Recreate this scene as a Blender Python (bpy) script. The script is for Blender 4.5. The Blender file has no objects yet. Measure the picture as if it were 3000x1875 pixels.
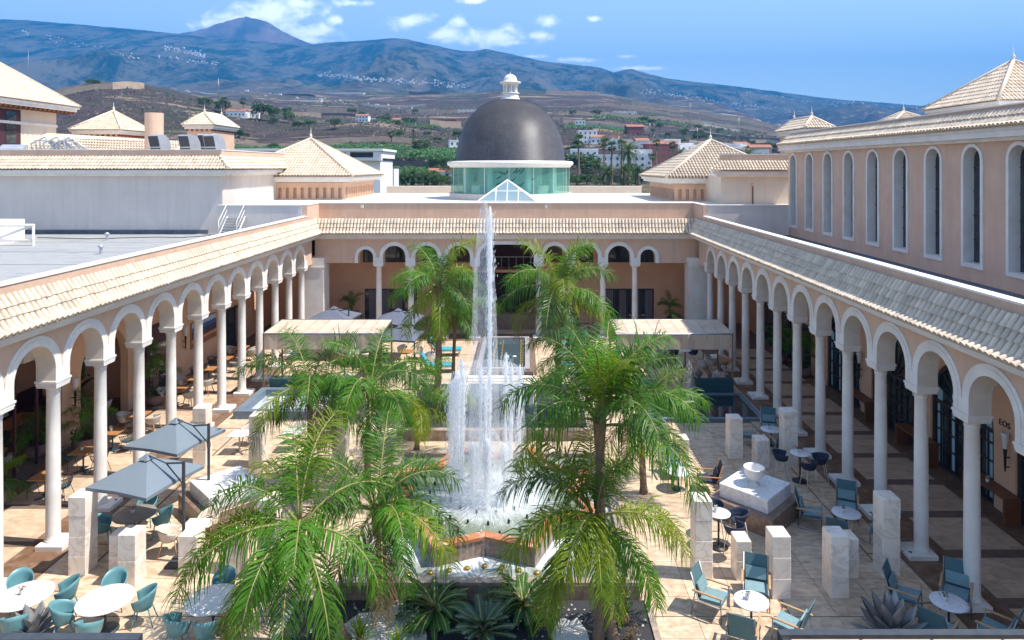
import bpy, bmesh, math, random
from mathutils import Vector, Matrix, noise as mnoise
R = math.radians
PI = math.pi
rnd = random.Random(7)
scn = bpy.context.scene
col = scn.collection

# ------------------------------------------------------------------ camera, sky, sun, exposure
CAMZ = 11.0
cam_d = bpy.data.cameras.new('camera')
cam_d.sensor_width = 36.0
cam_d.lens = 24.0
cam_d.shift_x = -38.0/3000
cam_d.shift_y = -447.5/3000
cam_d.clip_start = 0.1
cam_d.clip_end = 40000
cam = bpy.data.objects.new('camera', cam_d)
cam.location = (0, 0, CAMZ)
cam.rotation_euler = (R(90), 0, 0)
col.objects.link(cam)
scn.camera = cam

SUN = Vector((1.20, -0.17, 2.12)).normalized()
sun_d = bpy.data.lights.new('sun', 'SUN')
sun_d.energy = 3.45
sun_d.angle = R(0.5)
sun_d.color = (1.0, 0.95, 0.87)
sun = bpy.data.objects.new('sun', sun_d)
sun.rotation_euler = SUN.to_track_quat('Z', 'Y').to_euler()
sun.location = (20, -5, 60)
col.objects.link(sun)

world = bpy.data.worlds.new('World')
scn.world = world
world.use_nodes = True
def build_world():
    nt = world.node_tree
    N, L = nt.nodes, nt.links
    N.clear()
    out = N.new('ShaderNodeOutputWorld')
    bg = N.new('ShaderNodeBackground')
    sky = N.new('ShaderNodeTexSky')
    sky.sky_type = 'NISHITA'
    sky.sun_disc = False
    sky.sun_elevation = math.asin(SUN.z)
    sky.sun_rotation = math.atan2(SUN.x, SUN.y)
    sky.altitude = 50
    sky.air_density = 1.0
    sky.dust_density = 0.1
    sky.ozone_density = 3.5
    hs = N.new('ShaderNodeHueSaturation')
    hs.inputs['Hue'].default_value = 0.5
    hs.inputs['Saturation'].default_value = 0.74
    hs.inputs['Value'].default_value = 1.0
    L.new(sky.outputs[0], hs.inputs['Color'])
    tc = N.new('ShaderNodeTexCoord')
    sep = N.new('ShaderNodeSeparateXYZ')
    L.new(tc.outputs['Generated'], sep.inputs[0])
    def m(op, a, b=None, c=None):
        n = N.new('ShaderNodeMath'); n.operation = op
        for i, v in enumerate((a, b, c)):
            if v is None: continue
            if isinstance(v, (int, float)): n.inputs[i].default_value = v
            else: L.new(v, n.inputs[i])
        return n.outputs[0]
    yy = m('MAXIMUM', sep.outputs[1], 0.02)
    u = m('DIVIDE', sep.outputs[0], yy)
    v = m('DIVIDE', sep.outputs[2], yy)
    # scattered fair-weather clouds: soft clumps broken up by fractal noise
    clouds = [(800, 45, 150, 62), (880, 92, 120, 34), (700, 55, 150, 30), (600, 72, 60, 22), (905, 118, 90, 14), (1440, 108, 120, 36),
              (1500, 126, 70, 16), (1345, 62, 34, 22), (1200, 62, 85, 27), (1310, 100, 60, 28), (1605, 60, 36, 22), (1585, 106, 48, 18),
              (985, 60, 34, 16), (1035, 8, 60, 16), (1380, 0, 50, 14), (1690, 175, 75, 10), (1560, 165, 60, 9), (1900, 200, 90, 9),
              (880, 10, 60, 24), (1740, 55, 26, 12), (1830, 165, 40, 10), (-500, 150, 200, 40), (3700, 180, 240, 40), (2400, -500, 260, 80),
              (300, -420, 300, 90), (-900, -250, 300, 80), (4300, -150, 350, 90)]
    best = None
    for (cx, cy, rx, ry) in clouds:
        a = m('MULTIPLY', m('SUBTRACT', u, (cx-1538)/2000), 2000.0/rx)
        b = m('MULTIPLY', m('SUBTRACT', v, (490-cy)/2000), 2000.0/ry)
        d = m('SUBTRACT', 1.0, m('SQRT', m('ADD', m('MULTIPLY', a, a), m('MULTIPLY', b, b))))
        best = d if best is None else m('SMOOTH_MAX', best, d, 0.25)
    comb = N.new('ShaderNodeCombineXYZ')
    L.new(u, comb.inputs[0]); L.new(m('MULTIPLY', v, 1.5), comb.inputs[1])
    nz = N.new('ShaderNodeTexNoise'); nz.inputs['Scale'].default_value = 22; nz.inputs['Detail'].default_value = 9
    nz.inputs['Roughness'].default_value = 0.62; nz.inputs['Distortion'].default_value = 0.35
    L.new(comb.outputs[0], nz.inputs['Vector'])
    dens = m('ADD', m('ADD', best, 0.12), m('MULTIPLY', m('SUBTRACT', nz.outputs[0], 0.5), 3.2))
    mr = N.new('ShaderNodeMapRange'); mr.interpolation_type = 'SMOOTHSTEP'
    mr.inputs['From Min'].default_value = 0.05; mr.inputs['From Max'].default_value = 1.15
    L.new(dens, mr.inputs['Value'])
    fac = m('MULTIPLY', mr.outputs[0], m('MULTIPLY', m('GREATER_THAN', sep.outputs[1], 0.05), 0.9))
    mix = N.new('ShaderNodeMix'); mix.data_type = 'RGBA'
    L.new(fac, mix.inputs[0]); L.new(hs.outputs[0], mix.inputs[6])
    mix.inputs[7].default_value = (8.6, 8.9, 9.2, 1)
    L.new(mix.outputs[2], bg.inputs['Color'])
    bg.inputs['Strength'].default_value = 0.14
    L.new(bg.outputs[0], out.inputs['Surface'])
build_world()
vs = scn.view_settings
vs.view_transform = 'Standard'
vs.look = 'None'
vs.gamma = 1.0
vs.use_curve_mapping = False
vs.exposure = 1.46
try:
    scn.cycles.max_bounces = 12
    scn.cycles.diffuse_bounces = 8
    scn.cycles.transparent_max_bounces = 16
    scn.cycles.volume_bounces = 0
    scn.cycles.sample_clamp_indirect = 10
except Exception:
    pass

# ------------------------------------------------------------------ helpers
def at(px, py, z=0.0):
    """point of the plane of height z seen at photo pixel (px, py)"""
    d = 2000.0*(CAMZ-z)/(py-490.0)
    return Vector(((px-1538.0)*d/2000.0, d, z))

class MB:
    def __init__(s): s.v = []; s.f = []; s.m = []; s.mi = 0; s.smooth = []
    def add(s, vs, fs, smooth=False):
        o = len(s.v)
        s.v += [tuple(p) for p in vs]
        for f in fs:
            s.f.append(tuple(i+o for i in f)); s.m.append(s.mi); s.smooth.append(smooth)
        return s
    def quad(s, a, b, c, d): return s.add([a, b, c, d], [(0, 1, 2, 3)])
    def box(s, x0, x1, y0, y1, z0, z1):
        return s.add([(x0,y0,z0),(x1,y0,z0),(x1,y1,z0),(x0,y1,z0),(x0,y0,z1),(x1,y0,z1),(x1,y1,z1),(x0,y1,z1)],
                     [(0,3,2,1),(4,5,6,7),(0,1,5,4),(1,2,6,5),(2,3,7,6),(3,0,4,7)])
    def bbox(s, x0, x1, y0, y1, z0, z1, b=0.02):
        """box with a chamfered top and upright edges"""
        A = [(x0+b,y0),(x1-b,y0),(x1,y0+b),(x1,y1-b),(x1-b,y1),(x0+b,y1),(x0,y1-b),(x0,y0+b)]
        cx, cy = (x0+x1)/2, (y0+y1)/2
        kx, ky = (x1-x0)/2, (y1-y0)/2
        T = [(cx+(x-cx)*(kx-b)/kx, cy+(y-cy)*(ky-b)/ky) for x, y in A]
        vs = [(x,y,z0) for x,y in A]+[(x,y,z1-b) for x,y in A]+[(x,y,z1) for x,y in T]
        fs = [tuple(range(7,-1,-1)), tuple(range(16,24))]
        for k in (0, 8):
            for i in range(8):
                j = (i+1) % 8
                fs.append((k+i, k+j, k+8+j, k+8+i))
        return s.add(vs, fs)
    def obox(s, c, sx, sy, sz, rz=0, M=None):
        k = len(s.v)
        s.box(-sx/2, sx/2, -sy/2, sy/2, -sz/2, sz/2)
        T = (M if M is not None else Matrix.Rotation(rz, 4, 'Z'))
        for i in range(k, len(s.v)):
            s.v[i] = tuple(Vector(c) + (T @ Vector(s.v[i])))
        return s
    def prism(s, poly, z0, z1, top=True, bot=True):
        n = len(poly)
        vs = [(p[0],p[1],z0) for p in poly]+[(p[0],p[1],z1) for p in poly]
        fs = [(i,(i+1)%n,n+(i+1)%n,n+i) for i in range(n)]
        if top: fs.append(tuple(range(n,2*n)))
        if bot: fs.append(tuple(range(n-1,-1,-1)))
        return s.add(vs, fs)
    def ringprism(s, outer, inner, z0, z1):
        n = len(outer)
        vs = [(p[0],p[1],z0) for p in outer]+[(p[0],p[1],z1) for p in outer]+[(p[0],p[1],z0) for p in inner]+[(p[0],p[1],z1) for p in inner]
        fs = []
        for i in range(n):
            j = (i+1) % n
            fs += [(i,j,n+j,n+i),(n+i,n+j,3*n+j,3*n+i),(2*n+j,2*n+i,3*n+i,3*n+j),(j,i,2*n+i,2*n+j)]
        return s.add(vs, fs)
    def lathe(s, prof, c=(0,0,0), n=16, smooth=True, a0=0, a1=2*PI):
        full = abs(a1-a0-2*PI) < 1e-6
        k = n if full else n+1
        vs = []
        for r, z in prof:
            for i in range(k):
                a = a0+(a1-a0)*i/n
                vs.append((c[0]+r*math.cos(a), c[1]+r*math.sin(a), c[2]+z))
        fs = []
        for j in range(len(prof)-1):
            for i in range(n):
                b = (i+1) % k if full else i+1
                fs.append((j*k+i, j*k+b, (j+1)*k+b, (j+1)*k+i))
        s.add(vs, fs, smooth)
        if full:
            if prof[0][0] > 1e-4: s.add(vs[:k], [tuple(range(k-1,-1,-1))])
            if prof[-1][0] > 1e-4: s.add(vs[-k:], [tuple(range(k))])
        return s
    def cyl(s, c, r, z0, z1, n=12, r1=None): return s.lathe([(r, z0),(r if r1 is None else r1, z1)], (c[0], c[1], 0), n)
    def tube(s, pts, rad, n=6, smooth=True):
        pts = [Vector(p) for p in pts]
        if not isinstance(rad, (list, tuple)): rad = [rad]*len(pts)
        vs = []; up0 = None
        for i, p in enumerate(pts):
            t = (pts[min(i+1, len(pts)-1)]-pts[max(i-1, 0)])
            if t.length < 1e-9: t = Vector((0,0,1))
            t.normalize()
            up = Vector((0,0,1)) if abs(t.z) < 0.95 else Vector((1,0,0))
            if up0 is not None: up = up0
            x = up.cross(t)
            if x.length < 1e-4: x = Vector((0,1,0)).cross(t)
            x.normalize(); y = t.cross(x).normalized(); up0 = y
            for k in range(n):
                a = 2*PI*k/n
                vs.append(p+(x*math.cos(a)+y*math.sin(a))*rad[i])
        fs = []
        for i in range(len(pts)-1):
            for k in range(n):
                fs.append((i*n+k, i*n+(k+1)%n, (i+1)*n+(k+1)%n, (i+1)*n+k))
        fs.append(tuple(range(n-1,-1,-1))); fs.append(tuple(range((len(pts)-1)*n, len(pts)*n)))
        return s.add(vs, fs, smooth)
    def bar(s, a, b, w): return s.tube([a, b], w*0.62, 4, False)
    def ball(s, c, r, n=8, m_=5, sz=1.0, smooth=True):
        return s.lathe([(max(r*math.cos(-PI/2+PI*j/m_), 1e-5), r*sz*math.sin(-PI/2+PI*j/m_)) for j in range(m_+1)], c, n, smooth)
    def xf(s, M, start=0):
        for i in range(start, len(s.v)): s.v[i] = tuple(M @ Vector(s.v[i]))
        return s
    def mesh(s, name, mats):
        me = bpy.data.meshes.new(name)
        me.from_pydata(s.v, [], s.f)
        if not isinstance(mats, (list, tuple)): mats = [mats]
        for m_ in mats: me.materials.append(m_)
        if len(mats) > 1: me.polygons.foreach_set('material_index', s.m)
        if any(s.smooth): me.polygons.foreach_set('use_smooth', s.smooth)
        me.update()
        return me
    def build(s, name, mats, parent=None, loc=None, rz=0):
        return link(name, s.mesh(name, mats), parent, loc, rz)

def link(name, me, parent=None, loc=None, rz=0):
    o = bpy.data.objects.new(name, me)
    col.objects.link(o)
    if parent is not None: o.parent = parent
    if loc is not None: o.location = loc
    if rz: o.rotation_euler = (0, 0, rz)
    return o
def tag(o, label=None, cat=None, group=None, kind=None):
    if label: o['label'] = label
    if cat: o['category'] = cat
    if group: o['group'] = group
    if kind: o['kind'] = kind
    return o
def thing(name, label, cat, loc=(0,0,0), rz=0, group=None):
    o = bpy.data.objects.new(name, None)
    o.empty_display_size = 0.1
    col.objects.link(o)
    o.location = loc; o.rotation_euler = (0, 0, rz)
    return tag(o, label, cat, group)
KIDS = {}
def copy_tree(o, loc=None, rz=None, label=None, group=None, parent=None):
    c = o.copy(); col.objects.link(c)
    if parent is not None: c.parent = parent
    if loc is not None: c.location = loc
    if rz is not None: c.rotation_euler = (0, 0, rz)
    if label: c['label'] = label
    if group: c['group'] = group
    for ch in list(o.children): copy_tree(ch, parent=c)
    return c
class Proto:
    """first use places the prototype itself, later uses place copies"""
    def __init__(s, root): s.root = root; s.used = False
    def put(s, loc, rz, label, group=None, scale=None):
        if not s.used:
            o = s.root; s.used = True
            o.location = loc; o.rotation_euler = (0, 0, rz); tag(o, label, None, group)
        else: o = copy_tree(s.root, loc, rz, label, group)
        if scale: o.scale = (scale, scale, scale)
        return o

# ------------------------------------------------------------------ materials
def lin(r, g, b): return (r, g, b, 1)
def material(name, c, rough=0.7, c2=None, scale=3.0, bump=0.0, bscale=40, metal=0.0, spec=0.5, detail=5, obj=False, rand=0.0,
             stretch=(1,1,1), contrast=(0.35, 0.65), trans=0.0, c3=None, scale3=0.6, coat=0.0, streak=0.0, island=0.0):
    m = bpy.data.materials.new(name); m.use_nodes = True
    nt = m.node_tree; N, L = nt.nodes, nt.links
    b = N['Principled BSDF']
    b.inputs['Roughness'].default_value = rough
    b.inputs['Metallic'].default_value = metal
    b.inputs['Specular IOR Level'].default_value = spec
    if coat: b.inputs['Coat Weight'].default_value = coat; b.inputs['Coat Roughness'].default_value = 0.14
    if trans: b.inputs['Transmission Weight'].default_value = trans
    b.inputs['Base Color'].default_value = lin(*c)
    last = None
    if obj:
        tc = N.new('ShaderNodeTexCoord'); pos = tc.outputs['Object']
    else:
        g = N.new('ShaderNodeNewGeometry'); pos = g.outputs['Position']
    mp = N.new('ShaderNodeMapping'); mp.inputs['Scale'].default_value = stretch
    L.new(pos, mp.inputs['Vector']); pos = mp.outputs[0]
    def mixn(fac, a, bb):
        x = N.new('ShaderNodeMix'); x.data_type = 'RGBA'
        for k, v in ((0, fac), (6, a), (7, bb)):
            if isinstance(v, (tuple, list)): x.inputs[k].default_value = v
            elif isinstance(v, (int, float)): x.inputs[k].default_value = v
            else: L.new(v, x.inputs[k])
        return x.outputs[2]
    cur = lin(*c)
    def nz(sc, det=detail, ro=0.6):
        n = N.new('ShaderNodeTexNoise'); n.inputs['Scale'].default_value = sc; n.inputs['Detail'].default_value = det
        n.inputs['Roughness'].default_value = ro
        L.new(pos, n.inputs['Vector']); return n.outputs[0]
    def ramp(src, lo, hi):
        r = N.new('ShaderNodeMapRange'); r.inputs['From Min'].default_value = lo; r.inputs['From Max'].default_value = hi
        L.new(src, r.inputs['Value']); return r.outputs[0]
    if c2 is not None: cur = mixn(ramp(nz(scale), *contrast), cur, lin(*c2))
    if c3 is not None: cur = mixn(ramp(nz(scale3, 6, 0.7), 0.52, 0.72), cur, lin(*c3))
    if streak:      # faint rain streaks running down the wall
        g2 = N.new('ShaderNodeNewGeometry'); m2 = N.new('ShaderNodeMapping'); m2.inputs['Scale'].default_value = (2.2, 2.2, 0.16)
        L.new(g2.outputs['Position'], m2.inputs['Vector'])
        n2 = N.new('ShaderNodeTexNoise'); n2.inputs['Scale'].default_value = 1.4; n2.inputs['Detail'].default_value = 8; n2.inputs['Roughness'].default_value = 0.7
        L.new(m2.outputs[0], n2.inputs['Vector'])
        cur = mixn(ramp(n2.outputs[0], 0.50, 0.78), cur, lin(*[v*(1-streak) for v in c]))
    if island:      # every loose piece of the joined mesh gets its own tone
        g3 = N.new('ShaderNodeNewGeometry'); r3 = N.new('ShaderNodeMapRange'); r3.inputs['To Min'].default_value = 1-island; r3.inputs['To Max'].default_value = 1+island
        L.new(g3.outputs['Random Per Island'], r3.inputs['Value']); h3 = N.new('ShaderNodeHueSaturation'); L.new(r3.outputs[0], h3.inputs['Value'])
        if isinstance(cur, tuple): h3.inputs['Color'].default_value = cur
        else: L.new(cur, h3.inputs['Color'])
        cur = h3.outputs[0]
    if rand:
        oi = N.new('ShaderNodeObjectInfo')
        hv = N.new('ShaderNodeHueSaturation')
        r = N.new('ShaderNodeMapRange'); r.inputs['To Min'].default_value = 1-rand; r.inputs['To Max'].default_value = 1+rand
        L.new(oi.outputs['Random'], r.inputs['Value']); L.new(r.outputs[0], hv.inputs['Value'])
        if isinstance(cur, tuple): hv.inputs['Color'].default_value = cur
        else: L.new(cur, hv.inputs['Color'])
        cur = hv.outputs[0]
    if not isinstance(cur, tuple): L.new(cur, b.inputs['Base Color'])
    else: b.inputs['Base Color'].default_value = cur
    if bump:
        bp = N.new('ShaderNodeBump'); bp.inputs['Strength'].default_value = bump; bp.inputs['Distance'].default_value = 0.02
        L.new(nz(bscale, 4), bp.inputs['Height']); L.new(bp.outputs[0], b.inputs['Normal'])
    return m

def leaf_material(name, c, c2, tip=None, rough=0.45, spread=0.35, scale=1.5):
    m = material(name, c, rough, c2, scale, rand=0.18, contrast=(0.3, 0.7))
    nt = m.node_tree; N, L = nt.nodes, nt.links
    b = N['Principled BSDF']
    tr = N.new('ShaderNodeBsdfTranslucent')
    src = b.inputs['Base Color'].links[0].from_socket
    hs = N.new('ShaderNodeHueSaturation'); hs.inputs['Value'].default_value = 1.5; hs.inputs['Hue'].default_value = 0.485
    b.inputs['Specular IOR Level'].default_value = 0.32
    L.new(src, hs.inputs['Color']); L.new(hs.outputs[0], tr.inputs['Color'])
    mx = N.new('ShaderNodeMixShader'); mx.inputs[0].default_value = spread
    L.new(b.outputs[0], mx.inputs[1]); L.new(tr.outputs[0], mx.inputs[2])
    L.new(mx.outputs[0], N['Material Output'].inputs['Surface'])
    return m

def marble_material(name, base, vein, scale=1.6, rough=0.3, warm=None, obj=False):
    m = material(name, base, rough, warm, 0.9 if warm else 3, contrast=(0.45, 0.75), obj=obj, rand=0.06)
    nt = m.node_tree; N, L = nt.nodes, nt.links
    b = N['Principled BSDF']
    g = N.new('ShaderNodeNewGeometry')
    oi = N.new('ShaderNodeObjectInfo')
    ad = N.new('ShaderNodeVectorMath'); ad.operation = 'MULTIPLY_ADD'
    L.new(oi.outputs['Random'], ad.inputs[0]); ad.inputs[1].default_value = (37, 19, 53); L.new(g.outputs['Position'], ad.inputs[2])
    n = N.new('ShaderNodeTexNoise'); n.inputs['Scale'].default_value = scale; n.inputs['Detail'].default_value = 8
    n.inputs['Distortion'].default_value = 1.6; n.inputs['Roughness'].default_value = 0.55
    L.new(ad.outputs[0], n.inputs['Vector'])
    a = N.new('ShaderNodeMath'); a.operation = 'SUBTRACT'; a.inputs[1].default_value = 0.5; L.new(n.outputs[0], a.inputs[0])
    ab = N.new('ShaderNodeMath'); ab.operation = 'ABSOLUTE'; L.new(a.outputs[0], ab.inputs[0])
    r = N.new('ShaderNodeMapRange'); r.inputs['From Min'].default_value = 0.0; r.inputs['From Max'].default_value = 0.045
    r.inputs['To Min'].default_value = 0.75; r.inputs['To Max'].default_value = 0.0
    L.new(ab.outputs[0], r.inputs['Value'])
    mx = N.new('ShaderNodeMix'); mx.data_type = 'RGBA'
    L.new(r.outputs[0], mx.inputs[0])
    src = b.inputs['Base Color'].links[0].from_socket
    L.new(src, mx.inputs[6]); mx.inputs[7].default_value = lin(*vein)
    L.new(mx.outputs[2], b.inputs['Base Color'])
    return m

def glass_material(name, c, alpha=0.35, rough=0.03, spec=0.7):
    m = bpy.data.materials.new(name); m.use_nodes = True
    N, L = m.node_tree.nodes, m.node_tree.links
    b = N['Principled BSDF']; b.inputs['Base Color'].default_value = lin(*c); b.inputs['Roughness'].default_value = rough
    b.inputs['Specular IOR Level'].default_value = spec
    t = N.new('ShaderNodeBsdfTransparent'); t.inputs[0].default_value = lin(*[min(1, 0.55+0.5*k) for k in c])
    mx = N.new('ShaderNodeMixShader'); mx.inputs[0].default_value = alpha
    L.new(t.outputs[0], mx.inputs[1]); L.new(b.outputs[0], mx.inputs[2]); L.new(mx.outputs[0], N['Material Output'].inputs['Surface'])
    return m

M = {}
M['peach'] = material('peach_render', (0.68, 0.465, 0.335), 0.9, (0.61, 0.405, 0.285), 1.3, 0.35, 60, detail=8, streak=0.22)
M['peach_deep'] = material('peach_deep_render', (0.74, 0.46, 0.295), 0.9, (0.66, 0.40, 0.25), 0.9, 0.3, 60)
M['cream_wall'] = material('cream_render', (0.70, 0.60, 0.48), 0.9, (0.64, 0.54, 0.43), 0.8, 0.25, 60, streak=0.18)
M['grey_wall'] = material('pale_grey_render', (0.66, 0.59, 0.535), 0.9, (0.60, 0.54, 0.49), 0.7, 0.2, 50, streak=0.2)
M['white'] = material('white_paint', (0.80, 0.765, 0.71), 0.6, (0.70, 0.655, 0.59), 1.6, 0.15, 50, streak=0.14)
M['stone'] = material('cream_stone', (0.72, 0.66, 0.57), 0.75, (0.64, 0.57, 0.48), 2.5, 0.3, 60)
M['tile'] = material('cream_clay_tile', (0.65, 0.525, 0.39), 0.8, (0.55, 0.445, 0.335), 2.2, 0.3, 80, rand=0.16, c3=(0.46, 0.37, 0.285), scale3=1.3, island=0.13)
M['tile_bed'] = material('tile_bed_mortar', (0.50, 0.40, 0.29), 0.9, (0.40, 0.31, 0.22), 6, 0.3, 60)
M['coping'] = material('white_coping', (0.78, 0.75, 0.70), 0.7, (0.70, 0.66, 0.60), 3, 0.2, 40)
M['terrace'] = material('grey_roof_paint', (0.25, 0.25, 0.243), 0.85, (0.36, 0.355, 0.345), 0.7, 0.2, 20, stretch=(0.7, 1.7, 1), c3=(0.16, 0.17, 0.18), scale3=0.7)
M['dark_roof'] = material('dark_roof_felt', (0.09, 0.10, 0.12), 0.85, (0.15, 0.16, 0.18), 1.5, 0.3, 40)
M['roof_white'] = material('white_roof_paint', (0.74, 0.67, 0.58), 0.85, (0.68, 0.60, 0.52), 0.6, 0.2, 30)
M['dark_glass'] = material('dark_window_glass', (0.018, 0.026, 0.032), 0.06, (0.03, 0.05, 0.055), 0.8, spec=0.8)
M['door_frame'] = material('dark_bronze_frame', (0.025, 0.020, 0.022), 0.5, (0.04, 0.03, 0.03), 8)
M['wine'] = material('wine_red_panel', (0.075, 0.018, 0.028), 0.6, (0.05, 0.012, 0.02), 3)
M['wood'] = material('warm_wood', (0.42, 0.20, 0.07), 0.5, (0.33, 0.145, 0.05), 4, 0.15, 60, stretch=(8, 1, 1))
M['wood_dark'] = material('reddish_bench_wood', (0.20, 0.075, 0.032), 0.45, (0.14, 0.05, 0.022), 5, 0.1, 60, stretch=(1, 1, 8))
M['wood_pale'] = material('pale_teak', (0.48, 0.30, 0.16), 0.5, (0.40, 0.24, 0.12), 6, 0.1, 60)
M['teal'] = material('teal_plastic', (0.115, 0.265, 0.285), 0.42, (0.10, 0.24, 0.26), 5)
M['teal_cloth'] = material('teal_sling_fabric', (0.075, 0.155, 0.175), 0.85, (0.06, 0.13, 0.15), 30, 0.3, 300)
M['teal_pad'] = material('grey_teal_cushion', (0.19, 0.30, 0.32), 0.9, (0.16, 0.26, 0.28), 8, 0.2, 200)
M['teal_sofa'] = material('dark_teal_upholstery', (0.028, 0.085, 0.10), 0.85, (0.022, 0.07, 0.085), 8, 0.2, 200)
M['turq'] = material('turquoise_cushion', (0.05, 0.33, 0.40), 0.85, (0.04, 0.28, 0.35), 6, 0.2, 150)
M['navy'] = material('navy_rope_weave', (0.016, 0.024, 0.055), 0.7, (0.025, 0.035, 0.07), 40, 0.5, 120)
M['charcoal'] = material('charcoal_metal', (0.035, 0.04, 0.046), 0.45, (0.05, 0.055, 0.06), 9)
M['bluefoot'] = material('blue_grey_metal', (0.03, 0.07, 0.10), 0.5)
M['greyshell'] = material('pale_grey_shell', (0.50, 0.46, 0.41), 0.7, (0.44, 0.40, 0.36), 6, 0.2, 150)
M['creamshell'] = material('cream_shell', (0.68, 0.58, 0.48), 0.6, (0.62, 0.53, 0.43), 5)
M['tabletop'] = material('white_tabletop', (0.74, 0.71, 0.67), 0.35, (0.70, 0.67, 0.63), 3)
M['browntop'] = material('taupe_tabletop', (0.27, 0.23, 0.20), 0.5, (0.22, 0.19, 0.165), 4)
M['marble'] = marble_material('white_veined_marble', (0.74, 0.73, 0.72), (0.52, 0.52, 0.54), 2.2, 0.22)
M['marble_top'] = marble_material('grey_veined_marble_top', (0.70, 0.70, 0.71), (0.46, 0.47, 0.50), 9.0, 0.2)
M['pillar'] = marble_material('cream_pink_marble', (0.79, 0.715, 0.63), (0.62, 0.49, 0.40), 1.1, 0.4, warm=(0.71, 0.58, 0.46))
M['granite'] = material('brown_granite', (0.15, 0.095, 0.072), 0.35, (0.25, 0.165, 0.125), 6, 0.1, 60, c3=(0.34, 0.27, 0.22), scale3=7, detail=9)
M['granite_rim'] = material('worn_granite_rim', (0.42, 0.33, 0.265), 0.6, (0.25, 0.18, 0.14), 6, 0.2, 60, detail=9)
M['terracotta'] = material('orange_stone_rim', (0.46, 0.18, 0.068), 0.55, (0.33, 0.115, 0.045), 5, 0.2, 50, c3=(0.66, 0.55, 0.43), scale3=3.6, detail=9)
M['poolgrey'] = material('grey_blue_pool_tile', (0.15, 0.195, 0.245), 0.55, (0.12, 0.16, 0.21), 2, 0.1, 40)
M['poolfloor'] = material('pale_grey_pool_floor', (0.47, 0.50, 0.54), 0.6, (0.42, 0.45, 0.49), 1.2)
M['canvas'] = material('beige_canvas', (0.56, 0.435, 0.33), 0.95, (0.51, 0.39, 0.29), 0.9, 0.15, 60, rand=0.07)
M['parasol'] = material('blue_grey_canvas', (0.165, 0.20, 0.23), 0.9, (0.15, 0.185, 0.215), 2.0, 0.15, 120)
M['parasol_dark'] = material('slate_canvas', (0.115, 0.125, 0.165), 0.9, (0.10, 0.11, 0.15), 2.0, 0.15, 120)
M['gravel'] = material('black_volcanic_gravel', (0.020, 0.020, 0.023), 0.95, (0.05, 0.05, 0.055), 45, 0.9, 60)
M['pebble'] = material('white_pebbles', (0.62, 0.58, 0.51), 0.9, (0.40, 0.37, 0.33), 30, 0.9, 40)
M['trunk'] = material('palm_trunk', (0.30, 0.19, 0.125), 0.9, (0.20, 0.125, 0.085), 3, 0.7, 30, stretch=(1, 1, 5))
M['sheath'] = material('dry_leaf_sheath', (0.36, 0.22, 0.12), 0.85, (0.25, 0.14, 0.07), 5, 0.5, 40, stretch=(4, 4, 1))
M['frond'] = leaf_material('palm_frond_green', (0.042, 0.150, 0.010), (0.10, 0.25, 0.012), spread=0.45)
M['frond_yellow'] = leaf_material('palm_frond_yellowing', (0.11, 0.22, 0.010), (0.22, 0.26, 0.014), spread=0.42)
M['frond_dark'] = leaf_material('palm_frond_deep_green', (0.035, 0.105, 0.014), (0.065, 0.15, 0.018), spread=0.35)
M['rachis'] = material('frond_rachis', (0.22, 0.24, 0.06), 0.6, (0.28, 0.22, 0.09), 3)
M['cycad'] = leaf_material('cycad_leaf', (0.03, 0.095, 0.014), (0.06, 0.145, 0.02), spread=0.2)
M['cycad_blue'] = leaf_material('blue_cycad_leaf', (0.05, 0.11, 0.065), (0.08, 0.15, 0.09), spread=0.2)
M['leaf'] = leaf_material('broad_leaf', (0.04, 0.10, 0.022), (0.07, 0.14, 0.025), spread=0.25)
M['leaf_far'] = leaf_material('tree_leaf', (0.035, 0.085, 0.018), (0.075, 0.135, 0.024), spread=0.25, scale=0.3)
M['leaf_dry'] = leaf_material('dry_leaf', (0.24, 0.165, 0.065), (0.15, 0.11, 0.05), spread=0.25)
M['banana'] = leaf_material('banana_leaf', (0.045, 0.14, 0.035), (0.08, 0.20, 0.045), spread=0.3, scale=0.2)
M['steel'] = material('brushed_steel', (0.34, 0.345, 0.35), 0.35, (0.26, 0.26, 0.27), 3, metal=0.9)
M['sculpt'] = material('aged_metal_petal', (0.22, 0.21, 0.205), 0.4, (0.36, 0.34, 0.33), 2.5, metal=0.35)
M['duct'] = material('galvanised_duct', (0.50, 0.51, 0.53), 0.45, (0.42, 0.43, 0.45), 2, metal=0.55)
M['duct_dark'] = material('duct_mouth', (0.055, 0.055, 0.065), 0.8)
M['scale'] = material('glazed_grey_dome_tile', (0.092, 0.086, 0.092), 0.40, (0.125, 0.117, 0.12), 1.2, spec=0.5, island=0.16)
M['drum_glass'] = glass_material('green_drum_glass', (0.20, 0.56, 0.47), 0.28)
M['sky_glass'] = glass_material('skylight_glass', (0.28, 0.40, 0.44), 0.6)
M['red_flower'] = material('red_petal', (0.40, 0.02, 0.05), 0.6)
M['yellow_flower'] = material('yellow_petal', (0.6, 0.33, 0.03), 0.6)
M['white_flower'] = material('white_petal', (0.7, 0.68, 0.62), 0.6)
M['pot_white'] = material('white_pot', (0.72, 0.70, 0.67), 0.4)
M['pot_mauve'] = material('mauve_clay_pot', (0.27, 0.18, 0.17), 0.7, (0.2, 0.13, 0.13), 4)
M['pillow'] = material('pale_cushion', (0.62, 0.58, 0.54), 0.9)
M['pillow_brown'] = material('taupe_cushion', (0.27, 0.20, 0.17), 0.9, (0.22, 0.16, 0.14), 6)
M['curtain'] = material('grey_curtain', (0.22, 0.19, 0.20), 0.9, (0.10, 0.085, 0.09), 5, stretch=(6, 6, 0.05))
M['curtain_blue'] = material('pale_blue_curtain', (0.46, 0.66, 0.72), 0.9, (0.25, 0.42, 0.48), 5, stretch=(6, 6, 0.05))
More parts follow.
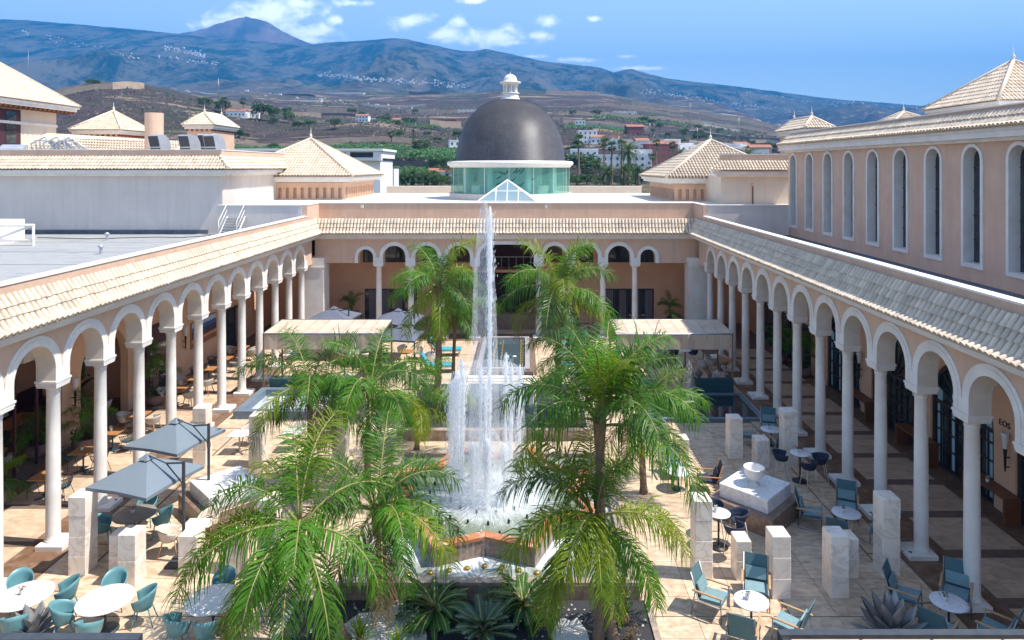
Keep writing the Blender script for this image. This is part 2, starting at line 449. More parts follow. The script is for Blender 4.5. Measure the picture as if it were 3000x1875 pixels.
M['lamp_white'] = material('opal_lamp_glass', (0.75, 0.72, 0.66), 0.35)
M['black'] = material('black_iron', (0.012, 0.012, 0.013), 0.5)
M['gold'] = material('brass_spotlight', (0.50, 0.33, 0.07), 0.35, metal=0.7)
M['art_green'] = material('dark_green_cutout', (0.015, 0.055, 0.05), 0.6)
M['room_wall'] = material('pale_green_room', (0.72, 0.86, 0.80), 0.8)
M['red_awning'] = material('orange_red_awning', (0.55, 0.09, 0.03), 0.8)
def slab_material(name, c, c2, c3, sx, sy, ox=0.0, oy=0.0, rough=0.6):
    """stone slabs: every slab of the sx by sy grid has its own tone and vein direction"""
    m = material(name, c, rough, c2, 3.2, 0.12, 50, contrast=(0.40, 0.62), c3=c3, scale3=2.4, detail=10, stretch=(1, 1.7, 1), spec=0.22)
    N, L = m.node_tree.nodes, m.node_tree.links
    b = N['Principled BSDF']
    g = N.new('ShaderNodeNewGeometry')
    a = N.new('ShaderNodeVectorMath'); a.operation = 'SUBTRACT'; a.inputs[1].default_value = (ox, oy, 0); L.new(g.outputs['Position'], a.inputs[0])
    d = N.new('ShaderNodeVectorMath'); d.operation = 'DIVIDE'; d.inputs[1].default_value = (sx, sy, 50); L.new(a.outputs[0], d.inputs[0])
    f = N.new('ShaderNodeVectorMath'); f.operation = 'FLOOR'; L.new(d.outputs[0], f.inputs[0])
    w = N.new('ShaderNodeTexWhiteNoise'); w.noise_dimensions = '3D'; L.new(f.outputs[0], w.inputs['Vector'])
    r = N.new('ShaderNodeMapRange'); r.inputs['To Min'].default_value = 0.84; r.inputs['To Max'].default_value = 1.08; L.new(w.outputs['Value'], r.inputs['Value'])
    hs = N.new('ShaderNodeHueSaturation'); L.new(r.outputs[0], hs.inputs['Value'])
    L.new(b.inputs['Base Color'].links[0].from_socket, hs.inputs['Color']); L.new(hs.outputs[0], b.inputs['Base Color'])
    return m
SLX, SLY = 1.15, 0.78
M['court'] = slab_material('travertine_slabs', (0.63, 0.495, 0.355), (0.49, 0.35, 0.235), (0.34, 0.225, 0.14), SLX, SLY, -11.9, 12.0)
M['gallery_panel'] = slab_material('cream_gallery_slabs', (0.60, 0.455, 0.325), (0.50, 0.36, 0.245), (0.41, 0.28, 0.185), 0.7, 0.55)
M['dark_band'] = material('dark_marble_band', (0.22, 0.125, 0.075), 0.5, (0.14, 0.078, 0.046), 2.2, 0.1, 50, spec=0.25, c3=(0.33, 0.24, 0.18), scale3=2.0, detail=8)
M['joint'] = material('floor_bedding', (0.19, 0.13, 0.095), 0.8, (0.14, 0.095, 0.07), 4)

# main measures of the court (metres; the camera stands at x=0, y=0, eye height 11)
XL, XR = -13.75, 11.27            # column lines of the two side arcades
YB = 44.1                         # column line of the far arcade
BAY = 2.208
YL = [41.98-BAY*k for k in range(0, 14)]        # left columns, far to near
YR = [41.50-BAY*k for k in range(0, 14)]
ZIMP, ZSPR, ZWALL = 4.85, 5.24, 6.62
GW_L, GW_R, GW_B = -17.9, 15.2, 48.1            # gallery back walls

# ------------------------------------------------------------------ ground of the court
def court_floor():
    fl = MB().box(-30, 24, 2, 53, -0.4, 0.0).build('courtyard_floor', M['joint'])
    tag(fl, kind='structure')
    # gallery panels between dark bands
    pm = {}
    def panel(x0, x1, y0, y1, mat='gallery_panel'):
        k = (round(x1-x0, 3), round(y1-y0, 3), mat)
        if k not in pm:
            w, h = (x1-x0)/2, (y1-y0)/2
            pm[k] = MB().box(-w, w, -h, h, 0.001, 0.014).mesh('floor_panel', M[mat])
        link('floor_panel', pm[k], fl, ((x0+x1)/2, (y0+y1)/2, 0))
    for i, y in enumerate(YR[:-1]):
        panel(12.05, 14.45, y-BAY+0.22, y-0.22)
        panel(10.62, 11.98, y-BAY+0.04, y-0.04, 'dark_band')
        panel(14.52, 15.1, y-BAY+0.03, y-0.03, 'dark_band')
    for i, y in enumerate(YL[:-1]):
        panel(-17.0, -14.45, y-BAY+0.16, y-0.16)
        panel(-14.38, -13.1, y-BAY+0.04, y-0.04, 'dark_band')
        panel(-17.8, -17.08, y-BAY+0.03, y-0.03, 'dark_band')
    for i in range(10):
        x = -12.4+i*2.4
        panel(x, x+2.3, 43.4, 45.0, 'dark_band')
        panel(x, x+2.3, 45.1, 47.9)
    for i, y in enumerate(YL[:-1]):
        if -14 < -12.6: panel(-13.03, -11.95, y-BAY+0.03, y-0.03, 'court')
    for i, y in enumerate(YR[:-1]):
        panel(9.75, 10.56, y-BAY+0.03, y-0.03, 'court')
    # court slabs
    holes = [(-12.95, -7.55, 29.5, 33.25), (5.2, 10.55, 29.3, 33.1), (-5.2, 2.75, 27.35, 34.45), (-2.95, 0.6, 35.6, 43.1),
             (-4.75, 2.95, 17.2, 25.3), (-5.75, 3.05, 10, 17.2)]
    sl = []
    nx = int(21.6/SLX); ny = int(31.2/SLY)
    for j in range(ny):
        for i in range(nx+1):
            x0 = -11.9+i*SLX; y0 = 12.0+j*SLY
            x1, y1 = min(x0+SLX, 9.7), y0+SLY
            if x1-x0 < 0.2: continue
            cx, cy = (x0+x1)/2, (y0+y1)/2
            parts = [(x0, x1, y0, y1)]
            for h in holes:
                nxt = []
                for (a0, a1, b0, b1) in parts:
                    if a1 <= h[0] or a0 >= h[1] or b1 <= h[2] or b0 >= h[3]: nxt.append((a0, a1, b0, b1)); continue
                    if a0 < h[0]: nxt.append((a0, h[0], b0, b1))
                    if a1 > h[1]: nxt.append((h[1], a1, b0, b1))
                    m0, m1 = max(a0, h[0]), min(a1, h[1])
                    if b0 < h[2]: nxt.append((m0, m1, b0, h[2]))
                    if b1 > h[3]: nxt.append((m0, m1, h[3], b1))
                parts = nxt
            sl += [p for p in parts if p[1]-p[0] > 0.06 and p[3]-p[2] > 0.06]
    sl.sort(key=lambda p: p[2])
    near = [p for p in sl if p[2] > 15.2][:300]
    ns = set(near)
    far = MB()
    g = 0.006
    for p in sl:
        x0, x1, y0, y1 = p
        gx0 = 0.03 if int(round((x0+11.9)/SLX)) % 4 == 0 else g
        gy0 = 0.03 if int(round((y0-12)/SLY)) % 6 == 0 else g
        dz = rnd.uniform(0, 0.003)
        if p in ns:
            MB().box(x0+gx0, x1-g, y0+gy0, y1-g, 0.001, 0.014+dz).build('paving_slab', M['court'], fl)
        else: far.box(x0+gx0, x1-g, y0+gy0, y1-g, 0.001, 0.014+dz)
    tag(far.build('paving_slabs', M['court'], fl), kind='stuff')
    return fl
court_floor()

# ------------------------------------------------------------------ arcade wings
def arch_pts(c, r, n=18, flat=None):
    """intrados from left springing to right springing (flat: half width of a flat-topped arch with rounded corners)"""
    if flat is None:
        return [(c-r*math.cos(PI*i/n), ZSPR+r*math.sin(PI*i/n)) for i in range(n+1)]
    q = n//2
    L_ = [(c-flat+r-r*math.cos(PI/2*i/q), ZSPR+r*math.sin(PI/2*i/q)) for i in range(q+1)]
    R_ = [(c+flat-r+r*math.sin(PI/2*i/q), ZSPR+r*math.cos(PI/2*i/q)) for i in range(q+1)]
    return L_+R_
def strip_wall(mb, pts, ztop, t0, t1, mp):
    """wall whose underside follows pts (u,z), between thickness t0..t1"""
    for (u0, z0), (u1, z1) in zip(pts[:-1], pts[1:]):
        mb.quad(mp(u0,t0,z0), mp(u1,t0,z1), mp(u1,t1,z1), mp(u0,t1,z0))
        if abs(u1-u0) > 1e-6:
            mb.quad(mp(u0,t0,z0), mp(u1,t0,z1), mp(u1,t0,ztop), mp(u0,t0,ztop))
            mb.quad(mp(u1,t1,z1), mp(u0,t1,z0), mp(u0,t1,ztop), mp(u1,t1,ztop))
    a, b = pts[0], pts[-1]
    mb.quad(mp(a[0],t0,ztop), mp(b[0],t0,ztop), mp(b[0],t1,ztop), mp(a[0],t1,ztop))
    for p in (a, b):
        mb.quad(mp(p[0],t0,p[1]), mp(p[0],t1,p[1]), mp(p[0],t1,ztop), mp(p[0],t0,ztop))
def archivolt_mesh(ri, ro, flat=None):
    """white moulded ring with stilted legs, about u=0, running through the wall (local x=u, y=thickness, z)"""
    mb = MB()
    I = [(-(flat or ri), ZIMP)]+arch_pts(0, ri, 20, flat)+[((flat or ri), ZIMP)]
    fo = None if flat is None else flat+(ro-ri)
    O = [(-(fo or ro), ZIMP)]+arch_pts(0, ro, 20, fo)+[((fo or ro), ZIMP)]
    mid = (ri+ro)/2+0.03; fm = None if flat is None else flat+(mid-ri)
    C = [(-(fm or mid), ZIMP)]+arch_pts(0, mid, 20, fm)+[((fm or mid), ZIMP)]
    def band(A, B, y0, y1):
        n = len(A)
        for i in range(n-1):
            a0, a1, b0, b1 = A[i], A[i+1], B[i], B[i+1]
            P = lambda p, y: (p[0], y, p[1])
            mb.add([P(a0,y0),P(a1,y0),P(b1,y0),P(b0,y0)], [(0,1,2,3)])
            mb.add([P(a0,y1),P(b0,y1),P(b1,y1),P(a1,y1)], [(0,1,2,3)])
            mb.mi = 1; mb.add([P(a0,y0),P(a0,y1),P(a1,y1),P(a1,y0)], [(0,1,2,3)], True); mb.mi = 0
            mb.add([P(b0,y0),P(b1,y0),P(b1,y1),P(b0,y1)], [(0,1,2,3)], True)
    band(I, C, -0.055, 0.52)
    band(C, O, -0.035, 0.50)
    for A, B, y0, y1 in ((I, C, -0.055, 0.52), (C, O, -0.035, 0.50)):
        for k in (0, -1):
            a, b = A[k], B[k]
            mb.add([(a[0],y0,a[1]),(b[0],y0,b[1]),(b[0],y1,b[1]),(a[0],y1,a[1])], [(0,1,2,3)])
    return mb.mesh('archivolt', [M['white'], M['stone']])
def column_meshes():
    sh = MB().lathe([(0.215,0.15),(0.225,0.175),(0.215,0.21),(0.20,0.22),(0.205,0.25),(0.195,0.275),(0.19,0.32),(0.190,1.6),(0.180,3.2),(0.170,4.45),(0.185,4.47),(0.185,4.50),(0.170,4.52)], n=20)
    cap = MB().lathe([(0.172,4.52),(0.20,4.58),(0.255,4.64)], n=20)
    cap.box(-0.29,0.29,-0.29,0.29,4.641,4.70); cap.box(-0.31,0.31,-0.30,0.30,4.701,4.79); cap.box(-0.335,0.335,-0.32,0.32,4.791,4.849); cap.box(-0.285,0.285,-0.278,0.27,4.851,5.20)
    base = MB().bbox(-0.38,0.38,-0.40,0.40,0.012,0.15,0.015)
    spot = MB().cyl((0,0),0.045,0.0,0.006,10)
    return (sh.mesh('column', M['white']), cap.mesh('capital', M['white']), base.mesh('base_plate', M['coping']), spot.mesh('floor_spotlight', M['black']))
COLM = column_meshes()
def column(parent, mp, u, rz, short=False):
    # mp(u, t, z) -> world ; columns stand at mid thickness
    p = mp(u, 0.23, 0)
    c = link('column', COLM[0], parent, p, rz)
    link('capital', COLM[1], c)
    b = link('base_plate', COLM[2], c, (0, -0.12, 0))
    link('floor_spotlight', COLM[3], c, (0.17, -0.40, 0.15))
    return c

TW, TLEN = 0.21, 0.36
def barrel_mesh():
    mb = MB(); n = 6
    r0, r1 = 0.088, 0.075
    def ring(y, r, z0): return [(r*math.cos(PI-PI*i/n), y, z0+r*0.85*math.sin(PI*i/n)) for i in range(n+1)]
    a, b = ring(0, r0, 0.034), ring(TLEN, r1, 0.0)
    a2 = ring(0, r0-0.016, 0.034)
    vs = a+b+a2
    k = n+1
    fs = [(i, i+1, k+i+1, k+i) for i in range(n)]
    mb.add(vs, fs, True)
    mb.add(vs, [(i+1, i, 2*k+i, 2*k+i+1) for i in range(n)])
    mb.add(ring(0, r0-0.02, 0.02)+ring(0.02, r0-0.02, 0.0), [tuple(range(n+1))])
    return mb
BARREL = barrel_mesh()
BARREL_ME = BARREL.mesh('roof_tile', M['tile'])
def tile_field(parent, origin, uvec, svec, length, slope_len, limit=300, cut=None, tw=TW, tl=0.30, keyd=None):
    """barrel tiles over a slope: u along the eave, s up the slope. cut(u, s) -> keep"""
    u = Vector(uvec).normalized(); s = Vector(svec).normalized(); n = u.cross(s).normalized()
    if n.z < 0: n = -n
    # local axes: x along u, y up the slope, z normal (keep right-handed)
    X = s.cross(n).normalized()
    Mx = Matrix(((X.x, s.x, n.x), (X.y, s.y, n.y), (X.z, s.z, n.z))).to_4x4()
    rot = Mx.to_euler()
    nu = int(length/tw); ns = max(1, int(slope_len/tl+0.5)); st = slope_len/ns
    items = []
    for i in range(nu):
        for j in range(ns):
            uu = (i+0.5)*length/nu; ss = j*st-0.04+rnd.uniform(-.012, .012)
            if cut and not cut(uu, ss+0.1): continue
            p = Vector(origin)+u*uu+s*ss
            items.append(((p-cam.location).length, p))
    items.sort(key=lambda q: q[0])
    rest = MB()
    for k, (d, p) in enumerate(items):
        if k < limit:
            o = link('roof_tile', BARREL_ME, parent, p); o.rotation_euler = (rot.x+rnd.uniform(-.012,.012), rot.y+rnd.uniform(-.035,.035), rot.z+rnd.uniform(-.03,.03))
        else:
            st0 = len(rest.v)
            rest.add(BARREL.v, BARREL.f, False)
            jit = Matrix.Rotation(rnd.uniform(-.02,.02), 4, 'Z')
            T = Matrix.Translation(p) @ Mx @ jit
            rest.xf(T, st0)
    if rest.v:
        o = rest.build('roof_tiles', M['tile'], parent)
        tag(o, kind='stuff')

OV = 0.67                    # how far the tiled skirt overhangs the arcade wall
ZE, ZT = 6.80, 7.66          # height of the tile edge and of the head of the skirt
def wing(name, label, mp, cols, bays, u0, u1, rz, dirs, parapet_t=0.0, parapet_z=7.98, skirt=(0.0, 0.0), skip_cols=()):
    """mp(u,t,z): u along the wing, t into the wing from the court face. dirs = (u vector, inward vector)"""
    root = thing(name, label, 'building')
    wall = MB()
    us = [u0]
    pts = [(u0, ZIMP)]
    for (c, r, flat, me) in bays:
        h = (flat or r)+0.10
        A = arch_pts(c, r+0.10, 18, None if flat is None else flat+0.10)
        pts += [(c-h, ZIMP)]+A+[(c+h, ZIMP)]
    pts.append((u1, ZIMP))
    pts.sort(key=lambda p: 0) if False else None
    strip_wall(wall, pts, ZWALL, 0.0, 0.46, mp)
    wall.build('wall', M['peach'], root)
    for (c, r, flat, me) in bays:
        o = link('archivolt', me, root, mp(c, 0, 0), rz)
    for u in cols:
        if u in skip_cols: continue
        column(root, mp, u, rz)
    uv, iv = Vector(dirs[0]), Vector(dirs[1])
    return root, uv, iv

AV_SIDE = archivolt_mesh(0.80, 1.09)
AV_BACK = archivolt_mesh(0.725, 0.965)
AV_HALF = archivolt_mesh(0.49, 0.70)
AV_WIDE = archivolt_mesh(0.80, 1.03, 1.74)
def mpL(u, t, z): return (-13.52-t, u, z)
def mpR(u, t, z): return (11.04+t, u, z)
def mpB(u, t, z): return (u, 43.87+t, z)

# order bays by u so the wall strip runs one way
baysL = sorted([((YL[i]+YL[i+1])/2, 0.80, None, AV_SIDE) for i in range(13)])
baysR = sorted([((YR[i]+YR[i+1])/2, 0.80, None, AV_SIDE) for i in range(13)])
left, uvL, ivL = wing('arcade_wing', 'sunlit arcade wing with white round arches beside the left roof terrace', mpL, YL, baysL, YL[-1]-0.4, 43.3, R(90), ((0,1,0),(-1,0,0)))
right, uvR, ivR = wing('arcade_wing', 'shaded arcade wing of white arches and columns below the tall windowed hall', mpR, YR, baysR, YR[-1]-0.4, 43.3, R(-90), ((0,1,0),(1,0,0)))
X0B = -12.75
cb = [-1.17-2.05-2.07*k for k in (3, 2, 1, 0)]
cb2 = [-1.17+2.05+2.07*k for k in (0, 1, 2, 3)]
colsB = cb+cb2
baysB = [(cb[0]-0.81, 0.49, None, AV_HALF)]+[((cb[i]+cb[i+1])/2, 0.725, None, AV_BACK) for i in range(3)]+[(-1.17, 0.80, 1.74, AV_WIDE)] + \
        [((cb2[i]+cb2[i+1])/2, 0.725, None, AV_BACK) for i in range(3)]+[(cb2[-1]+0.81, 0.49, None, AV_HALF)]
back, uvB, ivB = wing('arcade_wing', 'far arcade wing with a wide central arch, closing the court below the dome', mpB, colsB, baysB, -13.5, 11.02, 0, ((1,0,0),(0,1,0)))
# corner piers
for root, x0, x1 in ((left, -14.3, -12.78), (right, 10.42, 11.8)):
    MB().box(x0, x1, 43.30, 44.6, 0.015, 4.60).build('corner_pier', M['white'], root)
    b = MB(); b.box(x0-0.05, x1+0.05, 43.24, 44.65, 4.602, 4.70); b.box(x0-0.02, x1+0.02, 43.27, 44.62, 4.703, ZSPR)
    b.build('pier_impost', M['white'], root)
# cornice, skirt bed, parapets
def cornice(root, a, b, mp, mitre0, mitre1, name='cornice'):
    """stepped white eaves moulding from u=a to u=b, mitred by the projection at each end (+1 shortens)"""
    mb = MB()
    steps = [(0.002, 0.16, 6.40, 6.50), (0.002, 0.36, 6.502, 6.62), (0.002, 0.54, 6.622, 6.75)]
    for (t0, t1, z0, z1) in steps:
        P = lambda u, t, z: mp(u, -t, z)
        vs = []
        for z in (z0, z1):
            vs += [P(a+mitre0*t0,t0,z), P(b-mitre1*t0,t0,z), P(b-mitre1*t1,t1,z), P(a+mitre0*t1,t1,z)]
        mb.add(vs, [(3,2,1,0),(4,5,6,7),(0,1,5,4),(1,2,6,5),(2,3,7,6),(3,0,4,7)])
    mb.build(name, M['white'], root)
NEAR = 12.0
def skirt(root, a, b, mp, m0, m1, limit):
    """tile bed slab and barrel tiles; mitre m0/m1 = how much the eave end is cut in compared with the head"""
    P = lambda u, t, z: Vector(mp(u, -t, z))
    e0, e1 = a+m0*OV, b-m1*OV
    h0, h1 = a-m0*0.0, b+m1*0.0
    # the skirt is steep, with a flatter kicked-out course along the eave
    E, K, H = (OV, ZE), (OV-0.25, ZE+0.12), (0.04, ZT)
    bed = MB()
    for (t0, z0), (t1, z1) in ((E, K), (K, H)):
        vs = []
        for dz in (-0.05, 0.0):
            vs += [P(a+m0*t0,t0,z0+dz), P(b-m1*t0,t0,z0+dz), P(b-m1*t1,t1,z1+dz), P(a+m0*t1,t1,z1+dz)]
        bed.add(vs, [(3,2,1,0),(4,5,6,7),(0,1,5,4),(1,2,6,5),(2,3,7,6),(3,0,4,7)])
    bed.build('tile_bed', M['tile_bed'], root)
    uv = (P(1,0,0)-P(0,0,0))
    for (t0, z0), (t1, z1), lim in ((E, K, limit//3), (K, H, limit-limit//3)):
        su = P(0,t1,z1)-P(0,t0,z0); sl = su.length
        tile_field(root, P(a, t0, z0), uv, su, b-a, sl, lim, tl=0.27,
                   cut=lambda u, s: (u > m0*(t0+(t1-t0)*min(1, s/sl))-0.05) and (u < (b-a)-m1*(t0+(t1-t0)*min(1, s/sl))+0.05))
YC = 43.87
cornice(left, NEAR, YC, mpL, 0, 1); skirt(left, NEAR, YC, mpL, 0, 1, 300)
cornice(right, NEAR, YC, mpR, 0, 1); skirt(right, NEAR, YC, mpR, 0, 1, 300)
cornice(back, -13.52, 11.04, mpB, 1, 1); skirt(back, -13.52, 11.04, mpB, 1, 1, 300)
# hip caps on the two inner corners
def zsk(f):
    t = f*OV
    return ZE+0.12*t/0.25 if t < 0.25 else ZE+0.12+(ZT-ZE-0.12)*min(1, (t-0.25)/(OV-0.29))
for root, cx, sx in ((left, -13.52, 1), (right, 11.04, -1)):
    hb = MB()
    for k in range(5):
        f0, f1 = k/5, (k+1.15)/5
        p0 = Vector((cx+sx*OV*(1-f0), YC-OV*(1-f0), zsk(f0)+0.03)); p1 = Vector((cx+sx*OV*(1-f1), YC-OV*(1-f1), zsk(f1)+0.02))
        hb.tube([p0, p1], [0.085, 0.07], 8)
    hb.build('hip_tile', M['tile'], root)
def parapet(root, mp, a, b, z0, z1, t=0.0, th=0.28, name='parapet'):
    mb = MB(); P = mp
    vs = [P(a,t,z0),P(b,t,z0),P(b,t+th,z0),P(a,t+th,z0),P(a,t,z1),P(b,t,z1),P(b,t+th,z1),P(a,t+th,z1)]
    F = [(3,2,1,0),(4,5,6,7),(0,1,5,4),(1,2,6,5),(2,3,7,6),(3,0,4,7)]
    w = MB().add(vs, F).build(name, M['peach'], root)
    c = [P(a,t-0.03,z1+0.002),P(b,t-0.03,z1+0.002),P(b,t+th+0.04,z1+0.002),P(a,t+th+0.04,z1+0.002)]
    c += [(x,y,z+0.055) for x,y,z in c]
    MB().add(c, F).build('coping', M['coping'], w)
parapet(left, mpL, NEAR-4, 42.40, 6.63, 7.92, 0.03)
parapet(left, mpL, 42.41, 44.9, 6.63, 8.62, 0.03)
parapet(right, mpR, NEAR-4, 42.40, 6.63, 7.92, 0.03)
parapet(right, mpR, 42.41, 44.9, 6.63, 8.62, 0.03)
parapet(back, mpB, -13.83, 11.35, 6.63, 8.62, 1.02)
# the back skirt head is set on a shallow ledge behind the wall
MB().box(-13.8, 11.3, 43.90, 44.87, 7.50, 7.64).build('ledge', M['tile_bed'], back)
# transverse parapets closing the raised far roof
for root, x0, x1 in ((left, -19.1, -13.84), (right, 11.36, 16.42)):
    w = MB().box(x0, x1, 42.40, 42.66, 6.60, 8.61).build('parapet', M['grey_wall'], root)
    MB().box(x0, x1, 42.36, 42.70, 8.613, 8.665).build('coping', M['coping'], w)
# lamp heads on the far parapet
for x in (-10.62, 1.38):
    lb = MB(); lb.tube([(x,44.88,8.35),(x,44.55,8.42)], 0.02, 6); lb.box(x-0.075,x+0.075,44.40,44.58,8.34,8.52)
    tag(lb.build('flood_lamp', M['lamp_white']), 'small white lamp on the far parapet %s the fountain jet' % ('well left of' if x < 0 else 'right of'), 'lamp', 'lamps on the far parapet')

# ------------------------------------------------------------------ gallery walls, ceilings and openings
def arched_wall(mb, mp, a, b, z1, openings, th=0.35):
    """plain wall u a..b with arched openings (c, half width, springing)"""
    pts = [(a, 0.0)]
    for (c, hw, zs) in sorted(openings):
        pts += [(c-hw, 0.0), (c-hw, zs)]+[(c-hw*math.cos(PI*i/16), zs+hw*math.sin(PI*i/16)) for i in range(1, 16)]+[(c+hw, zs), (c+hw, 0.0)]
    pts.append((b, 0.0))
    strip_wall(mb, pts, z1, 0.0, th, mp)
def mpGL(u, t, z): return (GW_L-t, u, z)
def mpGR(u, t, z): return (GW_R+t, u, z)
def fan_door(root, mp, c, hw, zs, kind):
    """dark arched door screen with a fanlight"""
    fr = MB()
    def bar(u0, z0, u1, z1, w=0.07, t0=0.10, t1=0.20):
        d = Vector((u1-u0, z1-z0)); n = Vector((-d.y, d.x)).normalized()*w/2
        q = [(u0+n.x,z0+n.y),(u0-n.x,z0-n.y),(u1-n.x,z1-n.y),(u1+n.x,z1+n.y)]
        vs = [mp(u,t0,z) for u,z in q]+[mp(u,t1,z) for u,z in q]
        fr.add(vs, [(0,1,2,3),(7,6,5,4),(0,4,5,1),(1,5,6,2),(2,6,7,3),(3,7,4,0)])
    for i in range(12):
        a0, a1 = PI*i/12, PI*(i+1)/12
        bar(c-(hw-0.06)*math.cos(a0), zs+(hw-0.06)*math.sin(a0), c-(hw-0.06)*math.cos(a1), zs+(hw-0.06)*math.sin(a1), 0.13, 0.06, 0.24)
    for s in (-1, 1): bar(c+s*(hw-0.06), 0.0, c+s*(hw-0.06), zs, 0.13, 0.06, 0.24)
    bar(c-hw, zs, c+hw, zs, 0.12, 0.08, 0.23)
    for i in range(1, 8):
        a = PI*i/8
        bar(c-0.25*math.cos(a), zs+0.25*math.sin(a), c-(hw-0.1)*math.cos(a), zs+(hw-0.1)*math.sin(a), 0.075)
    for k in range(1, 8):
        u = c-hw+2*hw*k/8
        bar(u, 0.0, u, zs, 0.12 if k == 4 else 0.07)
    for z in (0.06, 0.75, 1.35, 1.95): bar(c-hw, z, c+hw, z, 0.07 if z > 0.1 else 0.16, 0.11, 0.19)
    f = fr.build('door_screen', M['door_frame'], root)
    gl = MB()
    pts = [(c-hw, 0.05), (c-hw, zs)]+[(c-hw*math.cos(PI*i/14), zs+hw*math.sin(PI*i/14)) for i in range(1, 14)]+[(c+hw, zs), (c+hw, 0.05)]
    gl.add([mp(u, 0.15, z) for u, z in pts], [tuple(range(len(pts)))])
    gl.build('pane', M['dark_glass'], f)
    cu = MB()
    for (k0, k1) in ((0.07, 0.16), (0.30, 0.40), (0.62, 0.70), (0.86, 0.95)) if kind else ():
        u0, u1 = c-hw+2*hw*k0, c-hw+2*hw*k1
        cu.quad(mp(u0,0.143,0.1), mp(u1,0.143,0.1), mp(u1,0.143,zs+0.5), mp(u0,0.143,zs+0.5))
    if kind: cu.build('curtain', M['curtain_blue'], f)
# right gallery
DOORS_R = [32.65, 28.25, 23.85, 19.45, 15.05]
gw = MB(); arched_wall(gw, mpGR, 10.0, 48.0, 6.5, [(c, 1.72, 2.36) for c in DOORS_R])
gw.build('gallery_wall', M['peach_deep'], right)
for i, c in enumerate(DOORS_R): fan_door(right, mpGR, c, 1.70, 2.36, i in (0, 2, 3))
for y in (37.2, 39.8, 42.4):
    w = MB().box(15.10, 15.19, y-0.9, y+0.9, 0.02, 2.5).build('glass_door', M['door_frame'], right)
    MB().box(15.07, 15.098, y-0.75, y-0.05, 0.12, 2.38).box(15.07, 15.098, y+0.05, y+0.75, 0.12, 2.38).build('pane', M['dark_glass'], w)
MB().box(11.06, 16.0, 10, 44.8, 6.50, 6.60).build('gallery_ceiling', M['peach_deep'], right)
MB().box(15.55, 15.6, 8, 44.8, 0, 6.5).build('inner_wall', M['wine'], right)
# left gallery: three big arched openings to the dining room, then doors
OPEN_L = [(15.95, 1.65, 2.45), (20.35, 1.65, 2.45), (24.75, 1.65, 2.45), (29.15, 1.65, 2.45)]
gw = MB(); arched_wall(gw, mpGL, 8.0, 48.0, 6.5, OPEN_L)
gw.build('gallery_wall', M['peach_deep'], left)
MB().box(-22.6, -22.5, 8, 44, 0, 6.5).build('inner_wall', M['peach_deep'], left)
MB().box(-22.5, -18.3, 32.6, 32.8, 0, 6.5).build('inner_wall', M['peach_deep'], left)
MB().box(-22.48, -18.26, 8, 32.59, 4.6, 4.7).build('dining_ceiling', M['peach_deep'], left)
for (c, hw, zs) in OPEN_L[1:3]:
    fr = MB()
    for s in (-0.55, 0.55): fr.box(-18.14, -18.06, c+s-0.04, c+s+0.04, 0.02, zs+1.4)
    fr.build('window_frame', M['wine'], left)
for y in (33.15,):
    w = MB().box(-17.899, -17.80, y-1.0, y+1.0, 0.02, 3.4).build('glass_door', M['wine'], left)
    MB().box(-17.798, -17.77, y-0.8, y+0.8, 0.1, 2.5).build('pane', M['dark_glass'], w)
for y in (41.8,):
    w = MB().box(-17.899, -17.82, y-0.95, y+0.95, 0.02, 2.45).build('glass_door', M['door_frame'], left)
    MB().box(-17.818, -17.79, y-0.85, y-0.05, 0.12, 2.35).box(-17.818, -17.79, y+0.05, y+0.85, 0.12, 2.35).build('pane', M['dark_glass'], w)
    MB().box(-17.788, -17.775, y+0.2, y+0.5, 0.14, 2.33).build('curtain', M['curtain'], w)
MB().box(-18.0, -13.53, 8, 44.8, 6.50, 6.60).build('gallery_ceiling', M['peach_deep'], left)
# far gallery
gw = MB()
for (x0, x1, z0, z1) in ((-18.2, -3.4, 2.45, 4.3), (1.1, 15.5, 2.45, 4.3), (-18.2, -3.4, 6.2, 6.5), (1.1, 15.5, 6.2, 6.5), (-3.4, 1.1, 5.9, 6.5),
                         (-18.2, -11.3, 0, 2.45), (-7.6, -3.4, 0, 2.45), (1.1, 5.4, 0, 2.45), (9.1, 15.5, 0, 2.45)):
    gw.box(x0, x1, GW_B, GW_B+0.3, z0, z1)
gw.build('gallery_wall', M['peach_deep'], back)
for (x0, x1, n) in ((-11.4, -10.2, 2), (-9.8, -7.6, 3), (-7.2, -5.4, 2), (3.0, 4.8, 2), (5.2, 7.4, 3), (7.8, 9.4, 2), (-12.9, -11.8, 1), (9.9, 10.9, 1)):
    f = MB().box(x0, x1, GW_B+0.02, GW_B+0.10, 4.3, 6.2).build('window', M['door_frame'], back)
    w = (x1-x0)/n
    for k in range(n): MB().box(x0+k*w+0.04, x0+(k+1)*w-0.04, GW_B-0.005, GW_B+0.015, 4.36, 6.15).build('pane', M['dark_glass'], f)
for x in (-11.6, -10.0, -7.4, -5.2, 2.8, 5.0, 7.6, 9.6): MB().box(x-0.18, x+0.18, GW_B+0.01, GW_B+0.25, 4.3, 6.2).build('window_pier', M['peach'], back)
for (x0, x1) in ((-11.3, -7.6), (5.4, 9.1)):
    f = MB().box(x0, x1, GW_B+0.1, GW_B+0.2, 0, 2.45).build('glass_door', M['door_frame'], back)
    for k in range(4):
        w = (x1-x0)/4
        MB().box(x0+k*w+0.05, x0+(k+1)*w-0.05, GW_B+0.06, GW_B+0.098, 0.1, 2.36).build('pane', M['dark_glass'], f)
        MB().box(x0+k*w+0.30, x0+(k+1)*w-0.12, GW_B+0.045, GW_B+0.058, 0.12, 2.34).build('curtain', M['curtain'], f)
MB().box(-13.5, 11.0, 44.34, 48.0, 6.50, 6.60).build('gallery_ceiling', M['peach_deep'], back)
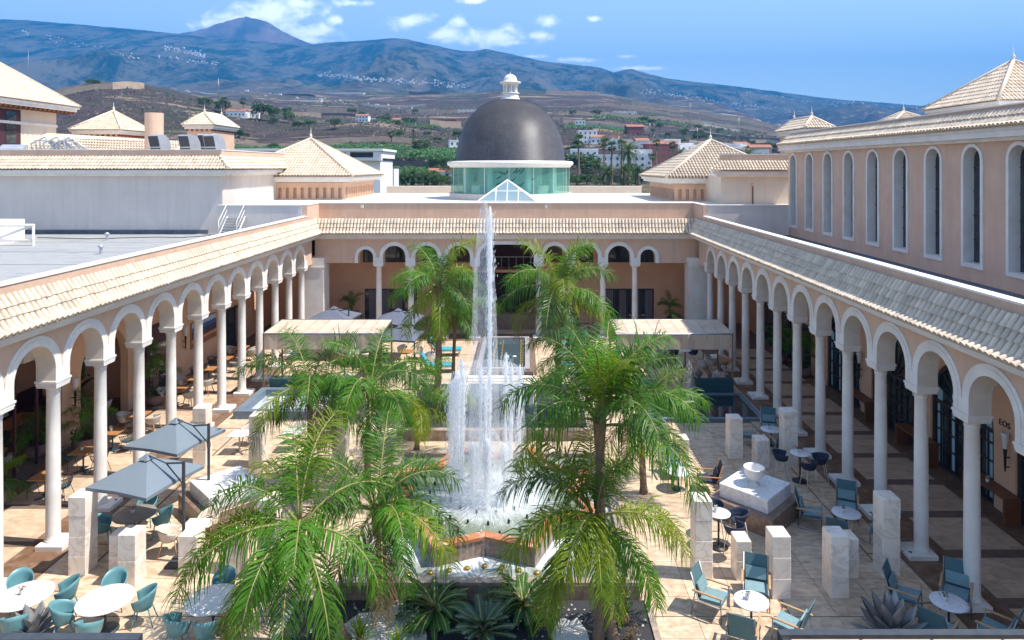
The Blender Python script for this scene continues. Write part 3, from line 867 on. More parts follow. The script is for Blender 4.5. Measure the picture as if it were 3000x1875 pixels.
# recess behind the wide arch: dark lounge with a mezzanine rail and a counter
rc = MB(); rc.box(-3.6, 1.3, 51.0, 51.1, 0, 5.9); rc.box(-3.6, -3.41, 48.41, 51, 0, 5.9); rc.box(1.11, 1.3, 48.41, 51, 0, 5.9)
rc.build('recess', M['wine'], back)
MB().box(-3.4, 1.1, 49.3, 50.9, 3.4, 3.6).build('mezzanine', M['peach_deep'], back)
rl = MB()
for k in range(9): rl.box(-3.3+k*0.53, -3.27+k*0.53, 49.28, 49.31, 3.6, 4.5)
rl.box(-3.4, 1.1, 49.27, 49.32, 4.5, 4.55)
rl.build('railing', M['steel'], back)
pl = MB().box(-4.9, 2.3, 46.2, 47.0, 0.015, 1.05).build('planter_wall', M['granite'], back)
# EOS lettering on the right gallery wall
fc = bpy.data.curves.new('lettering', 'FONT'); fc.body = 'EOS'; fc.size = 0.27; fc.extrude = 0.012; fc.align_x = 'CENTER'; fc.space_character = 1.12
fo = bpy.data.objects.new('lettering', fc); col.objects.link(fo)
bpy.context.view_layer.update()
me = bpy.data.meshes.new_from_object(fo)
bpy.data.objects.remove(fo)
me.materials.clear(); me.materials.append(M['charcoal'])
o = link('lettering', me, right, (GW_R-0.014, 21.62, 2.78))
o.rotation_euler = (R(90), 0, R(-90))
# stone brackets high on the side gallery walls
for (x, ys, root) in ((-17.6, (20.0, 24.2, 28.6, 32.8), left), (14.9, (21.7, 26.05, 30.45), right)):
    for y in ys:
        b = MB(); b.box(x-0.26, x+0.26, y-0.55, y+0.55, 4.2, 4.62); b.box(x-0.2, x+0.2, y-0.4, y+0.4, 4.62, 4.66)
        b.build('stone_bracket', M['stone'], root)
# ------------------------------------------------------------------ the upper buildings around the court
def bx(parent, name, mat, *a): return MB().box(*a).build(name, M[mat], parent)
def hip_roof(root, x0, x1, y0, y1, ze, apexes, limit=0, mat='tile', flare=0.0):
    """tiled hip roof; apexes: list of one or two ridge points. Barrel tiles laid as real geometry"""
    E = [Vector((x0,y0,ze)), Vector((x1,y0,ze)), Vector((x1,y1,ze)), Vector((x0,y1,ze))]
    A = [Vector(a) for a in apexes]
    if len(A) == 1: faces = [(E[0],E[1],A[0],A[0]), (E[1],E[2],A[0],A[0]), (E[2],E[3],A[0],A[0]), (E[3],E[0],A[0],A[0])]
    else:
        a, b = A      # ridge from a (near) to b (far) along y
        faces = [(E[0],E[1],a,a), (E[1],E[2],b,a), (E[2],E[3],b,b), (E[3],E[0],a,b)]
    bed = MB(); tl = MB()
    for (p, q, r, s) in faces:
        tri = (r-s).length < 1e-6
        bed.add([p,q,r,s] if not tri else [p,q,r], [(0,1,2,3)] if not tri else [(0,1,2)])
        u = (q-p); Lu = u.length; u.normalize()
        mid_head = (r+s)/2
        sv = mid_head-(p+u*((mid_head-p).dot(u))); Ls = sv.length; sv.normalize()
        n = u.cross(sv).normalized()
        if n.z < 0: n = -n
        if n.dot((cam.location-(p+q)/2)) < -6: continue       # slope faces away from every near viewpoint
        us, ur = (s-p).dot(u), (r-p).dot(u)
        tw = 0.235
        nu = int(Lu/tw); ns = max(3, int(Ls/0.42))
        def lift(f): return flare*max(0, 1-f*3.2)**2
        for i in range(nu):
            uu = (i+0.5)*Lu/nu
            # highest slope fraction on this column
            if uu < us: fm = uu/us if us > 1e-6 else 1
            elif uu > ur: fm = (Lu-uu)/(Lu-ur) if Lu-ur > 1e-6 else 1
            else: fm = 1
            if fm < 0.03: continue
            for j in range(ns):
                f0, f1 = j/ns, min((j+1.1)/ns, 1)
                if f0 > fm: break
                f1 = min(f1, fm)
                a0 = p+u*uu+sv*(f0*Ls)+n*(0.035+lift(f0)); a1 = p+u*uu+sv*(f1*Ls)+n*(0.0+lift(f1))
                r0, r1 = 0.095, 0.08
                vs = []
                for (c, rr) in ((a0, r0), (a1, r1)):
                    for k in range(5):
                        an = PI*k/4
                        vs.append(c-u*rr*math.cos(an)+n*rr*0.9*math.sin(an))
                tl.add(vs, [(k, k+1, 6+k, 5+k) for k in range(4)]+[(4,3,2,1,0)], False)
    rf = bed.build('roof', M['tile_bed'], root)
    tag(tl.build('roof_tiles', M[mat], rf), kind='stuff')
    hp = MB()
    for (e, a) in ([(E[k], A[0]) for k in range(4)] if len(A) == 1 else [(E[0],A[0]),(E[1],A[0]),(E[2],A[1]),(E[3],A[1]),(A[0],A[1])]):
        hp.tube([e+Vector((0,0,0.06)), (e+a)/2+Vector((0,0,0.07)), a+Vector((0,0,0.07))], 0.12, 7)
    hp.build('hip_tile', M[mat], rf)
    for a in A:
        MB().lathe([(0.13,0),(0.16,0.07),(0.08,0.16),(0.10,0.24),(0.12,0.32),(0.07,0.42),(0.03,0.48),(0.02,0.8),(0.002,1.05)], a, 8).build('finial', M['stone'], rf)
    return rf
def eaves(root, x0, x1, y0, y1, ze, inset, brackets=True, mat='white', zlow=0.45):
    b = MB(); b.box(x0+0.1, x1-0.1, y0+0.1, y1-0.1, ze-0.22, ze-0.02); b.box(x0+0.25, x1-0.25, y0+0.25, y1-0.25, ze-zlow, ze-0.223)
    e = b.build('cornice', M[mat], root)
    if brackets:
        k = MB(); n = int((x1-x0)/0.6)
        for i in range(n):
            x = x0+0.5+i*(x1-x0-1)/max(1, n-1)
            k.box(x-0.09, x+0.09, y0+0.3, y0+inset-0.01, ze-zlow-0.2, ze-zlow-0.003)
        n = int((y1-y0)/0.6)
        for i in range(n):
            y = y0+0.5+i*(y1-y0-1)/max(1, n-1)
            k.box(x1-inset+0.01, x1-0.3, y-0.09, y+0.09, ze-zlow-0.2, ze-zlow-0.003)
        tag(k.build('brackets', M['wood_dark'], e), kind='stuff')

# --- tall hall on the right
hall = thing('tall_hall', 'tall pink-beige hall with narrow white-framed arched windows above the right roof', 'building')
HX, HY0, HY1 = 16.44, 8.0, 42.6
WY = [41.8-2.39*k for k in range(0, 12)]
hw = MB()
ptsH = [(HY0, 6.62)]
def mpH(u, t, z): return (HX+t, u, z)
lo = MB().box(HX, HX+0.5, HY0, HY1, 6.62, 7.42)
lo.build('wall_base', M['peach'], hall)
pts = [(HY0, 7.42)]
for y in sorted(WY):
    if y < HY0+1: continue
    pts += [(y-0.48, 7.42), (y-0.48, 11.27)]+[(y-0.48*math.cos(PI*i/12), 11.27+0.48*math.sin(PI*i/12)) for i in range(1, 12)]+[(y+0.48, 11.27), (y+0.48, 7.42)]
pts.append((HY1, 7.42))
strip_wall(hw, pts, 12.1, 0.0, 0.42, mpH)
hw.build('wall', M['peach'], hall)
bx(hall, 'end_wall', 'peach', HX+0.42, 40, HY1-0.4, HY1, 6.62, 12.1)
# window: frame ring, niche lining, glass
fr = MB()
I = [(-0.47, 7.44), (-0.47, 11.27)]+[(-0.47*math.cos(PI*i/12), 11.27+0.47*math.sin(PI*i/12)) for i in range(1, 12)]+[(0.47, 11.27), (0.47, 7.44)]
O = [(-0.60, 7.30), (-0.60, 11.27)]+[(-0.60*math.cos(PI*i/12), 11.27+0.60*math.sin(PI*i/12)) for i in range(1, 12)]+[(0.60, 11.27), (0.60, 7.30)]
n = len(I)
for i in range(n):
    j = (i+1) % n
    a0,a1,b0,b1 = I[i],I[j],O[i],O[j]
    P = lambda p, t: (t, p[0], p[1])
    fr.add([P(a0,-.05),P(a1,-.05),P(b1,-.05),P(b0,-.05)], [(0,1,2,3)])
    fr.add([P(b0,-.05),P(b1,-.05),P(b1,.0),P(b0,.0)], [(0,1,2,3)])
    fr.add([P(a0,-.05),P(a0,.40),P(a1,.40),P(a1,-.05)], [(0,1,2,3)])
frm = fr.mesh('window_frame', M['white'])
gm = MB().add([(0.36, p[0], p[1]) for p in I], [tuple(range(n))]).mesh('pane', M['dark_glass'])
bars = MB()
for z in (8.3, 9.2, 10.1, 11.0): bars.box(0.325, 0.355, -0.46, 0.46, z-0.02, z+0.02)
bars.box(0.325, 0.355, -0.02, 0.02, 7.45, 11.7)
bm = bars.mesh('glazing_bar', M['door_frame'])
for y in WY:
    if y < HY0+1: continue
    f = link('window', frm, hall, (HX, y, 0)); link('pane', gm, f); link('glazing_bar', bm, f)
    MB().box(-0.02, 0.32, -0.44, 0.44, 7.445, 7.47).build('sill', M['stone'], f)
c = MB(); c.box(HX-0.2, HX-0.002, HY0, HY1+0.2, 11.9, 12.02); c.box(HX-0.45, HX-0.002, HY0, HY1+0.45, 12.022, 12.24); c.box(HX-0.5, HX, HY0, HY1+0.5, 12.242, 12.36)
c.build('cornice', M['white'], hall)
tb = MB()
for S0, S1, lim in ((Vector((HX-0.62, 0, 12.40)), Vector((HX-0.30, 0, 12.52)), 130), (Vector((HX-0.30, 0, 12.52)), Vector((HX+0.12, 0, 12.98)), 170)):
    tb.add([(S0.x,HY0,S0.z-.04),(S0.x,HY1+0.4,S0.z-.04),(S1.x,HY1+0.2,S1.z-.04),(S1.x,HY0,S1.z-.04),(S0.x,HY0,S0.z),(S0.x,HY1+0.4,S0.z),(S1.x,HY1+.2,S1.z),(S1.x,HY0,S1.z)],
         [(3,2,1,0),(4,5,6,7),(0,1,5,4),(1,2,6,5),(2,3,7,6),(3,0,4,7)])
    tile_field(hall, (S0.x, 14.0, S0.z), (0,1,0), (S1-S0), HY1+0.3-14.0, (S1-S0).length, lim, tl=0.33)
tb.build('tile_bed', M['tile_bed'], hall)
w = bx(hall, 'parapet', 'peach', HX+0.16, HX+0.45, HY0, HY1+0.1, 12.1, 13.12)
bx(w, 'coping', 'coping', HX+0.12, HX+0.5, HY0, HY1+0.14, 13.122, 13.17)
bx(hall, 'flat_roof', 'roof_white', HX+0.5, 40, HY0, HY1-0.41, 11.9, 12.05)
strip = MB().box(11.42, HX-0.002, NEAR-4, 42.38, 6.63, 6.78).build('roof_strip', M['dark_roof'], right)

# roof houses seen over the hall
def roof_house(label, x0, x1, y0, y1, zf, ze, apexes, wallmat='peach', inset=0.7, bra=True, wins=()):
    r = thing('roof_pavilion', label, 'building', group=None)
    bx(r, 'wall', wallmat, x0+inset, x1-inset, y0+inset, y1-inset, zf, ze-0.44)
    eaves(r, x0, x1, y0, y1, ze, inset, bra)
    hip_roof(r, x0, x1, y0, y1, ze, apexes)
    return r
roof_house('large tiled pyramid roof house rising behind the tall hall at the right edge', 27.6, 35.0, 39.8, 47.4, 11.0, 14.93, [(31.2, 43.6, 17.75)])
roof_house('small tiled ridge roof just above the far end of the tall hall', 24.4, 27.1, 59.6, 66.8, 6, 14.42, [(25.75, 61.3, 15.5), (25.75, 65.3, 15.5)], inset=0.4)
roof_house('tip of a distant tiled pyramid roof over the middle of the hall parapet', 34.0, 38.2, 63.0, 67.2, 6, 15.1, [(36.1, 65.1, 16.25)], inset=0.4)

# --- connecting block beside the hall
blk = thing('roof_block', 'low cream block with a slot window between the right pavilion and the tall hall', 'building')
bx(blk, 'wall', 'cream_wall', 13.3, 17.9, 46.3, 55, 6.6, 10.45)
c = MB(); c.box(12.9, 18.0, 46.0, 46.298, 10.35, 10.5); c.box(12.6, 18.1, 45.75, 46.298, 10.502, 10.74)
c.build('cornice', M['white'], blk)
q0, q1 = Vector((0, 45.6, 10.80)), Vector((0, 46.5, 11.42))
MB().add([(12.4,q0.y,q0.z),(18.2,q0.y,q0.z),(18.2,q1.y,q1.z),(13.3,q1.y,q1.z)], [(0,1,2,3)]).build('tile_bed', M['tile_bed'], blk)
tile_field(blk, (12.4, q0.y, q0.z), (1,0,0), q1-q0, 5.6, (q1-q0).length, 0, cut=lambda u, s: u > 0.9*s)
w = bx(blk, 'parapet', 'peach', 13.3, 18.2, 46.5, 46.8, 10.46, 11.86); bx(w, 'coping', 'coping', 13.25, 18.25, 46.45, 46.85, 11.862, 11.91)
s = bx(blk, 'slot_window', 'peach_deep', 15.30, 15.50, 46.27, 46.299, 8.3, 9.95); bx(s, 'pane', 'dark_glass', 15.40, 15.47, 46.25, 46.268, 8.35, 9.7)

# --- the two louvred pavilions
def pavilion(label, cx, cy, hx, hy, ze, zap, side):
    r = thing('louvred_pavilion', label, 'building')
    x0, x1, y0, y1 = cx-hx, cx+hx, cy-hy, cy+hy
    i = 0.75
    core = MB().box(x0+i+0.25, x1-i-0.25, y0+i+0.25, y1-i-0.25, 8.3, ze-0.5).build('wall', M['peach_deep'], r)
    b = MB(); b.box(x0+i, x1-i, y0+i, y1-i, ze-0.85, ze-0.46); b.box(x0+i, x1-i, y0+i, y1-i, 8.3, 8.62)
    b.build('wall_band', M['peach'], r)
    fin = MB().box(-0.16, 0.16, 0, 0.245, 8.622, ze-0.852).mesh('louvre_fin', M['peach'])
    n = 15
    for k in range(n):
        x = x0+i+0.16+k*(2*(hx-i)-0.32)/(n-1)
        link('louvre_fin', fin, r, (x, y0+i, 0))
    fin2 = MB().box(0, 0.245, -0.12, 0.12, 8.622, ze-0.852).mesh('louvre_fin', M['peach'])
    n = 17
    for k in range(n):
        y = y0+i+0.13+k*(2*(hy-i)-0.26)/(n-1)
        if side > 0: link('louvre_fin', fin2, r, (x1-i-0.245, y, 0))
        else: link('louvre_fin', fin2, r, (x0+i, y, 0))
    eaves(r, x0, x1, y0, y1, ze, i, False, 'white', 0.42)
    hip_roof(r, x0, x1, y0, y1, ze, [(cx, cy, zap)], flare=0.10)
    return r
pavilion('louvred pavilion with pyramid roof left of the dome, behind the white building', -18.0, 57.4, 4.95, 5.6, 10.28, 13.35, 1)
pavilion('louvred pavilion with pyramid roof right of the dome beside the low cream block', 15.0, 55.2, 4.75, 5.6, 10.22, 13.15, -1)

# --- far roof terrace with dome rotunda and skylight
rt = tag(MB().box(-19.1, 20, 45.2, 66, 7.9, 8.50).build('roof_terrace', M['roof_white']), kind='structure')
fw = MB().box(-13.3, 11.2, 65.6, 65.9, 8.501, 9.15).build('parapet', M['cream_wall'], rt)
bx(fw, 'coping', 'coping', -13.4, 11.3, 65.55, 65.95, 9.152, 9.2)
bx(rt, 'facade', 'peach', -19.1, 20, 65.95, 66.0, 0, 8.4)
DC = Vector((-1.2, 55.8, 0))
dome = thing('dome_rotunda', 'round glass rotunda under a dark scaled dome with a white lantern', 'building', DC)
MB().cyl((0,0), 4.95, 8.50, 8.95, 64).build('plinth', M['roof_white'], dome)
def arc_wall(mb, r, a0, a1, z0, z1, n, th=0.04):
    for k in range(n):
        b0, b1 = a0+(a1-a0)*k/n, a0+(a1-a0)*(k+1)/n
        for rr in (r,):
            mb.quad((rr*math.cos(b0),rr*math.sin(b0),z0),(rr*math.cos(b1),rr*math.sin(b1),z0),(rr*math.cos(b1),rr*math.sin(b1),z1),(rr*math.cos(b0),rr*math.sin(b0),z1))
for k in range(16):
    p = MB(); a0 = 2*PI*k/16+0.006; arc_wall(p, 4.82, a0, a0+2*PI/16-0.012, 8.95, 10.98, 4)
    p.build('glass_panel', M['drum_glass'], dome)
ml = MB()
for k in range(16):
    a = 2*PI*k/16; ml.box(-0.02,0.02,-0.02,0.02,8.95,10.98)
    st = len(ml.v)-8; ml.xf(Matrix.Translation((4.82*math.cos(a),4.82*math.sin(a),0)), st)
ml.build('glazing_bar', M['white'], dome)
MB().cyl((0,0), 4.7, 8.952, 8.97, 48).build('room_floor', M['roof_white'], dome)
iw = MB(); arc_wall(iw, 2.6, R(0), R(360), 8.97, 10.98, 40); iw.build('inner_wall', M['room_wall'], dome)
for k in range(8):
    a = 2*PI*k/8+0.39
    MB().cyl((3.75*math.cos(a), 3.75*math.sin(a)), 0.26, 8.97, 10.98, 14).build('inner_column', M['room_wall'], dome)
MB().box(-2.9,-2.2,-3.4,-2.9,8.97,9.6).box(2.2,2.9,-3.5,-2.9,8.97,9.6).build('desk', M['white'], dome)
# leaping fish cut-outs on the inner wall
fs = MB()
rn = random.Random(3)
for k in range(20):
    a = R(-90)+R(rn.uniform(-38, 46)); z = rn.uniform(9.35, 10.85); sz = rn.uniform(0.22, 0.42); tilt = rn.uniform(-0.2, 1.0)
    body = [(-1,0),(-.6,.22),(0,.30),(.5,.22),(1,.0),(1.35,.22),(1.25,0),(1.35,-.2),(1,-.05),(.5,-.12),(0,-.12),(-.6,-.08)]
    vs = []
    for (x, y) in body:
        xx = x*math.cos(tilt)-(y+0.25*x*x)*math.sin(tilt); yy = x*math.sin(tilt)+(y+0.25*x*x)*math.cos(tilt)
        aa = a+xx*sz/2.66
        vs.append((2.66*math.cos(aa), 2.66*math.sin(aa), z+yy*sz))
    fs.add(vs, [tuple(range(len(vs)))])
fs.build('fish_cutouts', M['art_green'], dome)['kind'] = 'stuff'
MB().lathe([(4.85,10.98),(4.9,11.0),(4.95,11.08),(5.12,11.2),(5.15,11.38),(5.05,11.46),(4.7,11.50),(4.3,11.5)], n=72).lathe([(4.3,10.99),(4.85,10.98)], n=72).build('cornice', M['white'], dome)
def dome_r(f):      # f 0..1 up the height
    a = f*PI/2
    return 4.40*math.cos(a)**0.92+0.0
ZD0, ZD1 = 11.48, 16.55
def dome_p(f):
    return max(0.6, 4.40*(math.cos(f*PI/2)**0.80)), ZD0+(ZD1-ZD0)*math.sin(f*PI/2)**1.06
prof = [dome_p(k/40) for k in range(39)]
MB().lathe([(r-0.03, z) for r, z in prof], n=72).build('dome_shell', M['scale'], dome)
sc = MB()
rows = 62
for j in range(rows):
    f0, f1 = j/rows*0.955, (j+1.35)/rows*0.955
    r0, z0 = dome_p(f0); r1, z1 = dome_p(f1)
    n = 132 if f0 < 0.6 else (90 if f0 < 0.8 else 48)
    for k in range(n):
        a = 2*PI*(k+0.5*(j%2))/n
        if math.sin(a) > 0.45: continue
        w = PI/n*0.94
        rr = r0+0.07
        t = rn.uniform(-0.004, 0.004)
        mid = (z0*0.6+z1*0.4)
        rm = r0*0.6+r1*0.4
        vs = [(rr*math.cos(a), rr*math.sin(a), z0), ((rm+0.03+t)*math.cos(a+w),(rm+0.03+t)*math.sin(a+w), mid), (r1*math.cos(a+w*.9), r1*math.sin(a+w*.9), z1),
              (r1*math.cos(a-w*.9), r1*math.sin(a-w*.9), z1), ((rm+0.03-t)*math.cos(a-w),(rm+0.03-t)*math.sin(a-w), mid)]
        sc.add(vs, [(0,1,2,3,4)])
tag(sc.build('dome_tiles', M['scale'], dome), kind='stuff')
lt = MB().lathe([(0.78,16.45),(0.78,16.62),(0.68,16.66),(0.66,16.95),(0.74,17.0),(0.74,17.06),(0.0,17.06)], n=24).build('lantern', M['white'], dome)
for k in range(8):
    a = 2*PI*k/8+0.2
    MB().lathe([(0.09,17.06),(0.075,17.12),(0.07,17.6),(0.10,17.72)], (0.52*math.cos(a), 0.52*math.sin(a), 0), 8).build('lantern_column', M['white'], lt)
MB().lathe([(0.0,17.72),(0.66,17.72),(0.70,17.80),(0.86,17.86),(0.86,17.95),(0.62,17.98),(0.58,18.05)]+[(0.56*math.cos(PI/2*k/8), 18.05+0.56*math.sin(PI/2*k/8)) for k in range(1, 8)]+[(0.03,18.61),(0.02,18.8)], n=24).build('lantern_dome', M['white'], lt)

sk = thing('skylight', 'small glass pyramid skylight with white bars in front of the rotunda', 'skylight', (-1.25, 48.75, 8.5))
h = 1.95; ap = Vector((0,0,1.6))
MB().ringprism([(-h-.08,-h-.08),(h+.08,-h-.08),(h+.08,h+.08),(-h-.08,h+.08)], [(-h+.1,-h+.1),(h-.1,-h+.1),(h-.1,h-.1),(-h+.1,h-.1)], 0, 0.2).build('kerb_frame', M['white'], sk)
Cn = [Vector((-h,-h,.2)), Vector((h,-h,.2)), Vector((h,h,.2)), Vector((-h,h,.2))]
bars = MB()
for k in range(4):
    a, b = Cn[k], Cn[(k+1)%4]
    bars.bar(a, ap, 0.09)
    for f in (0.3, 0.5, 0.7):
        g = min(f, 1-f)*2
        bars.bar(a+(b-a)*f, (a+(ap-a)*g if f < 0.5 else b+(ap-b)*g), 0.06)
    bars.bar(a+(ap-a)*0.45, b+(ap-b)*0.45, 0.05)
    MB().add([a, b, ap], [(0,1,2)]).build('glass_panel', M['sky_glass'], sk)
bars.build('glazing_bar', M['white'], sk)

# --- left upper building and its terrace
tag(MB().box(-48, -13.86, -4, 43.1, 6.4, 6.80).build('roof_terrace', M['terrace']), kind='structure')
up = thing('white_building', 'plain windowless white building with a tiled roof edge behind the left roof terrace', 'building')
ux = -19.1
bx(up, 'wall', 'grey_wall', -48, ux, 43.1, 57.0, 6.5, 10.55)
bx(up, 'wall_skirting', 'dark_roof', -48, ux-0.9, 43.02, 43.098, 6.80, 7.05)
c = MB(); c.box(-48, ux+0.3, 42.8, 57.1, 10.45, 10.6); c.box(-48, ux+0.55, 42.55, 57.3, 10.602, 10.84)
c.build('cornice', M['white'], up)
a, b = Vector((0, 42.4, 10.9)), Vector((0, 43.3, 11.68))
MB().add([(-48,a.y,a.z),(ux+0.7,a.y,a.z),(ux-0.2,b.y,b.z),(-48,b.y,b.z)], [(0,1,2,3)]).add([(ux+0.7,a.y,a.z),(ux+0.7,57.4,a.z),(ux-0.2,57.4,b.z),(ux-0.2,b.y,b.z)], [(0,1,2,3)]).build('tile_bed', M['tile_bed'], up)
tile_field(up, (-44, a.y, a.z), (1,0,0), b-a, 44+ux+0.7, (b-a).length, 220, cut=lambda u, s: u < (44+ux+0.7)-0.75*s)
tile_field(up, (ux+0.7, a.y, a.z), (0,1,0), Vector((-0.9,0,0.78)), 15.0, 1.19, 60, cut=lambda u, s: u > 0.75*s)
hp = MB().tube([(ux+0.7,a.y,a.z+.06),(ux-0.2,b.y,b.z+.06)], 0.1, 7).build('hip_tile', M['tile'], up)
w = MB().box(-48, ux-0.15, 43.3, 43.55, 10.86, 12.08).box(ux-0.45, ux-0.2, 43.551, 57.0, 10.86, 12.08).build('parapet', M['peach'], up)
MB().box(-48, ux-0.12, 43.26, 43.59, 12.082, 12.13).box(ux-0.49, ux-0.16, 43.591, 57.0, 12.082, 12.13).build('coping', M['coping'], w)
bx(up, 'flat_roof', 'roof_white', -48, ux-0.5, 43.56, 57, 11.6, 11.7)
# tiled slope of the next roof behind it
nr = thing('tiled_roof_range', 'long low tiled roof slope behind the rooftop air ducts', 'building')
bx(nr, 'wall', 'peach', -47, -33.5, 62.5, 74, 6, 11.9)
p0, p1 = Vector((0, 62.0, 12.9)), Vector((0, 65.5, 15.0))
MB().add([(-47,p0.y,p0.z-0.6),(-31.5,p0.y,p0.z-0.9),(-33,p1.y,p1.z-1.5),(-46.8,p1.y,p1.z-0.65)], [(0,1,2,3)]).build('roof', M['tile'], nr)
tile_field(nr, (-47, p0.y, p0.z-0.58), (1,0,-0.03), p1-p0-Vector((0,0,0.28)), 14.5, (p1-p0).length*0.9, 0, tw=0.26, tl=0.5)
MB().add([(-46.8,p1.y,p1.z-0.65),(-33,p1.y,p1.z-1.5),(-33,72,11.5),(-46.8,72,11.5)], [(0,1,2,3)]).build('roof_back', M['tile'], nr)
roof_house('low tiled pyramid roof with finial behind the cylindrical chimney', -46.9, -41.4, 70, 76.4, 8, 14.85, [(-44.1, 73.2, 17.0)], inset=0.6)
roof_house('tiled ridge roof house with two finials behind the air hoods', -37.8, -34.1, 75, 81.6, 8, 15.66, [(-36.0, 76.7, 17.1), (-36.0, 81.0, 17.1)], inset=0.45)
big = thing('corner_building', 'large building with big tiled pyramid roof at the left edge', 'building')
bx(big, 'wall', 'cream_wall', -62, -46.0, 49.5, 67.0, 8, 16.5)
eaves(big, -64, -44.4, 48, 68.3, 16.98, 1.6, True, 'white', 0.5)
hip_roof(big, -64, -44.4, 48, 68.3, 16.98, [(-54.2, 58.2, 24.9)])
b_ = bx(big, 'wall_string', 'white', -46.0, -45.9, 49.5, 67.05, 14.9, 15.15)
d = bx(big, 'doorway', 'wine', -45.99, -45.94, 58.9, 62.2, 11.4, 16.2); bx(d, 'pane', 'dark_glass', -45.93, -45.91, 60.4, 61.6, 11.4, 16.0)
d = bx(big, 'window', 'white', -45.99, -45.93, 56.0, 57.2, 14.0, 15.2) if False else bx(big, 'window', 'door_frame', -45.99, -45.93, 56.3, 57.3, 13.7, 14.7); bx(d, 'pane', 'dark_glass', -45.925, -45.91, 56.4, 57.2, 13.8, 14.6)
d = bx(big, 'window', 'door_frame', -45.99, -45.93, 56.0, 56.6, 11.6, 12.6); bx(d, 'pane', 'dark_glass', -45.925, -45.91, 56.1, 56.5, 11.7, 12.5)
tag(MB().cyl((-31.5, 58.0), 0.72, 11.7, 15.6, 24).build('chimney', M['peach']), 'plain round chimney standing on the roof before the left pyramid roof', 'chimney')

# ducts and hoods on the left upper roof
def hood(x, y, w, hgt, label, rz=0.0, g='air hoods on the left roof'):
    r = thing('air_hood', label, 'air hood', (x, y, 11.7), rz, g)
    p = MB(); W = w/2; h2 = hgt
    prof = [(0.0,0),(0.0,h2*0.42),(-0.22,h2*0.95),(0.05,h2),(0.35,h2*0.98),(0.62,h2*0.86),(0.80,h2*0.66),(0.86,h2*0.42),(0.86,0)]
    n = len(prof)
    vs = [(x_, -W, z) for x_, z in prof]+[(x_, W, z) for x_, z in prof]
    F = [tuple(range(n-1,-1,-1)), tuple(range(n,2*n))]+[(i, i+1, n+i+1, n+i) for i in range(n-1)]
    p.add(vs, F); p.build('hood_body', M['duct'], r)
    q_ = MB(); e = 0.05
    q_.add([(-0.012,-W+e,0.05),(-0.012,W-e,0.05),(-0.012,W-e,h2*0.40),(-0.012,-W+e,h2*0.40)], [(3,2,1,0)])
    q_.build('side_panel', M['charcoal'], r)
    MB().add([(-0.02-0.012,-W+e,h2*0.46),(-0.02-0.012,W-e,h2*0.46),(-0.21-0.012,W-e,h2*0.92),(-0.21-0.012,-W+e,h2*0.92)], [(3,2,1,0)]).build('hood_mouth', M['duct_dark'], r)
    return r
for (px, sc_, lab) in ((455, 1.0, 'leftmost of the three tall curved metal air hoods'), (543, 1.0, 'middle of the three tall curved metal air hoods'), (617, 1.0, 'rightmost of the three tall curved metal air hoods')):
    y = 47.0; x = (px-1538)*y/2000
    hood(x, y, 1.0, 1.55, lab, R(68))
hood((600-1538)*49.0/2000, 49.0, 0.95, 1.7, 'pale air hood behind the rightmost tall hood', R(110))
hood((350-1538)*46/2000, 46.0, 0.8, 0.35, 'low rounded duct bend near the chimney foot', R(180))
hood((425-1538)*46/2000, 46.0, 0.6, 0.3, 'low rounded duct bend left of the tall hoods', R(180))
hood((40-1538)*45/2000, 45.2, 1.3, 0.8, 'wide squat air hood at the far left of the roof', R(-70))
d = MB()
for (x0, x1, y, z) in ((-36, -24, 45.0, 11.95), (-27.5, -20.5, 47.5, 11.95)):
    d.tube([(x0,y,z),(x1,y,z)], 0.22, 10)
    k = x0
    while k < x1: d.tube([(k,y,z),(k+0.05,y,z)], 0.25, 10); k += 0.9
tag(d.build('air_duct', M['duct']), 'long pale air ducts lying along the left upper roof', 'duct')
cp = MB(); q = random.Random(5)
for k in range(9):
    x = -33.8+k*0.28
    cp.tube([(x,47,11.75),(x-0.2,47,12.6+0.3*math.sin(k)),(x+0.6,47.2,12.9+0.2*math.cos(k*2)),(x+1.3,47.3,12.2)], 0.07, 7)
tag(cp.build('pipe_bundle', M['duct']), 'tangle of bent silver pipes beside the corner building', 'pipes')

# seams and small vents of the roof membrane
lt_ = [o for o in bpy.data.objects if o.name.startswith('roof_terrace') and o.bound_box[0][0] < -40][0]
for k in range(9): MB().box(-47, -14.1, 3+k*4.4, 3.07+k*4.4, 6.8005, 6.806).build('membrane_seam', M['dark_roof'], lt_)
for (x, y, l) in ((-20.5, 33.0, 'small grey roof vent nearest the parapet on the left terrace'), (-24.0, 39.2, 'small grey roof vent by the skirting of the white building')):
    v = thing('roof_vent', l, 'vent', (x, y, 6.8))
    MB().cyl((0,0), 0.07, 0, 0.35, 10).build('pipe', M['duct'], v); MB().lathe([(0.13,0.34),(0.14,0.40),(0.02,0.47)], n=10).build('cap', M['duct'], v)
cb_ = MB().tube([(-19.0,41.9,6.82),(-20.5,40.6,6.82),(-22.0,40.9,6.82),(-25.5,39.9,6.82),(-29.0,40.6,6.82)], 0.025, 5)
tag(cb_.build('cable', M['charcoal']), 'dark cable snaking across the left roof terrace', 'cable')
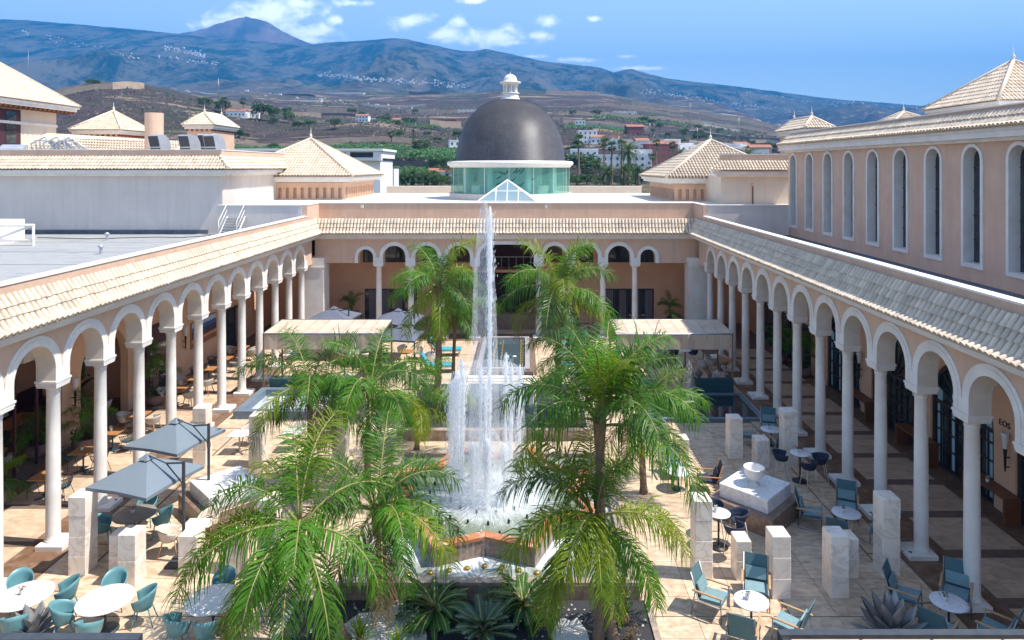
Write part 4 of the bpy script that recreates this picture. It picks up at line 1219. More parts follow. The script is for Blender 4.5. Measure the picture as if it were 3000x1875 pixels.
# terrace furniture: white bracing frame, white box, stair
st = thing('roof_stair', 'white metal stair with handrails climbing from the left roof terrace', 'stair', (-17.95, 41.2, 6.8))
for k in range(7): MB().box(-0.5, 0.5, k*0.16, k*0.16+0.2, 0.13+k*0.15, 0.16+k*0.15).build('tread', M['duct'], st)
for s in (-0.55, 0.55):
    m_ = MB(); m_.bar((s,0,0.05),(s,1.3,1.2),0.07); m_.build('stringer', M['white'], st)
    h_ = MB(); h_.tube([(s,0,0),(s,0,0.95),(s,1.2,1.95),(s,1.3,1.95),(s,1.3,1.15)], 0.025, 6); h_.tube([(s,0,0.5),(s,1.2,1.55)], 0.018, 6); h_.build('handrail', M['white'], st)
bx(st, 'landing_wall', 'coping', 0.0-1.15, 0.62, 1.35, 1.45, 0, 1.05)
fr = thing('bracing_frame', 'white diagonal-braced steel frame on the left roof terrace', 'frame', at(98, 720, 6.8))
f = MB()
for x in (-4.5, -2.2, 0): f.bar((x,0,0),(x,0,1.15),0.13)
for z in (0.3, 1.1): f.bar((-4.6,0,z),(0.05,0,z),0.12)
f.bar((-2.2,0,0.3),(0,0,1.1),0.1); f.bar((-4.5,0,0.3),(-2.2,0,1.1),0.1)
f.build('braced_bar', M['white'], fr)
tag(MB().bbox(-34.5, -28.55, 36.6, 39.0, 6.8, 8.05, 0.03).build('plant_box', M['white']), 'low white plant enclosure behind the bracing frame', 'enclosure')
# foreground ledges of the building the camera looks from
tag(MB().box(2.93, 12, 5.2, 7.75, 5.1, 5.63).build('near_roof', M['stone']), 'tan tiled roof ledge along the bottom right edge', 'roof ledge')
o = bpy.data.objects['near_roof']
for k in range(11): MB().bbox(3.0+k*0.8, 3.0+k*0.8+0.785, 5.25, 7.72, 5.631, 5.67, 0.01).build('ledge_tile', material('ledge_tile_%d' % k, (0.50+0.05*math.sin(k*2.1), 0.37+0.04*math.sin(k*3.7), 0.26+0.03*math.sin(k*2.9)), 0.7, (0.4, 0.29, 0.2), 3), o)
MB().box(2.9, 12.1, 7.752, 7.85, 5.50, 5.69).build('ledge_rail', M['charcoal'], o)
ll = tag(MB().box(-9.5, -4.42, 5.5, 7.75, 5.1, 5.55).build('near_ledge', M['stone']), 'pale ledge with a grey rail along the bottom left edge', 'roof ledge')
MB().box(-9.5, -4.40, 7.752, 7.86, 5.45, 5.64).build('ledge_rail', M['charcoal'], ll)
# ------------------------------------------------------------------ pools, fountain, planting beds
def frame_box(mb, x0, x1, y0, y1, w, z0, z1):
    mb.ringprism([(x0,y0),(x1,y0),(x1,y1),(x0,y1)], [(x0+w,y0+w),(x1-w,y0+w),(x1-w,y1-w),(x0+w,y1-w)], z0, z1)
def water_material(name, c, rough=0.06, foam=None, scale=3.0, bump=0.25, alpha=None):
    m = material(name, c, rough, None, bump=0, spec=0.6)
    N, L = m.node_tree.nodes, m.node_tree.links
    b = N['Principled BSDF']; g = N.new('ShaderNodeNewGeometry')
    n = N.new('ShaderNodeTexNoise'); n.inputs['Scale'].default_value = scale; n.inputs['Detail'].default_value = 3; L.new(g.outputs['Position'], n.inputs['Vector'])
    bp = N.new('ShaderNodeBump'); bp.inputs['Strength'].default_value = bump; bp.inputs['Distance'].default_value = 0.03
    L.new(n.outputs[0], bp.inputs['Height']); L.new(bp.outputs[0], b.inputs['Normal'])
    if foam:      # foam whitening round a point: aerated water really is white there
        (cx, cy, r0, r1) = foam
        s = N.new('ShaderNodeVectorMath'); s.operation = 'SUBTRACT'; s.inputs[1].default_value = (cx, cy, 0); L.new(g.outputs['Position'], s.inputs[0])
        mu = N.new('ShaderNodeVectorMath'); mu.operation = 'MULTIPLY'; mu.inputs[1].default_value = (1, 1, 0); L.new(s.outputs[0], mu.inputs[0])
        ln = N.new('ShaderNodeVectorMath'); ln.operation = 'LENGTH'; L.new(mu.outputs[0], ln.inputs[0])
        nf = N.new('ShaderNodeTexNoise'); nf.inputs['Scale'].default_value = 1.6; nf.inputs['Detail'].default_value = 7; nf.inputs['Roughness'].default_value = 0.65
        L.new(g.outputs['Position'], nf.inputs['Vector'])
        ad = N.new('ShaderNodeMath'); ad.operation = 'MULTIPLY_ADD'; ad.inputs[1].default_value = 2.6; L.new(nf.outputs[0], ad.inputs[0]); L.new(ln.outputs['Value'], ad.inputs[2])
        mr = N.new('ShaderNodeMapRange'); mr.interpolation_type = 'SMOOTHSTEP'; mr.inputs['From Min'].default_value = r0+1.3; mr.inputs['From Max'].default_value = r1+1.3
        mr.inputs['To Min'].default_value = 0.95; mr.inputs['To Max'].default_value = 0.0; L.new(ad.outputs[0], mr.inputs['Value'])
        mx = N.new('ShaderNodeMix'); mx.data_type = 'RGBA'; L.new(mr.outputs[0], mx.inputs[0]); mx.inputs[6].default_value = lin(*c); mx.inputs[7].default_value = (0.72, 0.76, 0.79, 1)
        L.new(mx.outputs[2], b.inputs['Base Color'])
        rr = N.new('ShaderNodeMapRange'); rr.inputs['To Min'].default_value = rough; rr.inputs['To Max'].default_value = 0.7; L.new(mr.outputs[0], rr.inputs['Value']); L.new(rr.outputs[0], b.inputs['Roughness'])
    return m
M['greystone'] = material('grey_wet_stone', (0.36, 0.35, 0.34), 0.5, (0.28, 0.27, 0.27), 3, 0.1, 40)
SC = Vector((-1.08, 21.4, 0))
M['water_dark'] = water_material('dark_pool_water', (0.02, 0.035, 0.045), 0.05, scale=2.2, bump=0.12)
M['water_pool'] = water_material('rippled_pool_water', (0.055, 0.085, 0.095), 0.08, scale=5, bump=0.35)
M['water_star'] = water_material('green_fountain_water', (0.155, 0.185, 0.125), 0.22, foam=(SC.x, SC.y, 0.4, 2.3), scale=7, bump=0.5)
M['water_low'] = water_material('green_basin_water', (0.15, 0.18, 0.13), 0.25, foam=(SC.x, SC.y, 2.7, 4.1), scale=6, bump=0.4)
M['water_mid'] = water_material('grey_pool_water', (0.13, 0.165, 0.19), 0.10, scale=4, bump=0.3)

lp = thing('shallow_pool', 'low square pool with grey-blue rim and pale floor under the left palms', 'pool')
mb = MB(); frame_box(mb, -12.72, -7.8, 29.75, 33.0, 0.32, 0.0, 0.36); mb.build('pool_rim', M['poolgrey'], lp)
MB().box(-12.40, -8.12, 30.07, 32.68, 0.0, 0.05).build('pool_floor', M['poolfloor'], lp)
rp = thing('dark_pool', 'dark still pool with low rim in the shade before the right canopy', 'pool')
mb = MB(); frame_box(mb, 5.4, 10.4, 29.5, 32.9, 0.22, 0.0, 0.13); mb.build('pool_rim', M['poolgrey'], rp)
MB().box(5.62, 10.18, 29.72, 32.68, 0.0, 0.07).build('pool_water', M['water_dark'], rp)

# long upper pool on the axis
up_ = thing('long_pool', 'long raised pool with rows of brass spotlights before the wide arch', 'pool')
x0, x1, y0, y1 = -2.75, 0.42, 35.8, 42.9
mb = MB(); frame_box(mb, x0+0.16, x1-0.16, y0+0.16, y1-0.1, 0.26, 0.0, 0.40); mb.build('pool_rim', M['greystone'], up_)
mb = MB(); frame_box(mb, x0, x1, y0, y1, 0.158, 0.0, 0.30); mb.build('pool_plinth', M['granite'], up_)
MB().box(x0+0.42, x1-0.42, y0+0.42, y1-0.36, 0.0, 0.20).build('pool_water', M['water_pool'], up_)
for xi in (-1.75, -1.35, -0.25, -0.12):
    for k in range(17): MB().lathe([(0.045,0.20),(0.045,0.235),(0.03,0.25),(0.0,0.25)], (xi, 37.0+k*0.34, 0), 6).build('spotlight', M['gold'], up_)
for x in (-2.05, -1.05, -0.62): MB().lathe([(0.0,0.21),(0.13,0.215),(0.16,0.24),(0.0,0.26)], (x, 38.9, 0), 10).build('floating_lamp', M['lamp_white'], up_)
# steps down and the middle pool
for k in range(3): tag(MB().box(-2.95, 0.6, 34.46+k*0.4, 34.455+(k+1)*0.4, 0.0, 0.03+0.05*k).build('step', M['stone']), kind='structure')
mp_ = thing('middle_pool', 'grey reflecting pool between the two planting beds on the axis', 'pool')
mb = MB(); frame_box(mb, -2.85, 0.5, 28.1, 34.4, 0.14, 0.0, 0.12); mb.build('pool_rim', M['greystone'], mp_)
MB().box(-2.71, 0.36, 28.24, 34.26, 0.0, 0.08).build('pool_water', M['water_mid'], mp_)
MB().box(-5.15, 2.7, 27.45, 27.75, 0.0, 0.42).build('low_wall', M['granite_rim'], mp_)
MB().box(-2.85, 0.5, 27.76, 28.09, 0.0, 0.10).build('spill_edge', M['stone'], mp_)
for (a, b, lab) in ((-5.15, -2.87, 'dark gravel planting bed left of the reflecting pool'), (0.52, 2.7, 'dark gravel planting bed right of the reflecting pool')):
    bed = tag(MB().box(a, b, 27.76, 34.4, 0.0, 0.06).build('planting_bed', M['gravel']), lab, 'planting bed')
    mb = MB(); frame_box(mb, a-0.08, b+0.0, 27.755, 34.45, 0.08, 0.0, 0.11); mb.build('bed_kerb', M['stone'], bed)

# octagram fountain
ft = thing('star_fountain', 'eight-pointed star fountain with worn orange stone rim and tall white jets', 'fountain')
def star(Ro):
    ri = Ro*0.7654
    return [(SC.x+(Ro if k % 2 == 0 else ri)*math.sin(PI/8+PI/8*k), SC.y-(Ro if k % 2 == 0 else ri)*math.cos(PI/8+PI/8*k)) for k in range(16)]
so, si = star(3.58), star(3.16)
mb = MB(); mb.ringprism(star(3.53), star(3.2), 0.0, 0.82); mb.build('basin_wall', M['granite'], ft)
for k in range(16):      # rim stones, one per edge
    j = (k+1) % 16
    a, b, c, d = [Vector((*p, 0)) for p in (so[k], so[j], si[j], si[k])]
    e = 0.004
    q = [a+(b-a)*e, b+(a-b)*e, c+(d-c)*e, d+(c-d)*e]
    MB().prism([(p.x, p.y) for p in q], 0.822, 0.90+0.004*(k % 3)).build('rim_stone', M['terracotta'], ft)
MB().prism(star(3.19), 0.3, 0.78).build('basin_water', M['water_star'], ft)
ob = MB(); frame_box(ob, -4.68, 2.9, 17.25, 25.3, 0.25, 0.0, 0.50); ob.build('outer_rim', M['granite_rim'], ft)
ob = MB(); frame_box(ob, -4.66, 2.88, 17.27, 25.28, 0.04, 0.0, 0.44)
MB().box(-4.45, 2.67, 17.48, 25.07, 0.0, 0.36).build('outer_water', M['water_low'], ft)
wf = MB().box(-4.67, 2.89, 17.235, 17.249, 0.0, 0.43).build('outer_wall_face', M['granite'], ft)
for k in range(9):
    a = -PI/2+R(-34+8.5*k); Rr = 3.15+(0.55 if k in (0, 8) else 0.35*abs(k-4)/4)
    MB().lathe([(0.08,0.36),(0.08,0.41),(0.05,0.43),(0,0.43)], (SC.x+Rr*math.cos(a)*0.95, 17.75+0.42-0.10*abs(k-4), 0), 8).build('spotlight', M['gold'], ft)
nz_ = MB().lathe([(0.035,0.6),(0.035,0.86),(0.015,0.9)], (0,0,0), 6).mesh('nozzle', M['black'])
for ring, cnt in ((0.7, 8), (1.3, 14), (1.9, 20), (2.45, 26)):
    for k in range(cnt):
        a = 2*PI*k/cnt+ring
        link('nozzle', nz_, ft, (SC.x+ring*math.cos(a), SC.y+ring*math.sin(a), 0))
# water jets: streaks and drops of white water
def water_mat(name, c, alpha, obj=True):
    m = bpy.data.materials.new(name); m.use_nodes = True
    N, L = m.node_tree.nodes, m.node_tree.links
    b = N['Principled BSDF']; b.inputs['Base Color'].default_value = lin(*c); b.inputs['Roughness'].default_value = 0.6
    tl_ = N.new('ShaderNodeBsdfTranslucent'); tl_.inputs[0].default_value = (0.97, 0.98, 0.99, 1)
    m1 = N.new('ShaderNodeMixShader'); m1.inputs[0].default_value = 0.5; L.new(b.outputs[0], m1.inputs[1]); L.new(tl_.outputs[0], m1.inputs[2])
    t = N.new('ShaderNodeBsdfTransparent')
    g = N.new('ShaderNodeNewGeometry'); mp2 = N.new('ShaderNodeMapping'); mp2.inputs['Scale'].default_value = (1, 1, 0.12); L.new(g.outputs['Position'], mp2.inputs[0])
    n = N.new('ShaderNodeTexNoise'); n.inputs['Scale'].default_value = 20; n.inputs['Detail'].default_value = 5; L.new(mp2.outputs[0], n.inputs['Vector'])
    r = N.new('ShaderNodeMapRange'); r.inputs['From Min'].default_value = 0.35; r.inputs['From Max'].default_value = 0.7
    r.inputs['To Min'].default_value = alpha*0.45; r.inputs['To Max'].default_value = min(1, alpha*1.6); L.new(n.outputs[0], r.inputs['Value'])
    mx = N.new('ShaderNodeMixShader'); L.new(r.outputs[0], mx.inputs[0]); L.new(t.outputs[0], mx.inputs[1]); L.new(m1.outputs[0], mx.inputs[2])
    L.new(mx.outputs[0], N['Material Output'].inputs['Surface'])
    return m
M['jet'] = water_mat('white_jet_water', (0.93, 0.95, 0.97), 0.85)
M['spray'] = water_mat('spray_water', (0.93, 0.95, 0.97), 0.5)
M['mist'] = water_mat('mist_water', (0.93, 0.95, 0.97), 0.16)
wr = random.Random(11)
def drop_cloud(mb, n, fn, s0, s1, stretch):
    for _ in range(n):
        p, k = fn()
        s = wr.uniform(s0, s1); h = s*stretch*wr.uniform(0.6, 1.6)
        x, y, z = p
        a = wr.uniform(0, PI)
        vs = [(x, y, z-h), (x+s*math.cos(a), y+s*math.sin(a), z), (x+s*math.cos(a+2.1), y+s*math.sin(a+2.1), z), (x+s*math.cos(a+4.2), y+s*math.sin(a+4.2), z), (x, y, z+h)]
        mb.add(vs, [(0,2,1),(0,3,2),(0,1,3),(4,1,2),(4,2,3),(4,3,1)])
def jet(x, y, z0, z1, core, spread, fall, label=None):
    mb = MB()
    H = z1-z0
    mb.lathe([(core*0.6, z0), (core*0.8, z0+H*0.4), (core*1.0, z0+H*0.72), (core*1.3, z0+H*0.86), (core*1.2, z0+H*0.95), (core*0.5, z1), (0.001, z1+0.06)], (x, y, 0), 10)
    j = mb.build('water_jet', M['jet'], ft)
    sp = MB()
    def f():
        q = wr.random()**0.55            # more drops near the head
        z = z0+H*q
        r = spread*(0.25+0.75*q)*abs(wr.gauss(0, 0.6))
        a = wr.uniform(0, 2*PI)
        return (x+r*math.cos(a)+fall[0]*(1-q)*wr.random(), y+r*math.sin(a)+fall[1]*(1-q)*wr.random(), z-wr.random()*H*0.05), q
    drop_cloud(sp, int(420+H*140), f, 0.005, 0.015, 6)
    o = sp.build('jet_drops', M['spray'], j); o['kind'] = 'stuff'
    return j
jet(SC.x-0.02, SC.y, 0.78, 9.75, 0.062, 0.20, (0.0, 0.0))
veil = MB(); veil.lathe([(0.50, 0.9), (0.48, 3), (0.42, 5.5), (0.32, 7.8), (0.22, 9.1), (0.12, 9.8), (0.01, 10.0)], (SC.x-0.20, SC.y+0.05, 0), 16)
veil.build('spray_veil', M['mist'], ft)
for k in range(7):
    a = R(8)+2*PI*k/7
    jx, jy = SC.x-0.02+0.95*math.cos(a), SC.y+0.95*math.sin(a)
    hh = 4.75+0.25*math.sin(k*2.3)
    jet(jx, jy, 0.78, hh, 0.045, 0.17, (-0.2*abs(math.cos(a)), 0.2*math.sin(a)))
for k in range(3): jet(SC.x-0.98-0.14*k, SC.y-0.35+0.45*k, 0.78, 4.7-0.3*k, 0.075, 0.26, (-0.25, -0.2))
for k in range(5):
    a = R(-95)+R(62)*(k-2)
    jet(SC.x+0.55*math.cos(a), SC.y-0.5+0.55*math.sin(a), 0.78, 2.9-0.25*abs(k-2), 0.07, 0.20, (0.1, -0.2))
vl = MB(); vl.lathe([(1.5, 0.8), (1.3, 1.8), (1.2, 3.0), (1.12, 4.0), (1.0, 4.7)], (SC.x-0.1, SC.y, 0), 28); vl.build('spray_veil', M['mist'], ft)
vl = MB(); vl.lathe([(1.2, 0.8), (1.0, 1.5), (0.8, 2.2), (0.5, 2.8)], (SC.x-0.3, SC.y-0.3, 0), 20); vl.build('spray_veil', M['mist'], ft)
# splash: low radial streaks on the water
sp = MB()
for _ in range(1500):
    a = wr.uniform(0, 2*PI); r = 0.3+abs(wr.gauss(0, 0.9)); L_ = wr.uniform(0.1, 0.5); h = 0.79+wr.random()*0.25*max(0, 1.5-r)
    c, s = math.cos(a), math.sin(a); w = wr.uniform(0.006, 0.02)
    if r > 2.3: continue
    p = (SC.x+r*c, SC.y+r*s, h)
    sp.add([(p[0]-s*w, p[1]+c*w, p[2]), (p[0]+s*w, p[1]-c*w, p[2]), (p[0]+c*L_, p[1]+s*L_, p[2]+0.02), (p[0]+c*L_*.5, p[1]+s*L_*.5, p[2]+0.03)], [(0,1,2),(0,3,1),(0,2,3),(1,3,2)])
o = sp.build('splash', M['spray'], ft); o['kind'] = 'stuff'
# water sheet over the front rim
sh = MB()
for k in range(15):
    for side in (0, 1):
        a, b = so[15], so[0]
    pass
sheet = MB()
for (a, b) in ((so[14], so[15]), (so[15], so[0]), (so[13], so[14]), (so[0], so[1])):
    for i in range(10):
        f = (i+wr.random()*0.6)/10; w = wr.uniform(0.01, 0.05)
        p = Vector((*a, 0)).lerp(Vector((*b, 0)), f); q = Vector((*a, 0)).lerp(Vector((*b, 0)), min(1, f+w))
        d = (p-SC).normalized(); d.z = 0; n = d*0.03
        sheet.quad((p.x+n.x, p.y+n.y, 0.84), (q.x+n.x, q.y+n.y, 0.84), (q.x+n.x*3, q.y+n.y*3, 0.37), (p.x+n.x*3, p.y+n.y*3, 0.37))
o = sheet.build('water_sheet', M['mist'], ft); o['kind'] = 'stuff'

# front planting bed
fb = tag(MB().box(-5.7, 3.0, 9, 17.23, 0.0, 0.07).build('planting_bed', M['gravel']), 'black gravel planting bed with cycads in front of the fountain basin', 'planting bed')
mb = MB(); mb.box(-5.85, -5.70, 9, 17.23, 0, 0.12); mb.build('bed_kerb', M['stone'], fb); MB().box(3.0, 3.15, 9, 17.23, 0, 0.12).build('bed_kerb', M['granite_rim'], fb)
pp = [(-3.35+0.95*math.cos(2*PI*k/22)*(1+0.12*math.sin(k*3.1))*1.15, 15.6+1.35*math.sin(2*PI*k/22)*(1+0.1*math.cos(k*2.3))) for k in range(22)]
MB().prism(pp, 0.071, 0.095).build('pebble_patch', M['pebble'], fb)
pp = [(1.05+0.42*math.cos(2*PI*k/18)*(1+0.22*math.sin(k*3.1)), 15.9+0.62*math.sin(2*PI*k/18)*(1+0.2*math.cos(k*2.2))) for k in range(18)]
MB().prism(pp, 0.071, 0.09).build('pebble_patch', M['pebble'], fb)
pb = MB()
for _ in range(900):
    x, y = (wr.gauss(-3.35, 0.45), wr.gauss(15.7, 0.6)) if wr.random() < 0.7 else (wr.uniform(-5.6, 2.9), wr.uniform(14.8, 17.1))
    s = wr.uniform(0.012, 0.035)
    pb.add([(x-s,y-s,0.09),(x+s,y-s*.8,0.09),(x+s*.9,y+s,0.09),(x-s,y+s*.8,0.09),(x,y,0.09+s*1.2)], [(0,1,4),(1,2,4),(2,3,4),(3,0,4)])
o = pb.build('pebbles', M['pebble'], fb); o['kind'] = 'stuff'
MB().ball((-0.95, 16.15, 0.10), 0.20, 10, 6, 0.55).build('boulder', M['pebble'], fb)
gb = tag(MB().box(-1.75, 0.75, 14.5, 15.0, 0.0, 0.35).build('glass_lid', M['drum_glass']), 'dark green glass cover at the foot of the blue-green cycad', 'glass cover')

# ------------------------------------------------------------------ marble block pillars
def pillar(x, y, w, d, h, n, label, rz=0.0):
    r = thing('marble_pillar', label, 'pillar', (x, y, 0.014), rz, 'marble block pillars of the court')
    z = 0.0; bh = h/n
    for k in range(n):
        e = 0.004*((k*7) % 3)
        MB().bbox(-w/2+e, w/2-e*0.5, -d/2+e, d/2, z+0.004, z+bh-0.004, 0.016).build('marble_block', M['pillar'], r)
        z += bh
for (x, y, w, d, h, n, lab) in (
    (-12.05, 18.62, 0.48, 0.54, 2.12, 4, 'tall four-block marble pillar beside the nearest left parasol'),
    (-10.42, 18.10, 0.48, 0.52, 1.38, 2, 'taller front pillar of the close pair behind the near oval table'),
    (-10.96, 18.60, 0.48, 0.50, 1.08, 2, 'lower rear pillar of the close pair behind the near oval table'),
    (-9.05, 18.55, 0.50, 0.52, 1.10, 2, 'low marble pillar hiding the foot of the near parasol pole'),
    (-7.90, 18.65, 0.48, 0.52, 1.10, 2, 'low marble pillar half veiled by the drooping left palm frond'),
    (-6.90, 18.45, 0.50, 0.54, 2.12, 4, 'tall marble pillar standing behind the left front palm leaves'),
    (-12.00, 25.40, 0.50, 0.52, 2.12, 4, 'tall marble pillar between the far left parasol and the shallow pool'),
    (-9.85, 25.20, 0.50, 0.54, 1.90, 3, 'marble pillar at the front corner of the shallow pool'),
    (-6.80, 25.20, 0.50, 0.54, 2.08, 4, 'marble pillar among the left mid palms near the pool'),
    (4.75, 18.40, 0.48, 0.54, 2.12, 4, 'tall sunlit marble pillar beside the right front palm'),
    (5.82, 18.40, 0.40, 0.54, 1.05, 2, 'low sunlit marble pillar right of the tall sunlit one'),
    (6.53, 17.62, 0.48, 0.54, 1.60, 3, 'marble pillar with curved brown veins behind the sunny lounge chairs'),
    (8.03, 17.66, 0.48, 0.54, 1.58, 3, 'front pillar of the shaded pair beside the metal agave'),
    (8.72, 18.48, 0.42, 0.50, 1.06, 2, 'lower pillar half hidden behind the shaded pair\'s front pillar'),
    (9.80, 18.50, 0.48, 0.54, 2.12, 4, 'tall shaded marble pillar next to the rocking chairs'),
    (7.95, 25.95, 0.52, 0.54, 1.53, 3, 'marble pillar at the corner of the dark pool'),
    (8.70, 25.20, 0.50, 0.54, 1.02, 2, 'low shaded marble pillar behind the stone bowl'),
    (9.72, 25.20, 0.52, 0.54, 2.06, 4, 'tall marble pillar with brown swirl beside the high bar table'),
    (5.75, 25.20, 0.50, 0.54, 1.05, 2, 'low marble pillar behind the right drooping palm frond')):
    pillar(x, y, w, d, h, n, lab)

# ------------------------------------------------------------------ marble plinths turned on their corner
def plinth(x, y, label, bowl=False):
    r = thing('marble_plinth', label, 'plinth', (x, y, 0.014), R(45), 'turned marble plinths')
    MB().bbox(-1.06, 1.06, -1.06, 1.06, 0, 0.58, 0.01).build('granite_base', M['granite'], r)
    MB().bbox(-0.80, 0.80, -0.80, 0.80, 0.582, 1.0, 0.012).build('marble_slab', M['marble'], r)
    for k in (-1, 1):
        pass
    return r
plinth(7.28, 21.6, 'white marble slab on brown granite base carrying the stone bowl')
plinth(-9.55, 21.75, 'white marble slab on granite base behind the left front palm leaves')
plinth(7.25, 38.9, 'marble and granite plinth under the right canopy')
plinth(-9.7, 38.9, 'marble and granite plinth under the left canopy')
bw = MB().lathe([(0.16,0),(0.17,0.03),(0.13,0.05),(0.085,0.10),(0.08,0.13),(0.14,0.17),(0.25,0.25),(0.305,0.37),(0.315,0.50),(0.33,0.52),(0.33,0.55),(0.30,0.55),(0.29,0.50),(0.25,0.33),(0.10,0.24),(0.0,0.23)], n=28)
tag(bw.build('stone_bowl', M['pot_white'], None, (7.22, 21.5, 1.015)), 'white footed stone bowl standing on the right marble slab', 'bowl')

# ------------------------------------------------------------------ canopies
def canopy(x0, x1, label):
    r = thing('canopy', label, 'canopy', (0, 0, 0))
    y0, y1, zf, zb = 33.2, 35.75, 2.92, 3.02
    n = 9; w = (x1-x0)/n
    for k in range(n):
        for (f0, f1) in ((0, .34), (.34, .67), (.67, 1)):
            a, b = x0+k*w+0.008, x0+(k+1)*w-0.008
            ya, yb = y0+(y1-y0)*f0+0.006, y0+(y1-y0)*f1-0.006
            za, zb_ = zf+(zb-zf)*f0, zf+(zb-zf)*f1
            sag = 0.025*math.sin(k*1.7+f0*5)
            mb = MB(); mb.add([(a,ya,za),(b,ya,za),(b,yb,zb_),(a,yb,zb_),((a+b)/2,(ya+yb)/2,(za+zb_)/2-0.05-sag)], [(0,1,4),(1,2,4),(2,3,4),(3,0,4)])
            mb.build('canvas_panel', M['canvas'], r)
    for k in range(n):
        a, b = x0+k*w+0.006, x0+(k+1)*w-0.006
        mb = MB(); m_ = (a+b)/2; d = 0.03*math.sin(k*2.3)
        mb.quad((a,y0-0.02,2.86),(m_,y0-0.04+d,2.86),(m_,y0-0.05+d,2.15),(a,y0-0.02,2.14)); mb.quad((m_,y0-0.04+d,2.86),(b,y0-0.02,2.86),(b,y0-0.02,2.14),(m_,y0-0.05+d,2.15))
        mb.build('valance_panel', M['canvas'], r)
    f = MB(); f.bar((x0,y0,2.89),(x1,y0,2.89),0.08); f.bar((x0,y1,3.0),(x1,y1,3.0),0.07); f.bar((x0,y0,2.89),(x0,y1,3.0),0.07); f.bar((x1,y0,2.89),(x1,y1,3.0),0.07)
    f.build('canopy_frame', M['steel'], r)
    for x in (x0+0.03, x1-0.03):
        for y in (y0, y1): MB().box(x-0.035, x+0.035, y-0.035, y+0.035, 0.014, 2.86).build('post', M['granite'], r)
canopy(4.42, 10.12, 'beige canvas canopy with hanging valance on the right, half in shade')
canopy(-12.74, -6.95, 'sunlit beige canvas canopy with hanging valance on the left')

# ------------------------------------------------------------------ parasols
def parasol(label, cx, cy, pole, hd=1.48, ze=2.2, za=2.75, ang=28, mat='parasol', rz0=None):
    r = thing('cantilever_parasol', label, 'parasol', (pole[0], pole[1], 0.014), 0, 'grey cantilever parasols')
    ox, oy = cx-pole[0], cy-pole[1]
    cn = [Vector((ox+hd*math.cos(R(ang+90*k)), oy+hd*math.sin(R(ang+90*k)), ze)) for k in range(4)]
    ap = Vector((ox, oy, za))
    for k in range(4):
        a, b = cn[k], cn[(k+1) % 4]
        m_ = (a+b)/2+Vector((0,0,-0.0)); 
        mid = (a+b)/2*0.985+Vector((ox,oy,0))*0.015; mid.z = ze+0.03
        i1, i2 = ap+(a-ap)*0.13-Vector((0,0,0.0)), ap+(b-ap)*0.13
        mb = MB(); mb.add([i1, i2, b, mid, a], [(0,4,3),(0,3,1),(1,3,2)])
        dn = Vector((0,0,-0.09)); mb.quad(a, mid, mid+dn, a+dn); mb.quad(mid, b, b+dn, mid+dn)
        mb.build('canopy_panel', M[mat], r)
    mb = MB()
    for k in range(4):
        a, b = cn[k], cn[(k+1) % 4]
        mb.add([ap+(a-ap)*0.16+Vector((0,0,0.05)), ap+(b-ap)*0.16+Vector((0,0,0.05)), ap+Vector((0,0,0.11))], [(0,1,2)])
    mb.build('vent_cap', M[mat], r)
    for k in range(4): MB().bar(ap-Vector((0,0,0.08)), cn[k]-Vector((0,0,0.03)), 0.025).build('rib', M['charcoal'], r)
    MB().cyl((0,0), 0.045, 0.06, 2.8, 10).build('pole', M['charcoal'], r)
    d = Vector((ox, oy, 0)).normalized()
    a = MB(); j = d*0.62+Vector((0,0,2.66)); a.bar((0,0,2.76), j, 0.045); a.bar((0,0,2.15), j, 0.04); a.bar(j, ap+Vector((0,0,0.06)), 0.035); a.bar((0,0,2.05), (-d*-0.0)+Vector((0,0,2.2)), 0.10)
    a.build('arm', M['charcoal'], r)
    MB().box(-0.36,0.36,-0.36,0.36,0.0,0.07).build('base_plate', M['charcoal'], r)
parasol('grey-blue square parasol nearest the camera over the taupe table', -10.75, 19.42, (-9.5, 19.0))
parasol('grey-blue square parasol behind the nearest one, by the left columns', -11.35, 22.2, (-10.1, 21.8))
parasol('dark slate parasol above the left canopy in front of the far arches', -11.15, 39.8, (-10.2, 39.5), 1.75, 2.25, 2.8, 40, 'parasol_dark')
parasol('slate parasol left of the tall far palm, before the far arches', -7.3, 39.2, (-6.3, 38.9), 1.75, 2.25, 2.8, 40, 'parasol_dark')
parasol('slate parasol lower down beside the turquoise loungers', -6.7, 36.6, (-7.7, 36.2), 1.5, 1.95, 2.45, 40, 'parasol_dark')
